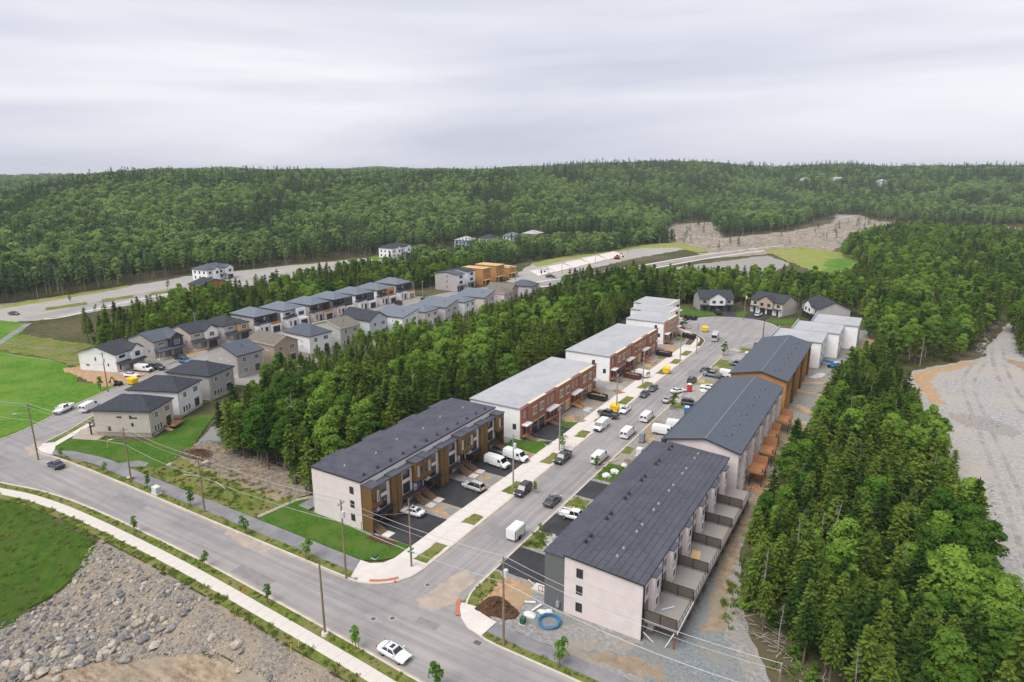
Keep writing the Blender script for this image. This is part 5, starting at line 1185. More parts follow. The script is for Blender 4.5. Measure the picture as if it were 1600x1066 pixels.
def cat_parts(ps):
    V, F, o = [], [], 0
    for v, f in ps: V.append(v); F.append(f + o); o += len(v)
    return np.concatenate(V), np.concatenate(F)
def conifer(seed, H=12.0, R=2.3, base=.28, whorls=26, per=7, spray=7, size=.42, layered=0.0, far=False, lean=0.0):
    r = np.random.default_rng(seed)
    bend = r.normal(0, .25, 2)
    ax = lambda t: np.array([bend[0] * t * t + lean * t, bend[1] * t * t, t * H])
    ts = [0, .1, .3, .6, .85, 1.0]
    trunk = tube_np([ax(t) for t in ts], [.19 * (1 - .92 * t) * H / 12 + .015 for t in ts], 5 if not far else 3)
    C_, U_, V_ = [], [], []
    limbs = []
    for w in range(whorls):
        t = base + (1 - base) * (w + r.uniform(0, .7)) / whorls
        t = min(t, .985)
        k = (1 - t) / (1 - base)
        rad = R * (k ** .75) * (0.55 + .45 * min(1, (t - base) / .12 + .35)) * r.uniform(.72, 1.12)
        if layered and w % 3 == 1: rad *= (1 - layered)
        m = max(3, int(per * (.55 + .45 * k)))
        for j in range(m):
            a = 2 * pi * (j + r.uniform(-.4, .4)) / m + w * .9
            L = rad * r.uniform(.62, 1.15) + .18
            d = np.array([cos(a), sin(a), 0.0]); up = r.uniform(-.35, .12) + .55 * (1 - k)
            q = max(2, int(spray * (.35 + .65 * L / R)))
            if not far and r.random() < .25: limbs.append(tube_np([ax(t), ax(t) + d * L * .8 + np.array([0, 0, up * L * .7])], [.03, .01], 3))
            s = np.linspace(.22, 1.0, q) + r.normal(0, .05, q)
            side = np.array([-sin(a), cos(a), 0.0])
            lat = r.normal(0, .20, q) * L * (1.1 - .4 * s)
            cc = ax(t) + np.outer(s * L, d) + np.outer(lat, side); cc[:, 2] += up * L * s - .16 * L * s ** 2 + r.normal(0, .09, q)
            dirs = d + np.outer(np.sign(lat) * .6 + r.normal(0, .3, q), side) + np.c_[np.zeros(q), np.zeros(q), r.normal(-.15, .28, q)]
            dirs /= np.linalg.norm(dirs, axis=1)[:, None]
            sz = size * r.uniform(.65, 1.3, q)
            nrm = np.cross(dirs, np.c_[r.normal(0, .45, q), r.normal(0, .45, q), np.ones(q)]); nrm /= np.linalg.norm(nrm, axis=1)[:, None]
            C_.append(cc); U_.append(dirs * sz[:, None]); V_.append(nrm * (sz * .48)[:, None])
    # leader
    C_.append(np.array([ax(.985), ax(1.0)])); U_.append(np.array([[0, 0, .5], [0, 0, .45]]) * (size / .42)); V_.append(np.array([[.13, 0, 0], [0, .12, 0]]) * (size / .42))
    crown = kites(np.concatenate(C_), np.concatenate(U_), np.concatenate(V_))
    return (cat_parts([trunk] + limbs) if limbs else trunk), crown
def broadleaf(seed, H=11.0, R=2.6, base=.35, clumps=13, leaves=170, size=.34, far=False):
    r = np.random.default_rng(seed)
    bend = r.normal(0, .4, 2)
    top = np.array([bend[0], bend[1], H * .8])
    ax = lambda t: np.array([bend[0] * t * t, bend[1] * t * t, t * H * .85])
    ts = [0, .25, .5, .8, 1]
    wood = [tube_np([ax(t) for t in ts], [.17 * (1 - .85 * t) * H / 11 + .02 for t in ts], 5 if not far else 3)]
    C_, U_, V_ = [], [], []
    for k in range(clumps):
        t = base + (1 - base) * (k + .5) / clumps
        a = k * 2.4 + r.uniform(-.5, .5)
        prof = math.sin(pi * min(1, max(.12, (t - base) / (1 - base) * .82 + .16)))
        off = R * prof * r.uniform(.30, .72)
        c0 = np.array([bend[0] * t * t + off * cos(a), bend[1] * t * t + off * sin(a), H * (t * .92 + .02) + r.uniform(-.3, .3)])
        rr_ = R * r.uniform(.34, .56) * (.7 + .5 * prof)
        if not far: wood.append(tube_np([ax(max(.15, t * .8)), c0], [.055, .02], 3))
        n = int(leaves * r.uniform(.7, 1.2))
        d = r.normal(0, 1, (n, 3)); d /= np.linalg.norm(d, axis=1)[:, None]; d[:, 2] = np.where(d[:, 2] < -.35, -d[:, 2], d[:, 2])
        cc = c0 + d * (rr_ * r.uniform(.62, 1.12, n))[:, None] * np.array([1, 1, .68])
        nr = d + r.normal(0, .55, (n, 3)) + np.array([0, 0, .5]); nr /= np.linalg.norm(nr, axis=1)[:, None]
        u = np.cross(nr, r.normal(0, 1, (n, 3))); u /= np.linalg.norm(u, axis=1)[:, None]; v = np.cross(nr, u)
        sz = size * r.uniform(.6, 1.35, n)
        C_.append(cc); U_.append(u * sz[:, None]); V_.append(v * (sz * .62)[:, None])
    return cat_parts(wood), kites(np.concatenate(C_), np.concatenate(U_), np.concatenate(V_))
def snag(seed, H=9.0):
    r = np.random.default_rng(seed)
    ps = [tube_np([(0, 0, 0), (.1, 0, H * .5), (r.normal(0, .3), r.normal(0, .3), H)], [.13, .08, .015], 5)]
    for k in range(26):
        t = r.uniform(.25, .97); a = r.uniform(0, 6.28); L = (1.15 - t) * r.uniform(.5, 1.7)
        p = np.array([.05, 0, t * H]); q = p + np.array([cos(a) * L, sin(a) * L, r.uniform(-.3, .35)])
        ps.append(tube_np([p, (p + q) / 2 + [0, 0, .1], q], [.03, .022, .008], 3))
    return cat_parts(ps)

KIN = {}
def add_kind(key, wood, crown, wm, cm):
    w = np_mesh('trunk', [(*wood, wm)]); c = np_mesh('crown', [(*crown, cm)]) if crown is not None else None
    parts = [(*wood, wm)] + ([(*crown, cm)] if crown is not None else [])
    KIN[key] = (w, c, np_mesh('tree', parts))
for i in range(5): add_kind(('con', i), *conifer(10 + i, 12, [2.1, 2.4, 1.8, 2.6, 2.0][i], [.22, .30, .38, .16, .45][i], 30, 8, 9, .36), 'bark', 'needles')
for i in range(3): add_kind(('con', 5 + i), *conifer(30 + i, 13, [2.9, 3.2, 2.6][i], [.34, .26, .42][i], 17, 7, 15, .40, layered=.5), 'bark', 'needles')
for i in range(5): add_kind(('leaf', i), *broadleaf(50 + i, 11, [2.4, 2.9, 2.1, 3.2, 2.5][i], [.36, .28, .45, .3, .5][i], [13, 16, 11, 18, 10][i], 190, .27), 'pale_bark' if i in (2, 4) else 'bark', 'leaves')
for i in range(3): add_kind(('snag', i), snag(70 + i, 9), None, 'dead_wood', None)
for i in range(4): add_kind(('fcon', i), *conifer(80 + i, 13, [2.2, 2.6, 1.9, 2.4][i], [.1, .15, .2, .1][i], 13, 6, 4, .75, far=True), 'bark', 'far_needles')
for i in range(5): add_kind(('fleaf', i), *broadleaf(90 + i, 12, [4.2, 4.8, 3.7, 4.4, 5.2][i], [.12, .10, .2, .15, .12][i], 10, 34, .66, far=True), 'pale_bark', 'far_leaves')
for i in range(3): add_kind(('eleaf', i), *broadleaf(95 + i, 14, [2.4, 2.9, 2.2][i], [.3, .42, .25][i], 10, 34, .55, far=True), 'pale_bark' if i == 1 else 'bark', 'far_leaves')
for i in range(2): add_kind(('econ', i), *conifer(98 + i, 14, 1.9, [.4, .5][i], 13, 6, 4, .65, far=True), 'bark', 'far_needles')
for i in range(2): add_kind(('bush', i), *broadleaf(110 + i, 1.5, .9, .05, 7, 60, .16), 'bark', 'leaves')

# lists of tree spots: kind family, x, y, z, scale, rotation, wood name
spots = []
def poisson(poly, step, seed):
    r = np.random.default_rng(seed)
    xs = [p[0] for p in poly]; ys = [p[1] for p in poly]
    X, Y = np.meshgrid(np.arange(min(xs), max(xs), step), np.arange(min(ys), max(ys), step))
    X = X.ravel() + np.tile([0, .5 * step], X.size)[:X.size] * 0 + r.uniform(-.46, .46, X.size) * step; Y = Y.ravel() + r.uniform(-.46, .46, Y.size) * step
    p = np.c_[X, Y]
    return p[inside_np(p, poly)]
def in_view(x, y, m=60):
    a, b, fw = PX(x, y, 6)
    return fw > 3 and -m - 400 / max(fw, 20) * 3 < a < 1600 + m + 400 / max(fw, 20) * 3 and b < 1066 + 260
def plant_wood(name, poly, step, seed, con=.7, lo=9, hi=14, edge=None, snags=.03, families=('con', 'leaf')):
    r = random.Random(seed)
    for x, y in poisson(poly, step, seed):
        if not in_view(x, y): continue
        q = r.random(); clump = .22 * math.sin(x * .13 + seed) + .22 * math.sin(y * .11 + x * .05)
        fam = 'snag' if q < snags else (families[0] if r.random() + clump < con else families[1])
        h = r.uniform(lo, hi) * (r.choice((.75, 1, 1, 1.12)))
        if name == 'mid': h *= float(np.interp(x, [-92, -80, -62], [.58, .78, 1.0])) if y < 290 else 1
        spots.append((fam, x, y, float(height_at(x, y)) - .25, h, r.uniform(0, 6.28), name))
WOODS = {
    'mid': [(-37, 77.5), (-36.5, 118), (-36.5, 215), (-43, 240), (-46, 268), (-34, 298), (-14, 310), (-22, 330), (-45, 342), (-66, 338), (-88, 312), (-94, 296), (-92, 280), (-92, 250), (-96, 205), (-102, 180), (-104, 150), (-104, 122), (-93, 111), (-86, 97), (-79.5, 92), (-76, 83), (-60, 82.5), (-47, 80)],
    'right': [(39.8, 86), (46, 79), (53, 73.5), (64, 70), (71, 80), (69.5, 115), (66, 150), (61, 176), (57.5, 196), (54.5, 219), (53, 236), (48, 232), (43, 205), (40.2, 180), (39.6, 154), (38.2, 128), (38.2, 101)],
    'street': [(-169, 112), (-169, 256), (-160, 262), (-166, 300), (-170, 340), (-205, 350), (-222, 270), (-216, 215), (-222, 178), (-214, 150), (-196, 118)],
    'back': px_poly([(1056, 474), (1240, 484), (1345, 508), (1362, 545), (1395, 572), (1430, 574), (1505, 562), (1545, 520), (1562, 498), (1600, 484), (1660, 480), (1660, 380), (1500, 366), (1405, 360), (1335, 380), (1312, 400), (1362, 420), (1330, 440), (1285, 455), (1235, 452), (1180, 446), (1120, 446), (1060, 456), (1030, 464)]),
    'track': px_poly([(1590, 560), (1660, 560), (1660, 478), (1612, 490), (1580, 512), (1578, 545)]),
    'pocket': px_poly([(640, 438), (700, 430), (830, 408), (950, 393), (1010, 382), (1060, 378), (1040, 372), (950, 380), (860, 386), (760, 394), (690, 404), (640, 413)]),
}
plant_wood('mid', WOODS['mid'], 3.0, 3, .76, 9.0, 13.5)
plant_wood('right', WOODS['right'], 2.7, 4, .68, 7.2, 11.6, snags=.06)
plant_wood('street', WOODS['street'], 3.4, 5, .75, 7.2, 12)
plant_wood('back', WOODS['back'], 4.2, 6, .55, 8.5, 13)
plant_wood('track', WOODS['track'], 3.2, 7, .6, 8, 12)
plant_wood('pocket', WOODS['pocket'], 4.2, 8, .6, 9, 13, families=('fcon', 'fleaf'))
# choose the trees that show largest; those become things of their own
occ = np.zeros((214, 320), bool)
order = sorted(range(len(spots)), key=lambda i: math.hypot(spots[i][1] - CAM_X, spots[i][2]))
vis = {}
for i in order:
    fam, x, y, z, h, rz, nm = spots[i]
    bx_, by_, fw = PX(x, y, z); tx, ty, _ = PX(x, y, z + h)
    ww = (.19 if fam != 'leaf' else .25) * h * FPX / fw
    x0, x1, y0, y1 = int((tx - ww) / 5), int((tx + ww) / 5) + 1, int(ty / 5), int(by_ / 5) + 1
    x0, x1, y0, y1 = max(0, x0), min(320, x1), max(0, y0), min(213, y1)
    if x1 <= x0 or y1 <= y0: continue
    blk = occ[y0:y1, x0:x1]; vis[i] = int((~blk).sum())
    if vis[i] > 0: occ[y0:y0 + max(1, int((y1 - y0) * .8)), x0:x1] = True
single = set()
for fams, cap in ((('con',), 295), (('leaf',), 295), (('snag',), 60)):
    c = [i for i in vis if spots[i][0] in fams and vis[i] > 2]
    c.sort(key=lambda i: -vis[i]); single |= set(c[:cap])
CONW = ['slim', 'broad', 'narrow', 'full-skirted', 'bare-trunked', 'layered', 'wide layered', 'open layered']; LEAFW = ['rounded', 'broad', 'slim', 'spreading', 'high-crowned']
def tree_label(fam, v, h, x, y, nm):
    w = {'con': CONW, 'leaf': LEAFW, 'snag': ['bare'] * 3}[fam][v]; k = {'con': 'conifer', 'leaf': 'broadleaf tree', 'snag': 'dead tree'}[fam]
    sz = 'tall' if h > 11.5 else ('low' if h < 8 else 'middling')
    if nm == 'right':
        lv = 'before the nearest decks' if y < 92 else ('level with the last grey decks' if y < 120 else ('level with the cedar decks' if y < 150 else ('level with the board-clad block' if y < 190 else 'by the white shells')))
        ed = 'on the yard edge' if x < 45 else ('on the quarry edge' if x > 60 else 'deep in the right wood')
    elif nm == 'mid':
        lv = 'behind the brown block' if y < 118 else ('behind the first brick block' if y < 166 else ('behind the second brick block' if y < 216 else ('behind the stepped townhouses' if y < 275 else 'beyond the stepped townhouses')))
        ed = 'near the garden houses' if x < -78 else ('close to the townhouses' if x > -52 else 'mid wood')
        if y < 86: lv, ed = 'above the rough ground', ('by the soil heap' if x < -62 else 'by the lawn')
    elif nm == 'street':
        lv = 'behind the white gabled house' if y < 126 else ('behind the gabled street houses' if y < 155 else ('behind the modern street houses' if y < 245 else 'past the last modern house')); ed = 'near the houses' if x > -185 else ('on the far road side' if x < -205 else 'mid strip')
    elif nm == 'back':
        lv = 'behind the twin houses' if x < 25 else ('behind the white shells' if x < 60 else 'above the quarry floor'); ed = 'at the front edge' if y < 315 else ('well back' if y > 380 else 'in the second ranks')
    else: lv, ed = 'beside the gravel track', 'at the right picture edge'
    return '%s %s %s %s, %s' % (sz, w, k, ed, lv)
LN = {'con': 'conifer', 'leaf': 'broadleaf_tree', 'snag': 'dead_tree'}
rest = []
HREF = {'con': 12.0, 'leaf': 11.0, 'snag': 9.0, 'fcon': 13.0, 'fleaf': 12.0, 'eleaf': 14.0, 'econ': 14.0, 'bush': 1.5}
nvar = {f: len([k for k in KIN if k[0] == f]) for f in HREF}
rr = random.Random(99)
for i in range(len(spots)):
    fam, x, y, z, h, rz, nm = spots[i]
    v = rr.randrange(nvar[fam]); s = h / (HREF[fam] if not (fam == 'con' and v >= 5) else 13.0)
    if i in single:
        w, c, _ = KIN[(fam, v)]
        lab = tree_label(fam, v, h, x, y, nm)
        t = thing(LN[fam], lab, 'tree', (x, y, z), rz, lab.replace(' tree', ' trees').replace('conifer', 'conifers'))
        wd = rr.uniform(.85, 1.15); t.scale = (s * wd, s * wd, s)
        link('trunk', w, t)
        if c: link('crown', c, t)
    else: rest.append((fam, v, x, y, z, s, rz))
# hills: trees beyond the far edge of the estate
def hill_trees():
    r = np.random.default_rng(12); out = []
    rows = []
    D = 352.0
    while D < 2700:
        s = np.interp(D, [350, 600, 1000, 1600, 2700], [4.6, 5.4, 7.0, 10.5, 17.0])
        n = int(D * radians(88) / s)
        az = np.linspace(-44, 44, n) + r.uniform(-.5, .5, n) * 88 / n
        rows.append(np.c_[az, D + r.uniform(-.5, .5, n) * s, np.full(n, s)])
        D += s * .9
    A = np.concatenate(rows)
    a = np.radians(A[:, 0]); X = CAM_X + A[:, 1] * (np.sin(a) * cos(HEADING) - np.cos(a) * sin(HEADING)); Y = A[:, 1] * (np.sin(a) * sin(HEADING) + np.cos(a) * cos(HEADING))
    p = np.c_[X, Y]
    edge = px_poly([(-300, 520), (-20, 476), (140, 453), (280, 428), (292, 424), (360, 424), (430, 414), (590, 398), (605, 392), (655, 390), (700, 384), (860, 372), (1000, 372), (1030, 372), (1048, 352), (1108, 346), (1128, 372), (1225, 361), (1290, 347), (1290, 342), (1310, 337), (1345, 337), (1362, 342), (1400, 345), (1500, 352), (1545, 354), (1590, 352), (1640, 358), (1900, 365)])
    far = [(e[0] - CAM_X, e[1]) for e in edge]
    ang = np.array([math.degrees(math.atan2(x * cos(HEADING) + y * sin(HEADING), -x * sin(HEADING) + y * cos(HEADING))) for x, y in far]); dist = np.array([math.hypot(x, y) for x, y in far])
    o = np.argsort(ang); need = np.interp(A[:, 0], ang[o], dist[o])
    keep = A[:, 1] > need - 5
    gap = (A[:, 1] - need)[keep]; A, X, Y = A[keep], X[keep], Y[keep]
    Z = height_at(X, Y) - .3
    S = A[:, 2]
    h = np.interp(A[:, 1], [350, 900, 2600], [14, 13, 15]) * r.uniform(.72, 1.2, len(A))
    d1_ = np.interp(A[:, 0], _az, _d1); crest = (A[:, 1] > d1_ * .84) & (A[:, 1] < d1_ * 1.12); spire = crest & (r.random(len(A)) < .35); h = np.where(spire, h * r.uniform(1.05, 1.4, len(A)), h)
    # drop what stands wholly behind a crest
    el = (Z + h - CAM_H) / A[:, 1]
    b = ((A[:, 0] + 45) / .5).astype(int); best = np.full(200, -9.0); ok = np.ones(len(A), bool)
    for i in np.argsort(A[:, 1]):
        if el[i] < best[b[i]] - .012: ok[i] = False
        best[b[i]] = max(best[b[i]], el[i] - .004)
    patch = np.sin(X * .017 + 2) * np.sin(Y * .021) + .6 * np.sin(X * .05 + Y * .03) + r.normal(0, .55, len(X))
    for i in np.where(ok)[0]:
        fam = 'fcon' if patch[i] > .35 or spire[i] else 'fleaf'
        if gap[i] < 26: fam = 'econ' if patch[i] > .1 else 'eleaf'
        if gap[i] < 40 and r.random() < .05: fam = 'snag'
        sc = h[i] / HREF[fam] * (S[i] / 5.0) ** .35
        out.append((fam, r.integers(nvar[fam]), X[i], Y[i], Z[i], sc, r.uniform(0, 6.28)))
    return out
rest += hill_trees()
# a few trees left standing on the far clearing
CLEAR = px_poly([(1040, 372), (1060, 352), (1108, 350), (1130, 375), (1230, 366), (1300, 352), (1345, 340), (1390, 350), (1330, 374), (1290, 390), (1180, 392), (1110, 394)])
for x, y in poisson(CLEAR, 9, 78):
    if rr.random() < .10: rest.append(('fcon', rr.randrange(nvar['fcon']), x, y, float(height_at(x, y)) - .2, rr.uniform(.3, .8), 0.0))
# bushes and ferns on the wood floors and along their edges
bushes = []
for k, n in (('mid', 3.2), ('right', 2.6), ('street', 4.5)):
    for x, y in poisson(WOODS[k], n, 77):
        if in_view(x, y, 0): bushes.append(('bush', rr.randrange(2), x, y, -.2, rr.uniform(.5, 1.4), rr.uniform(0, 6)))

hidden = bpy.data.collections.new('tree_kinds')
def scatter(name, pts, label, cat=None, keys=None):
    """one object whose points carry copies of the tree meshes"""
    keys = keys or sorted(set((p[0], p[1]) for p in pts))
    col = bpy.data.collections.new(name + '_kinds')
    for n, k in enumerate(keys):
        o = bpy.data.objects.new('%s_%03d' % (name, n), KIN[k][2]); col.objects.link(o)
    me = bpy.data.meshes.new(name)
    me.vertices.add(len(pts)); me.vertices.foreach_set('co', np.array([p[2:5] for p in pts], np.float32).ravel())
    for nm, ty, dat in (('idx', 'INT', [keys.index((p[0], p[1])) for p in pts]), ('sc', 'FLOAT', [p[5] for p in pts]), ('rz', 'FLOAT', [p[6] for p in pts])):
        at = me.attributes.new(nm, ty, 'POINT'); at.data.foreach_set('value', np.array(dat, np.int32 if ty == 'INT' else np.float32))
    ob = link(name, me)
    ng = bpy.data.node_groups.new(name, 'GeometryNodeTree')
    ng.interface.new_socket('Geometry', in_out='INPUT', socket_type='NodeSocketGeometry'); ng.interface.new_socket('Geometry', in_out='OUTPUT', socket_type='NodeSocketGeometry')
    N, L = ng.nodes, ng.links
    gi, go = N.new('NodeGroupInput'), N.new('NodeGroupOutput')
    ci = N.new('GeometryNodeCollectionInfo'); ci.inputs['Collection'].default_value = col; ci.inputs['Separate Children'].default_value = True; ci.inputs['Reset Children'].default_value = True
    ip = N.new('GeometryNodeInstanceOnPoints'); ip.inputs['Pick Instance'].default_value = True
    def attr(nm, ty):
        n = N.new('GeometryNodeInputNamedAttribute'); n.data_type = ty; n.inputs['Name'].default_value = nm; return n.outputs['Attribute']
    cx = N.new('ShaderNodeCombineXYZ'); L.new(attr('rz', 'FLOAT'), cx.inputs['Z'])
    er = N.new('FunctionNodeEulerToRotation'); L.new(cx.outputs[0], er.inputs[0])
    L.new(gi.outputs[0], ip.inputs['Points']); L.new(ci.outputs[0], ip.inputs['Instance']); L.new(attr('idx', 'INT'), ip.inputs['Instance Index'])
    L.new(er.outputs[0], ip.inputs['Rotation']); L.new(attr('sc', 'FLOAT'), ip.inputs['Scale'])
    L.new(ip.outputs[0], go.inputs[0])
    md = ob.modifiers.new('scatter', 'NODES'); md.node_group = ng
    return tag(ob, label, cat, None, 'stuff')
scatter('forest', rest, 'dense mixed forest covering the hills and filling the woods', 'forest')
scatter('undergrowth', bushes, 'low green undergrowth on the floor of the woods', 'undergrowth')
# ------------------------------------------------------------------ vehicles
def loft(b, secs):
    """secs: list of rings (same number of points), closed with end caps"""
    k = len(b.v); n = len(secs[0])
    for s in secs: b.v += [tuple(p) for p in s]
    for i in range(len(secs) - 1):
        for j in range(n):
            a, c = k + i * n + j, k + i * n + (j + 1) % n
            b.f.append((a, c, c + n, a + n))
    b.f.append(tuple(k + j for j in reversed(range(n)))); b.f.append(tuple(k + (len(secs) - 1) * n + j for j in range(n)))
def body_ring(x, zb, zm, zt, w, wt): return [(x, -w * .94, zb), (x, -w, zb + .12), (x, -w, zm), (x, -wt, zt), (x, wt, zt), (x, w, zm), (x, w, zb + .12), (x, w * .94, zb)]
VEH = {}
def rounded(b, name, m, lv=2):
    """mesh of b with its edges rounded off"""
    o = bpy.data.objects.new('tmp', b.mesh(name, m, True)); C.objects.link(o)
    md = o.modifiers.new('s', 'SUBSURF'); md.levels = md.render_levels = lv
    dg = bpy.context.evaluated_depsgraph_get(); me = bpy.data.meshes.new_from_object(o.evaluated_get(dg)); me.name = name
    me.polygons.foreach_set('use_smooth', [True] * len(me.polygons)); bpy.data.objects.remove(o); return me
def bevelled(b, name, w):
    o = bpy.data.objects.new('tmp', b.mesh(name, None)); C.objects.link(o)
    md = o.modifiers.new('b', 'BEVEL'); md.width = w; md.segments = 2; md.limit_method = 'ANGLE'; md.angle_limit = radians(22)
    dg = bpy.context.evaluated_depsgraph_get(); me = bpy.data.meshes.new_from_object(o.evaluated_get(dg)); me.name = name; bpy.data.objects.remove(o); return me
def body_sec(x, zb, zm, zt, w, wt): return [(x, -w * .6, zb), (x, -w * 1.0, zb + .02), (x, -w * 1.04, (zb + zm) / 2), (x, -w * 1.02, zm), (x, -wt * .98, zt + .02), (x, 0, zt + .04), (x, wt * .98, zt + .02), (x, w * 1.02, zm), (x, w * 1.04, (zb + zm) / 2), (x, w * 1.0, zb + .02), (x, w * .6, zb)]
def veh_proto(kind):
    """meshes for one kind of vehicle; nose towards +x, standing on z=0. returns list of (name, mesh, material or None for paint, children)"""
    if kind in VEH: return VEH[kind]
    out = []
    S = {  # length, width, belt stations (x, hood height), cabin (x0 rear base, x1 front base, rear top, front top, roof z), wheels
        'sedan': dict(L=4.75, W=.91, st=[(-2.37, .55, .92), (-2.2, .42, 1.02), (-1.5, .30, 1.04), (-.2, .28, .98), (.85, .28, .98), (1.75, .30, .86), (2.25, .36, .74), (2.37, .48, .62)], cab=(-1.75, 1.05, -1.0, .3, 1.45), wh=(-1.38, 1.42), r=.33),
        'suv': dict(L=4.7, W=.93, st=[(-2.35, .55, 1.02), (-2.25, .42, 1.10), (-1.5, .34, 1.12), (-.2, .32, 1.10), (.85, .32, 1.10), (1.7, .36, 1.02), (2.2, .42, .92), (2.35, .55, .72)], cab=(-2.28, 1.05, -2.05, .3, 1.84), wh=(-1.38, 1.40), r=.37),
        'pickup': dict(L=5.8, W=.98, st=[(-2.9, .6, 1.10), (-2.85, .5, 1.15), (-1.0, .45, 1.15), (-.6, .42, 1.18), (1.1, .42, 1.18), (2.1, .46, 1.14), (2.75, .5, 1.08), (2.9, .58, .85)], cab=(-.95, 1.45, -.75, .75, 1.90), wh=(-1.85, 1.85), r=.42),
        'van': dict(L=5.7, W=1.0, st=None, wh=(-1.75, 1.75), r=.38)}[kind]
    W = S['W']
    b = mb()
    if kind == 'van':
        rings = []
        for x, zb, zt, wt in [(-2.85, .5, 1.9, .80), (-2.8, .42, 2.12, .84), (-1, .40, 2.18, .86), (.75, .40, 2.16, .86), (1.35, .40, 2.0, .80)]: rings.append(body_ring(x, zb, 1.35, zt, W, wt))
        for x, zt, wt in [(2.0, 1.30, .88), (2.1, 1.22, .9), (2.7, 1.05, .86), (2.85, .80, .84)]: rings.append(body_ring(x, .42, min(1.0, zt - .1), zt, W * (1 if x < 2.6 else .95), wt))
        loft(b, rings)
        out.append(('body', bevelled(b, 'body', .09), None, []))
        g = mb().add([(1.37, -.78, 1.96), (1.37, .78, 1.96), (2.03, .84, 1.34), (2.03, -.84, 1.34)], [(0, 1, 2, 3), (3, 2, 1, 0)])
        g.v = [(x + .03, y, z + .03) for x, y, z in g.v]
        out.append(('windshield', g.mesh('windshield', 'car_glass'), 'car_glass', []))
        for s in (-1, 1):
            g = mb().add([(.55, s * 1.005, 1.3), (1.75, s * 1.005, 1.3), (1.3, s * .90, 1.9), (.55, s * .90, 1.92)], [(0, 1, 2, 3), (3, 2, 1, 0)])
            out.append(('side_window', g.mesh('side_window', 'car_glass'), 'car_glass', []))
            out.append(('rear_window', mb().box(-2.89, -2.84, s * .45 - .3, s * .45 + .3, 1.3, 1.75).mesh('rear_window', 'car_glass'), 'car_glass', []))
        out.append(('bumper', mb().box(2.6, 2.92, -.9, .9, .42, .62).mesh('bumper', 'dark_trim'), 'dark_trim', []))
        out.append(('grille', mb().box(2.78, 2.88, -.55, .55, .68, .92).mesh('grille', 'dark_trim'), 'dark_trim', []))
    else:
        loft(b, [body_sec(x, zb, zt - .16, zt, W * (.86 if abs(x) > S['L'] / 2 - .1 else (.97 if abs(x) > S['L'] / 2 - .3 else 1)), W * .86) for x, zb, zt in S['st']])
        out.append(('body', rounded(b, 'body', None), None, []))
        x0, x1, t0, t1, zr = S['cab']; zb = 1.0 if kind == 'sedan' else (1.12 if kind == 'suv' else 1.17)
        g = mb(); wb, wt = W * .86, W * .70
        loft(g, [[(x0, -wb, zb - .12), (x0, wb, zb - .12), (x1, wb, zb - .16), (x1, -wb, zb - .16)], [(t0, -wt, zr - .03), (t0, wt, zr - .03), (t1, wt, zr - .03), (t1, -wt, zr - .03)]])
        out.append(('window_glass', g.mesh('window_glass', 'car_glass'), 'car_glass', []))
        r = mb(); loft(r, [[(t0 - .06, -wt - .03, zr - .07), (t0 - .06, wt + .03, zr - .07), (t1 + .08, wt + .03, zr - .07), (t1 + .08, -wt - .03, zr - .07)], [(t0 + .06, -wt + .08, zr), (t0 + .06, wt - .08, zr), (t1 - .1, wt - .08, zr), (t1 - .1, -wt + .08, zr)]])
        for s in (-1, 1):
            for q0, q1 in (((x0, zb - .05), (t0, zr - .05)), ((x1, zb - .08), (t1, zr - .05)), (((x0 + x1) / 2 - .1, zb - .05), ((t0 + t1) / 2 - .1, zr - .05))):
                r.bar((q0[0], s * (wb + .01), q0[1]), (q1[0], s * (wt + .01), q1[1]), .09, .05)
        out.append(('roof', r.mesh('roof', None), None, []))
        if kind == 'sedan': out.append(('sunroof', mb().box(t0 + .55, t1 - .2, -.38, .38, zr - .01, zr + .012).mesh('sunroof', 'car_glass'), 'car_glass', []))
        if kind == 'suv':
            for s in (-1, 1): out.append(('roof_rail', mb().bar((t0 + .2, s * .62, zr + .04), (t1 - .2, s * .62, zr + .04), .05).mesh('roof_rail', 'dark_trim'), 'dark_trim', []))
        if kind == 'pickup':
            out.append(('bed_floor', mb().box(-2.75, -1.05, -.74, .74, 1.13, 1.165).mesh('bed_floor', 'dark_trim'), 'dark_trim', []))
            bed = mb()
            for s in (-1, 1): bed.box(-2.86, -1.0, s * .86 - .09, s * .86 + .09, 1.1, 1.36)
            bed.box(-2.9, -2.80, -.86, .86, 1.1, 1.36)
            out.append(('bed_wall', bed.mesh('bed_wall', None), None, []))
            out.append(('grille', mb().box(2.82, 2.93, -.6, .6, .7, 1.0).mesh('grille', 'dark_trim'), 'dark_trim', []))
        else: out.append(('grille', mb().box(S['L'] / 2 - .06, S['L'] / 2 + .01, -.45, .45, .5, .66 if kind == 'sedan' else .85).mesh('grille', 'dark_trim'), 'dark_trim', []))
    hz = {'sedan': .68, 'suv': .85, 'pickup': .98, 'van': .82}[kind]; hl = S['L'] / 2
    for s in (-1, 1):
        out.append(('headlight', mb().box(hl - .22, hl + .0, s * W * .72 - .16, s * W * .72 + .16, hz - .06, hz + .08).mesh('headlight', 'headlight'), 'headlight', []))
        zt = {'sedan': .85, 'suv': .95, 'pickup': 1.0, 'van': 1.1}[kind]
        out.append(('tail_light', mb().box(-hl - .02, -hl + .14, s * W * .80 - .12, s * W * .80 + .12, zt - .12, zt + .12).mesh('tail_light', 'tail_light'), 'tail_light', []))
        out.append(('mirror', mb().box({'sedan': .7, 'suv': .7, 'pickup': 1.1, 'van': 1.55}[kind], {'sedan': .85, 'suv': .85, 'pickup': 1.3, 'van': 1.75}[kind], s * (W + .12) - .12, s * (W + .12) + .12, 1.02 if kind == 'sedan' else 1.2, 1.2 if kind == 'sedan' else 1.42).mesh('mirror', None), None, []))
    R_ = S['r']
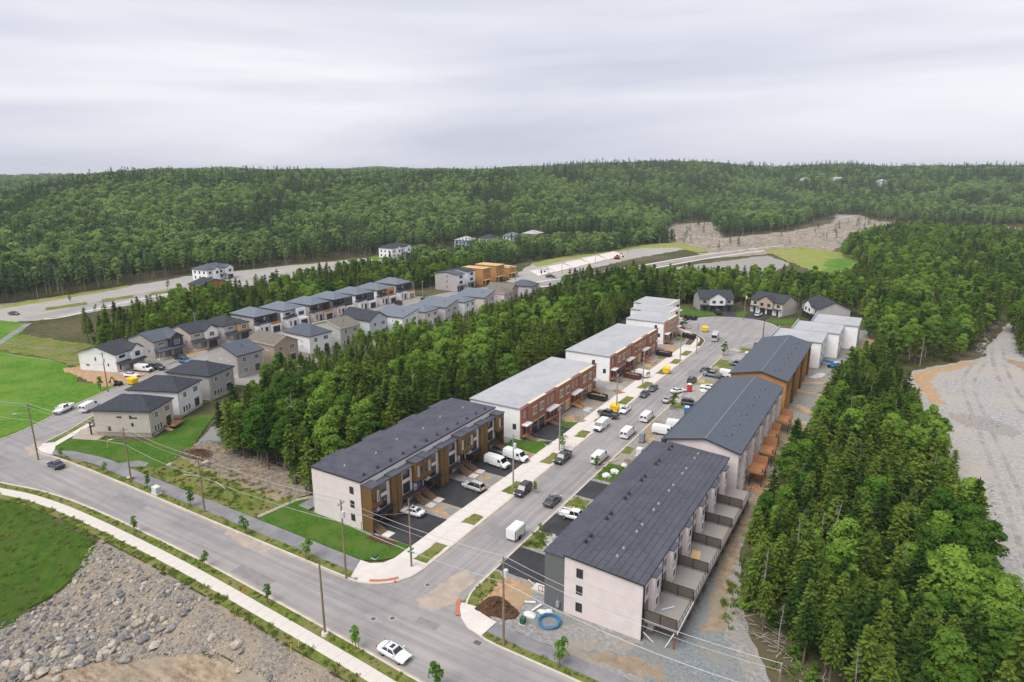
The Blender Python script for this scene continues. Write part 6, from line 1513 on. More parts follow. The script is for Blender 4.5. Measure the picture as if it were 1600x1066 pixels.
    ty = mb().tube([(0, -.12, 0), (0, .12, 0)], R_, 14).mesh('wheel', 'tyre'); rm = mb().tube([(0, -.135, 0), (0, .135, 0)], R_ * .62, 10).mesh('rim', 'rim')
    for x in S['wh']:
        for s in (-1, 1): out.append(('wheel', ty, 'tyre', [(('rim', rm)), (x, s * (W - .12), R_)]))
    VEH[kind] = out
    return out
VNAME = {'sedan': ('parked_car', 'car'), 'suv': ('parked_suv', 'car'), 'pickup': ('pickup_truck', 'pickup'), 'van': ('cargo_van', 'van')}
def vehicle(kind, paint, px, py, heading, label, z=None, scale=1.0):
    p = P(px, py)
    x, y = p.x, p.y
    onroad = (-4.6 < x < 4.6 and 66 < y < 245) or (53 < y < 62.3)
    zz = (ZR + .004) if z is None and onroad else (.03 if z is None else z)
    t = thing(VNAME[kind][0], label, VNAME[kind][1], (x, y, zz), radians(heading)); t.scale = (scale,) * 3
    for nm, me, m, ch in veh_proto(kind):
        if m is None and not me.materials: me.materials.append(M['paint_white'])
        o = link(nm, me, t)
        if m is None:
            o.material_slots[0].link = 'OBJECT'; o.material_slots[0].material = M['paint_' + paint]
        if ch: o.location = ch[1]; link(ch[0][0], ch[0][1], o)
    return t
N_, E_, S_, W_ = 90, 0, -90, 180
for a in [
    ('sedan', 'white', 616, 1024, -3, 'white sedan driving on the wide road at the bottom of the picture'), ('sedan', 'navy', 88, 729, 178, 'dark saloon parked at the kerb on the road bend'),
    ('pickup', 'white', 100, 643, -63, 'white pickup with red stripe beside the green meadow'), ('van', 'white', 141, 640, 117, 'white van half hidden by the beige house'),
    ('sedan', 'white', 645, 804, 184, 'white sedan in the first driveway of the brown block'), ('suv', 'silver', 740, 765, 176, 'silver sport utility car in the middle driveway of the brown block'),
    ('van', 'white', 777, 728, -6, 'white van, nearer of two in the last brown block driveway'), ('van', 'white', 806, 718, -6, 'white van, farther of two in the last brown block driveway'),
    ('suv', 'black', 817, 770, S_, 'black sport utility car parked against the left kerb'), ('sedan', 'charcoal', 863, 786, N_, 'dark grey sedan parked against the right kerb'),
    ('pickup', 'white', 899, 812, 4, 'white pickup in a driveway beside the black sheet roof'), ('pickup', 'pine', 879, 719, S_, 'dark green pickup parked by the young tree on the left kerb'),
    ('van', 'white', 937, 719, N_, 'white van parked at the right kerb by the grass patch'), ('van', 'white', 939, 669, S_, 'white van parked on the left kerb facing the corner'),
    ('pickup', 'charcoal', 950, 651, 168, 'dark grey pickup pulled across the sidewalk by the yellow bin'), ('sedan', 'white', 976, 643, S_, 'white sedan parked beside the yellow bin'),
    ('van', 'white', 981, 680, N_, 'white van at the right kerb next to the portable toilet'), ('van', 'white', 1011, 655, N_, 'white van on the right kerb, third along from the corner'),
    ('sedan', 'navy', 1007, 618, S_, 'dark blue car, nearer of two in line on the left kerb'), ('sedan', 'charcoal', 1020, 609, S_, 'dark grey car, farther of two in line on the left kerb'),
    ('sedan', 'silver', 1043, 627, N_, 'silver car on the right kerb beside the small tree'), ('sedan', 'white', 1059, 613, 60, 'white car turning in by the red portable toilet'),
    ('suv', 'navy', 1078, 634, 10, 'dark blue car beside the blue boom lift'), ('van', 'white', 1038, 679, 4, 'white van standing crosswise with its side to the road'), ('van', 'white', 1060, 671, 4, 'white van partly hidden by the slate gable roof'),
    ('suv', 'black', 1081, 597, N_, 'black car alone on the right kerb up the street'), ('pickup', 'steel', 1112, 589, 172, 'steel grey pickup in a driveway beside the white trailer'), ('sedan', 'charcoal', 1102, 580, 80, 'dark car behind the steel grey pickup'),
    ('sedan', 'white', 1107, 608, 176, 'white car parked crosswise before the slate gable roof'), ('suv', 'teal', 1150, 572, 174, 'teal car in front of the board-clad block'), ('van', 'white', 1000, 588, 165, 'white van in the gravel yard behind a skip'),
    ('pickup', 'black', 1121, 491, 120, 'black pickup in the driveway of the white gabled twin house'), ('suv', 'white', 1185, 494, 80, 'white car in the driveway of the brown gabled twin house'),
    ('sedan', 'white', 206, 589, 18, 'white car beside the dirt yard of the white gabled house'), ('van', 'white', 225, 580, 14, 'white van before the white gabled house garage'), ('pickup', 'black', 245, 577, 14, 'black pickup next to the white van before the gabled house'),
    ('pickup', 'black', 283, 562, 4, 'black pickup before the house with the dark blue gable'), ('suv', 'blue', 289, 567, 4, 'blue car behind the hip roofed grey house'),
    ('sedan', 'charcoal', 22, 492, 20, 'dark car on the far lot at the left edge'), ('suv', 'charcoal', 665, 471, 60, 'dark car on the side road by the last modern house'), ('sedan', 'white', 900, 429, 60, 'white car on the far road by the foundation pads'), ('pickup', 'black', 860, 434, 30, 'black pickup by the site cabin on the far road'),
    ('sedan', 'silver', 602, 489, 90, 'silver car before the pale blue gable house'), ('suv', 'black', 622, 476, 170, 'black car in front of the board-fronted modern house'),
]: vehicle(*a)
def trailer(px, py, rz, label, L=3.6, z=.03):
    p = P(px, py); t = thing('cargo_trailer', label, 'trailer', (p.x, p.y, z), radians(rz))
    b = mb(); loft(b, [[(x, -.95, .45), (x, .95, .45), (x, .95, 2.1), (x, .75, 2.3), (x, -.75, 2.3), (x, -.95, 2.1)] for x in (-L / 2, L / 2)])
    b.build('body', 'paint_white', t)
    fr = mb()
    for x in (-L / 2, L / 2):
        for s in (-1, 1): fr.bar((x, s * .96, .45), (x, s * .96, 2.1), .06)
    fr.build('edge_trim', 'black_metal', t)
    mb().box(-L / 2 - .03, -L / 2, -.85, .85, .55, 2.0).build('rear_door', 'paint_white', t)
    for s in (-1, 1):
        w = link('wheel', mb().tube([(-.2, s * 1.0 - .1, .33), (-.2, s * 1.0 + .1, .33)], .33, 12).mesh('wheel', 'tyre'), t)
        mb().box(-.6, .2, s * 1.0 - .14, s * 1.0 + .14, .68, .74).build('mudguard', 'black_metal', t)
        mb().box(-L / 2 - .03, -L / 2 + .02, s * .85 - .06, s * .85 + .06, .5, .65).build('tail_light', 'tail_light', t)
    mb().bar((L / 2, 0, .5), (L / 2 + 1.1, 0, .5), .12).bar((L / 2 + .9, 0, .05), (L / 2 + .9, 0, .6), .08).build('drawbar', 'black_metal', t)
trailer(805, 839, 90, 'white box trailer standing alone at the right kerb', 3.2, ZR + .004)
trailer(1138, 590, 172, 'large white trailer beside the board-clad block gable', 5.0)
# small bus turning at the cul-de-sac
p = P(1117, 531); t = thing('shuttle_bus', 'silver shuttle bus at the mouth of the cul-de-sac', 'bus', (p.x, p.y, ZR), radians(-82))
b = mb(); loft(b, [body_ring(x, .4, 1.4, zt, 1.1, wt) for x, zt, wt in ((-3.3, 2.6, .95), (-3.1, 2.8, 1.0), (2.2, 2.8, 1.0), (2.9, 2.5, .95), (3.2, 1.5, .95))]); b.build('body', 'paint_silver', t)
g = mb().add([(2.93, -.9, 2.45), (2.93, .9, 2.45), (3.24, .92, 1.5), (3.24, -.92, 1.5)], [(0, 1, 2, 3), (3, 2, 1, 0)]); g.v = [(x + .03, y, z) for x, y, z in g.v]; g.build('windshield', 'car_glass', t)
for s in (-1, 1):
    for k in range(4): mb().box(-2.6 + k * 1.25, -1.6 + k * 1.25, s * 1.09 - .02, s * 1.09 + .02, 1.45, 2.25).build('side_window', 'car_glass', t)
    for x in (-2.0, 2.1): mb().tube([(x, s * 1.0 - .13, .42), (x, s * 1.0 + .13, .42)], .42, 12).build('wheel', 'tyre', t)
    mb().box(3.15, 3.24, s * .75 - .15, s * .75 + .15, .7, .9).build('headlight', 'headlight', t)

# ------------------------------------------------------------------ skips, bins, toilets, lifts
def skip(px, py, rz, label, m='skip_black', fill=True):
    p = P(px, py); t = thing('skip', label, 'skip', (p.x, p.y, 0.02), radians(rz))
    L, W, h = 5.0, 2.2, 1.5
    mb().box(-L / 2, L / 2, -W / 2, W / 2, .15, .3).build('floor', m, t)
    for s in (-1, 1):
        mb().box(-L / 2, L / 2, s * W / 2 - .05, s * W / 2 + .05, .3, h).build('side_wall', m, t)
        for k in range(6): mb().box(-L / 2 + .3 + k * .86, -L / 2 + .42 + k * .86, s * (W / 2 + .08) - .04, s * (W / 2 + .08) + .04, .3, h - .05).build('rib', m, t)
        mb().box(s * L / 2 - .05, s * L / 2 + .05, -W / 2 + .05, W / 2 - .05, .3, h).build('end_wall', m, t)
        mb().tube([(s * 1.9, -.9, .1), (s * 1.9, .9, .1)], .1, 8).build('roller', 'black_metal', t)
    r = random.Random(int(px))
    b = mb()
    for k in range(26):
        a = Vector((r.uniform(-2, 2), r.uniform(-.8, .8), r.uniform(.9, 1.5))); d = Vector((r.uniform(-.8, .8), r.uniform(-.5, .5), r.uniform(-.1, .2)))
        b.bar(a - d * .6, a + d * .6, r.uniform(.1, .35), .06)
    o = b.box(-L / 2 + .1, L / 2 - .1, -W / 2 + .1, W / 2 - .1, .3, 1.0).build('load', 'debris', t); o['kind'] = 'stuff'
for a in [(934, 624, 175, 'black skip with pale rubbish beside the red brick block stairs'), (988, 591, 172, 'dark red-brown skip in the yard of the second brick block', 'skip_brown'), (1037, 556, 174, 'black skip between the second brick block and the sidewalk'), (1076, 528, 176, 'black skip before the pale brick end'), (1079, 499, 176, 'black skip nearest the cul-de-sac lawn'), (1183, 545, 100, 'black skip beside the board-clad block, by the cul-de-sac')]: skip(*a)
def bin_(px, py, label):
    p = P(px, py); t = thing('waste_bin', label, 'bin', (p.x, p.y, .03), radians(8))
    b = mb(); loft(b, [[(-.85, -.95, .2), (.85, -.95, .2), (.85, .95, .2), (-.85, .95, .2)], [(-1.05, -1.1, 1.7), (1.15, -1.1, 1.7), (1.15, 1.1, 1.7), (-1.05, 1.1, 1.7)]]); b.build('body', 'yellow_bin', t)
    b = mb(); loft(b, [[(-1.1, -1.15, 1.7), (1.2, -1.15, 1.7), (1.2, 1.15, 1.7), (-1.1, 1.15, 1.7)], [(-.7, -1.0, 2.05), (.6, -1.0, 1.95), (.6, 1.0, 1.95), (-.7, 1.0, 2.05)]]); b.build('lid', 'yellow_bin', t)
    for s in (-1, 1): mb().box(-.9, .9, s * .8 - .1, s * .8 + .1, 0, .2).build('skid', 'black_metal', t)
for a in [(960, 643, 'yellow waste bin beside the dark grey pickup'), (1041, 583, 'yellow waste bin on the sidewalk up the street'), (1101, 518, 'yellow waste bin near the cul-de-sac'), (208, 600, 'yellow waste bin by the white gabled house yard')]: bin_(*a)
def toilet(px, py, rz, label, m1, m2):
    p = P(px, py); t = thing('portable_toilet', label, 'toilet', (p.x, p.y, .02), radians(rz))
    mb().box(-.6, .6, -.6, .6, 0, .15).build('base', 'dark_trim', t); mb().box(-.55, .55, -.55, .55, .15, 2.15).build('cabin', m1, t)
    mb().box(.55, .6, -.42, .42, .2, 2.05).build('door', m2, t)
    b = mb(); loft(b, [[(-.6, -.6, 2.15), (.6, -.6, 2.15), (.6, .6, 2.15), (-.6, .6, 2.15)], [(-.35, -.45, 2.4), (.35, -.45, 2.4), (.35, .45, 2.4), (-.35, .45, 2.4)]]); b.build('roof', 'white_bag' if m1 != 'toilet_grey' else 'toilet_grey', t)
toilet(1003, 691, 0, 'grey portable toilet with orange door at the right kerb', 'toilet_grey', 'toilet_orange'); toilet(1077, 612, -90, 'red portable toilet up the street', 'toilet_red', 'toilet_red')
def boom_lift(px, py, rz, label):
    p = P(px, py); t = thing('boom_lift', label, 'lift', (p.x, p.y, .02), radians(rz))
    mb().box(-1.3, 1.3, -.9, .9, .5, 1.0).build('chassis', 'lift_blue', t)
    for x in (-.95, .95):
        for s in (-1, 1): mb().tube([(x, s * .95 - .15, .42), (x, s * .95 + .15, .42)], .42, 12).build('wheel', 'tyre', t)
    b = mb(); loft(b, [[(-1.5, -.8, 1.0), (.6, -.8, 1.0), (.6, .8, 1.0), (-1.5, .8, 1.0)], [(-1.4, -.7, 1.9), (.3, -.7, 1.7), (.3, .7, 1.7), (-1.4, .7, 1.9)]]); b.build('turret', 'lift_blue', t)
    mb().bar((-.9, 0, 2.0), (3.8, 0, 1.6), .35).build('boom', 'lift_blue', t); mb().bar((-.8, .35, 1.7), (2.6, .35, 1.35), .28).build('lower_boom', 'lift_blue', t)
    mb().box(3.8, 4.8, -.9, .9, .7, .8).build('basket_floor', 'grey_metal', t)
    railing(t, [(3.8, -.9), (4.8, -.9), (4.8, .9), (3.8, .9)], .8, 1.1, 'lift_blue', 'basket', .5)
    mb().box(-1.3, -.3, -.6, .6, 1.9, 2.15).build('engine_cover', 'white_bag', t)
boom_lift(1078, 648, 20, 'blue boom lift parked by the slate gable block front'); boom_lift(1302, 575, 150, 'blue boom lift behind the white shells')

# ------------------------------------------------------------------ poles and wires
def pole(px, py, h, label, arm=True, transformer=False, lamp=None, m='pole_wood', x=None, y=None, base=False):
    p = P(px, py) if x is None else Vector((x, y, 0))
    t = thing('utility_pole', label, 'pole', (p.x, p.y, 0))
    mb().tube([(0, 0, -.2), (0, 0, h * .5), (0, 0, h)], [.17, .15, .11], 9).build('post', m, t)
    if arm:
        for k in (-1, 0, 1): mb().tube([(k * .0 + .0, k * .55, h - .1 if k == 0 else h - .5), (0, k * .55, h + .18 if k == 0 else h - .2)], .05, 6).build('insulator', 'insulator', t)
        mb().bar((0, -.7, h - .55), (0, .7, h - .55), .1).build('crossarm', m, t)
    if transformer:
        mb().tube([(.42, -.1, h - 2.7), (.42, -.1, h - 1.65)], .3, 10).tube([(.42, -.1, h - 1.65), (.42, -.1, h - 1.5)], [.22, .1], 8).build('transformer', 'transformer_grey', t)
        mb().bar((0, 0, h - 2.1), (.3, -.08, h - 2.1), .1).build('bracket', 'galvanised', t)
    if lamp is not None:
        a = radians(lamp); d = Vector((cos(a), sin(a), 0))
        mb().tube([d * .1 + Vector((0, 0, h - 2.2)), d * 1.0 + Vector((0, 0, h - 1.8)), d * 2.2 + Vector((0, 0, h - 1.75))], .04, 6).build('lamp_arm', 'galvanised', t)
        e = d * 2.5; mb().box(-.35, .35, -.14, .14, -.08, .05).build('lamp_head', 'transformer_grey', t, (e.x, e.y, h - 1.75), a)
    if base: mb().tube([(0, 0, -.1), (0, 0, .45)], [.55, .45], 10).build('collar', 'concrete', t)
    return (p.x, p.y, h)
pA = pole(541, 903, 13.0, 'wooden utility pole with grey transformer beside the lawn corner', transformer=True)
pB = pole(643, 885, 11.5, 'utility pole with green street sign at the street corner', arm=False)
pole(508, 992, 11.4, 'bare wooden pole with round concrete collar at the near kerb', arm=False, base=True)
pC = pole(787, 1008, 13.0, 'wooden utility pole with transformer beside the mulch heap', transformer=True)
pD = pole(205, 750, 11.2, 'utility pole with street lamp before the beige house', lamp=-100); pE = pole(320, 800, 10.7, 'utility pole by the rough ground with stumps')
pF = pole(60, 718, 12.6, 'utility pole with lamp arms at the left street corner', lamp=-120)
pG = pole(802, 762, 11.0, 'utility pole beside the black car on the left sidewalk', transformer=True, m='grey_pole'); pH = pole(874, 704, 10.2, 'grey pole behind the dark green pickup', m='grey_pole')
pI = pole(963, 645, 10.4, 'pole beside the yellow bin and white sedan', m='grey_pole'); pJ = pole(1004, 603, 10.0, 'pole beside two dark cars in line', m='grey_pole'); pK = pole(1062, 568, 10.1, 'pole on the sidewalk beyond the second brick block', m='grey_pole'); pL = pole(1088, 553, 10.6, 'pole on the sidewalk near the yellow bin up the street', m='grey_pole')
pM = pole(1162, 500, 11.6, 'pole with transformer between the two twin houses', transformer=True); pN = pole(169, 612, 11.4, 'pole beside the dirt yard of the white gabled house', transformer=True)
pole(1192, 527, 6.4, 'short lamp post at the right of the cul-de-sac', arm=False, m='black_metal')
pO = pole(0, 0, 12.0, 'pole whose head shows at the bottom edge before the right wood', x=48.0, y=61.8)
pP = pole(0, 0, 11.5, 'lamp pole at the left picture edge beside the meadow', x=-122.5, y=57.5, lamp=20)
for i, (px, py, h) in enumerate([(308, 530, 10), (500, 497, 10), (661, 470, 9.5), (805, 440, 9.5), (878, 428, 9), (930, 412, 9), (981, 403, 9), (1030, 388, 9.5), (1080, 380, 9.5), (1160, 372, 10), (1230, 366, 10)]):
    pole(px, py, h, ['pole before the beige house with white gable', 'pole before the unfinished modern house', 'pole by the grassy bank near the narrow grey house', 'pole by the low unroofed frame', 'nearest pole along the far road', 'second pole along the far road', 'third pole along the far road', 'fourth pole along the far road', 'pole by the far brown clearing', 'pole inside the far brown clearing', 'farthest pole in the far brown clearing'][i], m='grey_pole')
def wire(a, c, dz, dy, label, sag=.5, m='wire', r=.018):
    a, c = Vector(a) + Vector((0, dy, dz)), Vector(c) + Vector((0, dy, dz))
    pts = []
    for k in range(11):
        t = k / 10; p = a.lerp(c, t); p.z -= sag * 4 * t * (1 - t); pts.append(p)
    tag(mb().tube(pts, r, 4).build('power_line', m), label, 'power line')
def span(a, c, n1, n2, sag=.6):
    for k, (dz, dy, w) in enumerate(((-.3, -.55, 'lower'), (-.3, .55, 'upper'), (.15, 0, 'top'), (-3.6, 0, 'lowest'))): wire(a, c, dz, dy, '%s overhead wire between the %s and the %s' % (w, n1, n2), sag, r=.045 if dz < -3 else .024)
span(pP, pF, 'left edge pole', 'left corner pole'); span(pF, pD, 'left corner pole', 'lamp pole before the beige house'); span(pD, pE, 'lamp pole before the beige house', 'rough ground pole'); span(pE, pA, 'rough ground pole', 'lawn corner pole'); span(pA, pC, 'lawn corner pole', 'mulch heap pole'); span(pC, pO, 'mulch heap pole', 'bottom edge pole', 1.2)
span(pN, (-250, 78, 12), 'white gabled house pole', 'left picture edge', 2.5)
wire(pG, (-20.6, 112, 4.0), -2, 0, 'thin service wire to the brown block end', .4); wire(pH, (-16.8, 124, 4), -1.5, 0, 'thin service wire to the red brick block', .4); wire(pA, (-20, 74, 3.5), -3.4, 0, 'thin service wire to the brown block near wall', .3); wire(pB, pA, -2.2, 0, 'thin wire between the street sign pole and the lawn corner pole', .3)
# street sign
t = thing('street_sign', 'green street name sign on the corner pole', 'sign', (pB[0], pB[1], 0))
for k, rz in ((0, .1), (1, 1.5)): mb().box(-.65, .65, -.02, .02, 0, .3).build('sign_plate', 'sign_green', t, (.25, -.25, 2.6 + .34 * k), rz)

# ------------------------------------------------------------------ street trees
def sapling_proto(seed, H=3.4, R=.8, leaves=70):
    w, c = broadleaf(seed, H, R, .34, 8, leaves, .14); return np_mesh('trunk', [(*w, 'bark')]), np_mesh('crown', [(*c, 'sapling_leaves')])
SAP = [sapling_proto(200), sapling_proto(201, 3.0, .7, 45), sapling_proto(202, 3.8, 1.0, 80)]
stake_me = mb().tube([(0, 0, 0), (0, 0, 1.7)], .04, 5).mesh('stake', 'brown_post')
for i, (px, py, v, s, lab) in enumerate([(212, 831, 0, .9, 'young tree on the near verge, farthest left'), (317, 886, 1, .95, 'thin young tree on the near verge right of the rubble top'), (419, 943, 1, 1.0, 'thin young tree on the near verge by the orange marker'), (556, 1014, 0, 1.0, 'young tree on the near verge behind the white sedan'), (684, 1072, 2, 1.0, 'young tree at the bottom edge near the white sedan'),
        (95, 716, 1, 1.0, 'young tree behind the dark saloon'), (161, 741, 1, .9, 'young tree left of the lamp pole before the beige house'), (231, 762, 0, .8, 'young tree beside the white utility box'), (299, 791, 0, 1.0, 'young tree on the far verge by the rough ground'), (384, 833, 2, .9, 'young tree on the far verge below the rough ground'), (478, 872, 2, .95, 'young tree on the far verge below the lawn'), (874, 1042, 2, 1.0, 'young tree on the verge right of the mulch heap'),
        (880, 703, 2, 1.1, 'young tree at the brick block driveway'), (848, 835, 1, .8, 'leaning young tree behind the box trailer'), (931, 732, 1, 1.1, 'young tree before the white van on the right kerb'), (1049, 640, 2, 1.2, 'young tree beside the silver car'), (1131, 556, 2, 1.2, 'young tree on the right kerb near the cul-de-sac'), (157, 610, 0, 1.2, 'young tree on the meadow edge by the dirt yard'), (174, 453, 2, 1.3, 'small tree by the far road on the left'), (110, 472, 1, 1.2, 'small far tree on the grass island'), (148, 487, 1, 1.2, 'small far tree before the far sidewalk'), (262, 452, 2, 1.2, 'small far tree left of the board-clad house'), (836, 770, 0, .7, 'small sapling beside the black car')]):
    p = P(px, py); t = thing('street_tree', lab, 'tree', (p.x, p.y, -.02), i * 1.3, 'young street trees'); t.scale = (s,) * 3
    w, c = SAP[v]; link('trunk', w, t); link('crown', c, t)
    for sx in (-.35, .35): link('stake', stake_me, t, (sx, .1, 0))

# ------------------------------------------------------------------ small street things
for i, (px, py, lab) in enumerate([(583, 966, 'manhole cover, left of the pair in the junction'), (613, 965, 'manhole cover, right of the pair in the junction'), (668, 913, 'manhole cover at the mouth of the side street')]):
    p = P(px, py); t = thing('manhole_cover', lab, 'manhole', (p.x, p.y, ZR)); mb().tube([(0, 0, 0), (0, 0, .012)], .48, 18).build('frame', 'kerb', t); mb().tube([(0, 0, .0), (0, 0, .018)], .38, 18).build('lid', 'cast_iron', t)
for px, py, lab in ((746, 1003, 'storm drain grate at the right corner kerb'), (405, 957, 'storm drain grate at the near kerb')):
    p = P(px, py); t = thing('drain_grate', lab, 'drain', (p.x, p.y, ZR)); mb().box(-.5, .5, -.35, .35, 0, .012).build('frame', 'cast_iron', t)
    for k in range(5): mb().box(-.42 + k * .18, -.34 + k * .18, -.3, .3, .012, .025).build('bar', 'cast_iron', t)
def box_on_pad(px, py, s, m, label, name='utility_box', cat='utility box', rz=0):
    p = P(px, py); t = thing(name, label, cat, (p.x, p.y, 0), radians(rz)); mb().box(-s[0] * .65, s[0] * .65, -s[1] * .65, s[1] * .65, 0, .12).build('pad', 'concrete', t)
    b = mb(); loft(b, [[(-s[0] / 2, -s[1] / 2, .12), (s[0] / 2, -s[1] / 2, .12), (s[0] / 2, s[1] / 2, .12), (-s[0] / 2, s[1] / 2, .12)], [(-s[0] / 2, -s[1] / 2, s[2]), (s[0] / 2, -s[1] / 2, s[2]), (s[0] / 2, s[1] / 2, s[2] * 1.05), (-s[0] / 2, s[1] / 2, s[2] * 1.05)]]); b.build('cabinet', m, t)
    mb().box(-s[0] * .42, s[0] * .42, -s[1] / 2 - .03, -s[1] / 2, .25, s[2] * .9).build('door', m, t)
box_on_pad(245, 771, (1.5, 1.0, 1.4), 'transformer_grey', 'white utility box on the far verge'); box_on_pad(817, 975, (.7, .6, 1.0), 'cabinet_green', 'green utility box beside the blue hose coil'); box_on_pad(586, 872, (.7, .7, .5), 'cabinet_green', 'low green utility box on the lawn')
box_on_pad(855, 695, (.7, .7, .8), 'cabinet_green', 'green utility box on the brick block lawn')
def marker(px, py, lab, m='orange_plastic', h=.8):
    p = P(px, py); t = thing('marker_post', lab, 'marker', (p.x, p.y, 0)); mb().box(-.14, .14, -.14, .14, 0, .06).build('base', m, t); mb().tube([(0, 0, .06), (0, 0, h)], [.1, .07], 8).build('post', m, t)
marker(380, 925, 'orange marker post on the near verge'); marker(617, 909, 'orange marker at the corner tactile plates', h=.4)
for px, py, lab in ((454, 1030, 'yellow stake on the rubble slope, left one'), (466, 1022, 'yellow stake on the rubble slope, right one'), (168, 700, 'yellow stake on the lawn before the beige house')):
    p = P(px, py, -1.0 if px > 300 else 0); tag(mb().bar((0, 0, -.3), (.25, .1, 2.4), .09, .05).build('stake', 'yellow_stake', None, tuple(p)), lab, 'stake')
# mulch heap, hose coil, bags
def heap(name, x, y, rx, ry, h, m, label, cat, seed=1, n=26):
    r = np.random.default_rng(seed); b = mb(); k = 12
    V = [(0, 0, h)]
    for i in range(1, k + 1):
        for j in range(n):
            a = 2 * pi * j / n; q = i / k; w = 1 + .12 * sin(3 * a + seed) + .06 * r.normal()
            V.append((rx * q * w * cos(a), ry * q * w * sin(a), h * (1 - q) ** 1.1 * (1 + .16 * r.normal()) if i < k else -.1))
    F = [(0, 1 + j, 1 + (j + 1) % n) for j in range(n)] + [(1 + i * n + j, 1 + (i + 1) * n + j, 1 + (i + 1) * n + (j + 1) % n, 1 + i * n + (j + 1) % n) for i in range(k - 1) for j in range(n)]
    b.v, b.f = V, F
    return tag(b.build(name, m, None, (x, y, 0.02)), label, cat)
heap('mulch_heap', 10.2, 68.2, 3.2, 2.3, 1.1, 'mulch', 'brown mulch heap at the right street corner', 'heap', 2)
heap('soil_heap', -73.5, 78.6, 4.6, 2.6, 1.1, 'mulch', 'reddish brown soil heap beside the beige house lawn', 'heap', 3)
b = mb()
for k in range(7):
    rr_ = 1.35 + .1 * (k % 3); b.tube([(rr_ * cos(a) + .06 * sin(5 * a + k), rr_ * sin(a), .08 + .07 * k) for a in np.linspace(0, 2 * pi, 26)], .05, 5)
tag(b.build('hose_coil', 'blue_hose', None, (18.0, 69.2, 0)), 'coil of blue pipe on the ground by the near end wall', 'hose')['kind'] = 'thing'
def blob(name, px, py, s, m, label, cat, seed=1, z=0.0, rz=0):
    r = np.random.default_rng(seed); bm = bmesh.new(); bmesh.ops.create_icosphere(bm, subdivisions=2, radius=1)
    for v in bm.verts:
        f = 1 + .12 * r.normal(); v.co = Vector((v.co.x * s[0] * f, v.co.y * s[1] * f, max(-.2, v.co.z) * s[2] * f))
    me = bpy.data.meshes.new(name); bm.to_mesh(me); bm.free(); me.materials.append(M[m]); p = P(px, py)
    o = link(name, me, None, (p.x, p.y, z + .1), rz); return tag(o, label, cat)
blob('white_sack', 827, 962, (.9, .7, .35), 'white_bag', 'large white sack left of the blue hose', 'sack', 1); blob('white_sack', 848, 958, (.8, .5, .3), 'white_bag', 'white sack between the other sack and the end wall', 'sack', 2); blob('white_sack', 858, 957, (.6, .4, .28), 'white_bag', 'small white sack beside the slate end wall', 'sack', 3)
for i, (px, py, s, m, lab) in enumerate([(948, 745, (1.0, .8, .8), 'white_bag', 'white wrapped pile by the right kerb grass'), (960, 738, (.9, .9, .6), 'white_bag', 'low white wrapped pile next to the sheet roof'), (975, 728, (.7, .6, .5), 'white_bag', 'small white wrapped bundle by the sheet roof'), (1010, 706, (.9, .7, .6), 'debris', 'brown rubbish pile beside the white pallet'), (1098, 612, (1.0, .8, .7), 'white_bag', 'white bag pile beside the red toilet'), (1110, 618, (.8, .8, .6), 'white_bag', 'white bag pile before the slate gable roof'), (1168, 552, (1.2, .8, .5), 'white_bag', 'white bag pile near the cul-de-sac')]): blob('wrapped_pile', px, py, s, m, lab, 'pile', 10 + i)
box_on_pad(999, 712, (1.2, 1.1, 1.7), 'white_bag', 'tall white wrapped pallet at the right kerb', 'wrapped_pallet', 'pallet'); box_on_pad(1025, 700, (2.6, .9, .7), 'white_bag', 'long white wrapped bundle before the white vans', 'wrapped_bundle', 'bundle', 10)
# timber: stacks, trestles, offcuts
def timber(name, px, py, n, L, m, rz, label, cat='timber', spread=.5, seed=1, layers=1, w=.14, z=0.02):
    p = P(px, py); t = thing(name, label, cat, (p.x, p.y, z), radians(rz)); r = random.Random(seed)
    for k in range(n):
        l = L * r.uniform(.75, 1.05); y = (k % max(1, n // layers) - n / layers / 2) * spread; zz = .08 + w * (k // max(1, n // layers)); a = r.uniform(-.05, .05) if spread < .45 else r.uniform(-.5, .5)
        mb().bar((-l / 2, 0, 0), (l / 2, 0, 0), w * 1.3, w).build('plank', m, t, (r.uniform(-.3, .3), y, zz), a)
    return t
timber('timber_stack', 1195, 752, 5, 4.0, 'red_lumber', -30, 'stack of long reddish beams behind the near blocks', spread=.42, seed=1, w=.3); timber('timber_stack', 1187, 765, 3, 3.8, 'red_lumber', -25, 'pair of reddish beams nearest the black sheet roof', spread=.5, seed=2, w=.3)
timber('pallet_row', 1222, 712, 9, 1.8, 'lumber', 60, 'pale wooden pallet lying behind the cedar decks', spread=.42, seed=3, w=.1); timber('timber_stack', 1245, 690, 4, 2.4, 'red_lumber', 55, 'short reddish offcuts beside the cedar decks', spread=.5, seed=4); timber('timber_stack', 1175, 745, 4, 2.2, 'red_lumber', 50, 'reddish offcuts by the last grey deck', spread=.5, seed=8, w=.2)
k = 0
for px, py, n, m, lab in [(1255, 640, 12, 'lumber', 'scattered pale boards behind the board-clad block, nearest heap'), (1262, 615, 16, 'lumber', 'scattered pale boards behind the board-clad block, second heap'), (1272, 600, 16, 'lumber', 'scattered pale boards behind the board-clad block, third heap'), (1278, 588, 14, 'white_bag', 'white scraps beside the blue boom lift'), (1320, 570, 14, 'white_bag', 'white scraps behind the middle white shell'), (1338, 556, 12, 'debris', 'brown scraps behind the farthest white shell'), (1245, 660, 8, 'lumber', 'few pale boards beyond the farthest cedar deck'), (1195, 735, 12, 'grey_lumber', 'grey offcuts under the nearest cedar deck'), (1180, 725, 9, 'white_bag', 'white frames standing under the cedar decks')]:
    k += 1; timber('board_heap', px, py, n + 8, 2.5, m, 40 * k, lab, 'boards', spread=.32, seed=20 + k, w=.12)
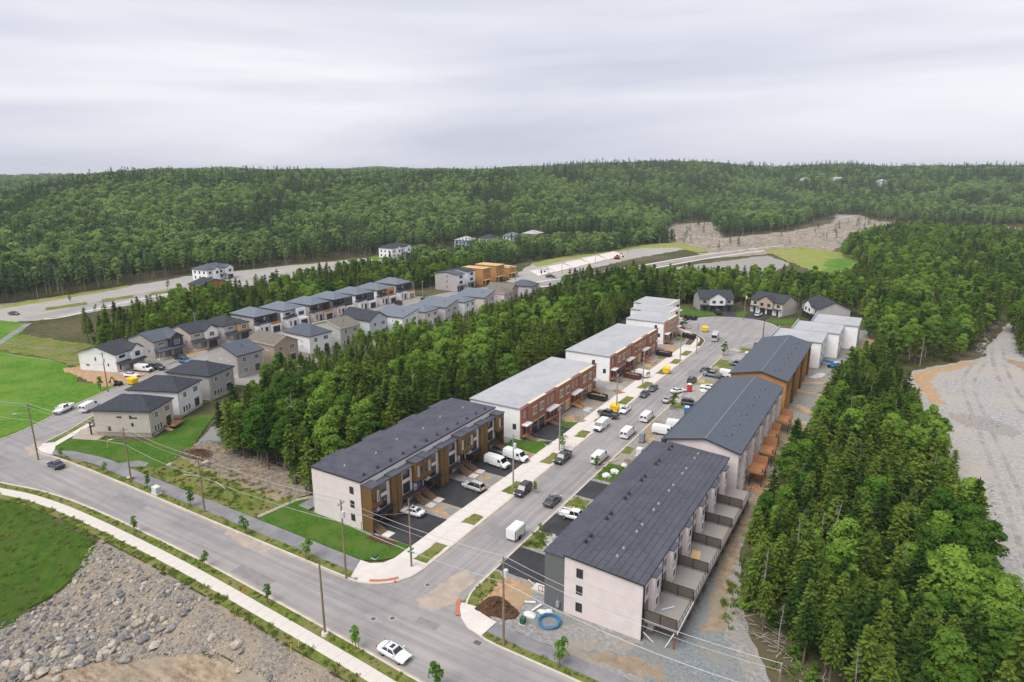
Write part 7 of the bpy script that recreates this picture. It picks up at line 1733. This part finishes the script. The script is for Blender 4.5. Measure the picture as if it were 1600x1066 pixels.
timber('trestle', 892, 796, 6, 2.4, 'lumber', 70, 'pale timber trestle by the dark grey sedan', spread=.45, seed=5, w=.12); timber('timber_stack', 1180, 562, 5, 4.0, 'lumber', -10, 'long pale boards by the cul-de-sac side of the board block', spread=.4, seed=6); timber('board_row', 1062, 612, 4, 2.5, 'red_lumber', 70, 'brown boards leaning by the red toilet', spread=.3, seed=7)
for i, (px, py, l, rz) in enumerate([(836, 917, 3.6, -28), (860, 855, 2.6, -20), (955, 722, 4.5, 62)]):
    p = P(px, py); tag(mb().bar((-l / 2, 0, .08), (l / 2, 0, .08), .2, .1).build('board', 'lumber' if i != 1 else 'white_bag', None, (p.x, p.y, .05), radians(rz)), ['pale board edging the first driveway on the right', 'white downpipe lying by the slate corner', 'pale board lying on grass by the white van'][i], 'board')
# more site clutter along the street
for i, (px, py, n, L, m, rz, lab) in enumerate([(1020, 690, 10, 2.2, 'lumber', 30, 'pale boards beside the crosswise white van'), (1062, 628, 9, 2.4, 'white_bag', 70, 'white trim lengths beside the blue boom lift'), (1095, 596, 9, 2.4, 'lumber', 20, 'pale boards between the white car and the kerb'), (1128, 600, 10, 2.2, 'debris', 60, 'brown scraps before the white trailer'), (1165, 560, 9, 3.0, 'lumber', 15, 'pale boards by the teal car'), (1150, 548, 8, 2.4, 'white_bag', 60, 'white lengths on gravel near the lone kerb tree'),
        (905, 655, 10, 2.4, 'grey_lumber', 40, 'grey boards in the first brick block yard'), (918, 640, 8, 2.0, 'white_bag', 10, 'white lengths before the first brick block'), (965, 612, 9, 2.4, 'red_lumber', 60, 'reddish boards between the two brick blocks'), (1012, 572, 9, 2.4, 'lumber', 30, 'pale boards in the second brick block yard'), (1030, 545, 8, 2.2, 'grey_lumber', 70, 'grey boards below the pale brick end'), (1062, 510, 9, 2.2, 'red_lumber', 20, 'reddish boards before the pale brick end'), (985, 722, 8, 2.2, 'debris', 45, 'brown scraps on the orange dirt by the kerb'), (858, 842, 8, 1.8, 'white_bag', 30, 'white offcuts beside the box trailer')]):
    timber('board_heap', px, py, n, L, m, rz, lab, 'boards', spread=.4, seed=60 + i, w=.11)
for i, (px, py, s_, m, lab) in enumerate([(1070, 672, (1.1, .9, .9), 'white_bag', 'white bag behind the crosswise white van'), (1090, 640, (1.3, .8, .7), 'lift_blue', 'blue tarpaulin heap beside the boom lift'), (1120, 577, (1.0, .8, .8), 'debris', 'brown rubbish bag behind the steel grey pickup'), (1068, 505, (1.6, 1.0, .8), 'cabinet_green', 'green tarpaulin heap near the cul-de-sac skip'), (1075, 513, (1.2, 1.0, .7), 'debris', 'rubble heap between the two far skips'), (1020, 566, (1.2, 1.0, .5), 'debris', 'brown soil heap in the second brick block yard'), (942, 668, (1.0, .9, .4), 'debris', 'brown soil heap beside the first brick block driveway')]): blob('site_heap', px, py, s_, m, lab, 'heap', 40 + i)
# site cabin, excavators
t = thing('site_cabin', 'small white site cabin by the far foundation pads', 'cabin', tuple(P(849, 428)), radians(20)); mb().box(-3, 3, -1.4, 1.4, .3, 2.8).build('wall', 'white_siding', t); mb().box(-3.1, 3.1, -1.5, 1.5, 2.8, 3.0).build('roof', 'grey_membrane', t); window(t, 1, -1.42, 1.2, 1.2, .9, '-y', 'dark_trim'); panel(t, 'door', 'garage_door', -1, -1.42, .3, .9, 2.0, '-y')
def excavator(px, py, rz, label, m='excavator_red'):
    p = P(px, py); t = thing('excavator', label, 'excavator', (p.x, p.y, 0), radians(rz)); t.scale = (.55,) * 3 if m != 'excavator_red' else (1,) * 3
    for s in (-1, 1): mb().box(-1.7, 1.7, s * 1.1 - .28, s * 1.1 + .28, 0, .8).build('track', 'tyre', t)
    mb().box(-1.7, 1.3, -1.2, 1.2, .9, 2.0).build('body', m, t); mb().box(.1, 1.4, .2, 1.2, 2.0, 2.9).build('cab', 'car_glass', t)
    mb().bar((1.2, -.2, 1.5), (3.6, -.2, 4.2), .4).build('boom', m, t); mb().bar((3.6, -.2, 4.2), (5.2, -.2, 1.8), .32).build('stick', m, t); mb().box(4.7, 5.6, -.7, .3, .9, 1.8).build('bucket', 'cast_iron', t)
excavator(964, 405, 60, 'rust red excavator on the far gravel lots'); excavator(185, 602, 200, 'small dark excavator in the dirt yard of the white gabled house', 'dark_trim')
# ------------------------------------------------------------------ rocks, brush, fences
def rock_mesh(seed, m, flat=.7):
    r = np.random.default_rng(seed); bm = bmesh.new(); bmesh.ops.create_icosphere(bm, subdivisions=2, radius=1)
    cuts = [(Vector(r.normal(0, 1, 3)).normalized(), r.uniform(.45, .85)) for _ in range(7)]
    for v in bm.verts:
        for n, d in cuts:
            k = v.co.dot(n)
            if k > d: v.co -= n * (k - d)
        v.co *= 1 + .05 * r.normal()
    sx, sy = r.uniform(.8, 1.25), r.uniform(.65, 1.0)
    for v in bm.verts: v.co = Vector((v.co.x * sx, v.co.y * sy, v.co.z * flat))
    me = bpy.data.meshes.new('boulder'); bm.to_mesh(me); bm.free(); me.materials.append(M[m]); return me
for i in range(12): KIN[('rock', i)] = (None, None, rock_mesh(300 + i, ['rock_grey', 'rock_grey', 'rock_pale', 'rock_dark', 'rock_grey', 'rock_pale'][i % 6], [.7, .55, .8][i % 3]))
rub = [(-56.3, 48.2), (-34, 48.3), (-12, 47.0), (3, 46.2), (12, 45.5), (12, 42), (2, 42.3), (-10, 43.0), (-22, 41.4), (-31, 36.8), (-36, 30.3), (-40, 24), (-52, 20), (-51.5, 36), (-51.9, 41.8)]
r = random.Random(31); rocks = []
for x, y in poisson(rub, .62, 41):
    if not in_view(x, y, 10): continue
    u = r.random(); big = 1.0 if x < -27 else (.45 if x < -16 else .34)
    band = 1.25 if (x < -27 and inside((x, y), [(-52, 20), (-40, 22), (-30, 38.5), (-22, 42.5), (-27, 45.5), (-34, 42), (-46, 32), (-52, 30)])) else .85
    s = (.16 + .55 * u ** 3.0) * big * band + .03
    rocks.append((s, x, y))
for x, y, s in [(-15.6, 44.6, 1.05), (-13.9, 44.3, .75), (-16.8, 45.0, .6), (-19.6, 44.0, .8), (-20.6, 44.4, .55), (-29.4, 37.4, 1.0), (-24.8, 40.6, .75), (-22.6, 41.4, .6), (-12.2, 42.4, .5), (-7.2, 43.2, .5), (-4.4, 42.6, .4), (-33.6, 31.0, .7), (-25.5, 33.4, .35), (-20, 36, .4), (-16, 38.6, .3), (-33, 41.8, 1.0), (-49.5, 45.4, .7)]: rocks.append((s, x, y))
rocks.sort(reverse=True)
colw = {0: 'grey', 1: 'grey', 2: 'pale', 3: 'dark', 4: 'grey', 5: 'pale'}
for k, (s, x, y) in enumerate(rocks[:290]):
    v = r.randrange(12); z = float(height_at(x, y)) - .1 + s * .18
    c = colw[v % 6]; flat = ['rounded', 'flat', 'blocky'][v % 3]
    where = 'beside the grass bank' if x < -46 else ('along the dirt floor edge' if y < 34 + (x + 36) * .55 else ('just below the sidewalk verge' if y > 45.2 else ('under the tip of the grass bank' if x < -38 else ('midway down the slope' if x < -25 else ('near the yellow stakes' if x > -12 else 'on the gravelly part of the slope')))))
    lab = '%s %s %s boulder %s on the rubble' % ('large' if s > .62 else ('medium' if s > .42 else 'small'), flat, c, where)
    o = tag(link('boulder', KIN[('rock', v)][2], None, (x, y, z), r.uniform(0, 6.3)), lab, 'boulder', 'boulders ' + lab.replace(' boulder', ''))
    o.scale = (s, s, s * r.uniform(.8, 1.1)); o.rotation_euler[0] = r.uniform(-.3, .3)
small = [('rock', r.randrange(12), x, y, float(height_at(x, y)) - .1 + s * .1, s, r.uniform(0, 6)) for s, x, y in rocks[290:]]
for x, y in poisson(rub, .33, 43):
    if in_view(x, y, 10): small.append(('rock', r.randrange(12), x, y, float(height_at(x, y)) - .07, r.uniform(.05, .16), r.uniform(0, 6)))
for x, y in poisson([(-30, 34), (-10, 43), (4, 42.8), (12, 41), (8, 34), (-20, 28)], 1.0, 44):
    if r.random() < .5 and in_view(x, y, 10): small.append(('rock', r.randrange(12), x, y, float(height_at(x, y)) - .1, r.uniform(.04, .16), r.uniform(0, 6)))
# stones along the gravel track, the quarry edge, the brush ground and the yards
def stones(poly, step, lo, hi, seed, p=1.0):
    for x, y in poisson(poly, step, seed):
        if r.random() < p and in_view(x, y, 10): small.append(('rock', r.randrange(12), x, y, .0, r.uniform(lo, hi) * (1.8 if r.random() < .08 else 1), r.uniform(0, 6)))
stones([(80, 264), (84, 300), (90, 328), (87, 328), (80.5, 300), (77.5, 266)], 1.1, .2, .5, 50); stones([(96, 300), (99, 330), (103, 330), (94, 290), (97, 274), (104, 268), (92, 272)], 1.2, .2, .5, 51); stones([(92, 214), (97, 232), (104, 236), (108, 222), (98, 208)], 1.0, .15, .5, 52); stones([(96, 250), (112, 247), (112, 244), (96, 247)], 1.0, .15, .4, 53)
stones([(67.5, 80), (72, 80), (74, 150), (68, 150)], .9, .06, .3, 54); stones([(-77, 75), (-50, 74.5), (-42, 75), (-48, 82), (-66, 84), (-79, 83)], 1.2, .08, .3, 55); stones([(14, 67), (40, 66), (36, 84), (31, 84), (31, 72), (15, 71.5)], 1.0, .03, .1, 56, .6); stones([(-24, 138), (-11, 138), (-11, 225), (-16, 225)], 1.2, .03, .14, 57, .7)
stones([(5.2, 112), (17, 112), (17, 232), (8, 232)], 1.2, .03, .16, 58, .6); stones([(32, 118), (37, 118), (41, 200), (48, 262), (36, 240), (33, 200)], 1.2, .03, .15, 59, .7)
stones([(66, 193), (76, 195), (82, 188), (80, 182), (71, 184)], .9, .06, .2, 61)
for x, y in poisson(CLEAR, 5, 79):
    if r.random() < .5: small.append(('rock', r.randrange(12), x, y, float(height_at(x, y)) - .1, r.uniform(.3, 1.3), r.uniform(0, 6)))
scatter('rubble', small, 'loose grey stones and gravel strewn over slopes and yards', 'rubble')
for px, py, s, lab in ((265, 728, .8, 'pale boulder at the foot of the reddish soil heap'), (322, 725, .9, 'pale boulder among brush left of the wood'), (204, 748, .7, 'flat pale boulder beside the lamp pole')):
    p = P(px, py); o = tag(link('boulder', KIN[('rock', 2)][2], None, (p.x, p.y, s * .3), px), lab, 'boulder'); o.scale = (s,) * 3
# brush: cut branches and stumps at the edge of the middle wood
def brush(name, poly, n, seed, label, m='dead_wood'):
    rr = random.Random(seed); b = mb(); xs = [p[0] for p in poly]; ys = [p[1] for p in poly]; k = 0
    while k < n:
        x, y = rr.uniform(min(xs), max(xs)), rr.uniform(min(ys), max(ys))
        if not inside((x, y), poly): continue
        k += 1; g = 2.2 if seed == 9 else 1; a, L = rr.uniform(0, 6.28), rr.uniform(.5, 2.6) * g; z = rr.uniform(.05, .55) * g; q = rr.uniform(-.15, .3)
        b.tube([(x, y, z), (x + cos(a) * L * .5, y + sin(a) * L * .5, z + q * L * .5 + .06), (x + cos(a) * L, y + sin(a) * L, max(.03, z + q * L))], [.05 * g * g, .035 * g * g, .012 * g], 3)
    return tag(b.build(name, m), label, 'brush', None, 'stuff')
brush('brush', [(-77, 77), (-66, 75.5), (-50, 75), (-41, 75.5), (-38.5, 80), (-50, 85), (-68, 87), (-79, 85)], 900, 5, 'tangle of cut branches at the edge of the middle wood')
brush('brush', [(-165, 262), (-158, 262), (-158, 275), (-175, 290), (-178, 275)], 160, 6, 'brush by the narrow grey house')
brush('brush', [(39, 84), (46, 77), (52, 73), (54, 75), (46, 82), (40, 90)], 120, 7, 'fallen twigs at the edge of the right wood')
for k, (px, py, L, rz) in enumerate([(300, 745, 3.6, 20), (345, 760, 4.2, -12), (372, 735, 3.2, 30)]):
    p = P(px, py); tag(mb().tube([(-L / 2, 0, .18), (0, .05, .2), (L / 2, 0, .16)], [.14, .12, .08], 8).build('log', 'pale_bark', None, (p.x, p.y, .03), radians(rz)), ['pale log lying below the soil heap', 'long pale log on the rough ground', 'pale log at the wood edge'][k], 'log')
brush('brush', CLEAR, 1500, 9, 'cut brush and slash left on the far clearing', 'grey_lumber')
# black fence behind the beige house lawn
t = thing('garden_fence', 'thin black chain fence along the beige house lawn', 'fence', (0, 0, 0))
fp = [(-74.2, 71.2), (-77.6, 80.2), (-84.6, 88.2)]
for a, c in zip(fp[:-1], fp[1:]):
    a, c = Vector((*a, 0)), Vector((*c, 0)); n = int((c - a).length / 2.2)
    for i in range(n + 1):
        q = a.lerp(c, i / n); mb().tube([(q.x, q.y, 0), (q.x, q.y, 1.3)], .035, 6).build('post', 'black_metal', t)
    mb().bar(a + Vector((0, 0, 1.27)), c + Vector((0, 0, 1.27)), .04).build('rail', 'black_metal', t); mb().bar(a + Vector((0, 0, .12)), c + Vector((0, 0, .12)), .03).build('rail', 'black_metal', t)
# garden wall and heat pump pad behind the brown block
t = thing('patio_pad', 'grey stone pad behind the brown block near corner', 'patio', (-35.6, 75.0, 0)); mb().box(-1.3, 1.5, -.9, 2.4, 0, .14).build('slab', 'path_asphalt', t); mb().box(.3, 1.2, 1.0, 1.6, .14, 1.0).build('heat_pump', 'galvanised', t)
t = thing('garden_fence', 'grey board fence at the wood edge behind the brown block', 'fence', (-38.4, 80.0, 0), radians(75))
for k in range(8): mb().box(k * .4, k * .4 + .37, -.03, .03, .05, 1.5).build('board', 'grey_lumber', t)
# tufts of taller grass and weeds along the verges
def tuft_mesh(seed):
    r = np.random.default_rng(seed); n = 26
    c = np.c_[r.normal(0, .16, n), r.normal(0, .16, n), r.uniform(.06, .16, n)]; u = np.c_[r.normal(0, .07, n), r.normal(0, .07, n), r.uniform(.1, .22, n)]; a = r.uniform(0, 6.28, n); v = np.c_[np.cos(a), np.sin(a), np.zeros(n)] * .04
    return kites(c, u, v)
for i in range(3):
    v, f = tuft_mesh(400 + i); KIN[('tuft', i)] = (None, None, np_mesh('tuft', [(v, f, 'tuft_blades')]))
HREF['tuft'] = 1
tufts = []
def grass(poly, step, seed, lo=.45, hi=1.1, p=.4):
    for x, y in poisson(poly, step, seed):
        if r.random() < p and in_view(x, y, 5):
            w = math.sin(x * 1.3) * math.sin(y * 1.7 + x * .4)
            if w > -.3: tufts.append(('tuft', r.randrange(3), x, y, float(height_at(x, y)) - .02, r.uniform(lo, hi), r.uniform(0, 6)))
def along(pts, d0, d1): return offset_line(pts, d0) + offset_line(pts, d1)[::-1]
grass(along(near_kerb, -.5, -1.6), .45, 1); grass(along(near_kerb, -3.75, -5.3),   .4, 2, .5, 1.5); grass(along(far_line, .45, 1.7), .5, 3); grass(along(far_line2, .45, 1.4), .5, 4)
grass([(-79, 67.4), (-40.5, 67.4), (-39.3, 76), (-66, 77), (-74.5, 72)], .7, 5, .7, 2.0); grass([(5.1, 67), (7.8, 67), (7.8, 75.5), (5.1, 75.5)], .4, 6); grass([(5.1, 84.3), (8.6, 84.3), (8.6, 89), (5.1, 89)], .35, 7, .8, 2); grass([(5.2, 97.6), (8.8, 97.6), (8.8, 103.6), (5.2, 103.6)], .45, 8); grass([(5.1, 112.6), (9.4, 112.6), (9.4, 121), (5.1, 121)], .45, 9)
grass([(-130, 30), (-92, 46.8), (-64, 49), (-57, 48.5), (-52.5, 45), (-52, 38), (-51, 31), (-60, 25)], .85, 10, .7, 1.6); grass([(36.5, 84), (40, 80), (40, 100), (38.5, 120), (36.8, 120), (37, 100)], .6, 11, .8, 2.2); grass([(45, 76), (52, 72), (60, 70), (60, 73), (46, 80)], .6, 12, .8, 2)
scatter('verge_grass', tufts, 'tufts of grass and weeds along verges and lot edges', 'grass')

# ------------------------------------------------------------------ air
hz = mb().box(-9000, 9000, -9000, 9900, -6.0, 100).build('haze', None)
hm = bpy.data.materials.new('haze'); hm.use_nodes = True; hn = hm.node_tree.nodes; hn.clear()
ho = hn.new('ShaderNodeOutputMaterial'); pv = hn.new('ShaderNodeVolumePrincipled')
pv.inputs['Color'].default_value = (0.86, 0.90, 0.98, 1); pv.inputs['Density'].default_value = 0.00010; pv.inputs['Anisotropy'].default_value = 0.0
hm.node_tree.links.new(pv.outputs[0], ho.inputs['Volume'])
hz.data.materials.append(hm); tag(hz, 'thin pale haze over the whole valley', 'haze', None, 'stuff')
scene.cycles.volume_bounces = 0
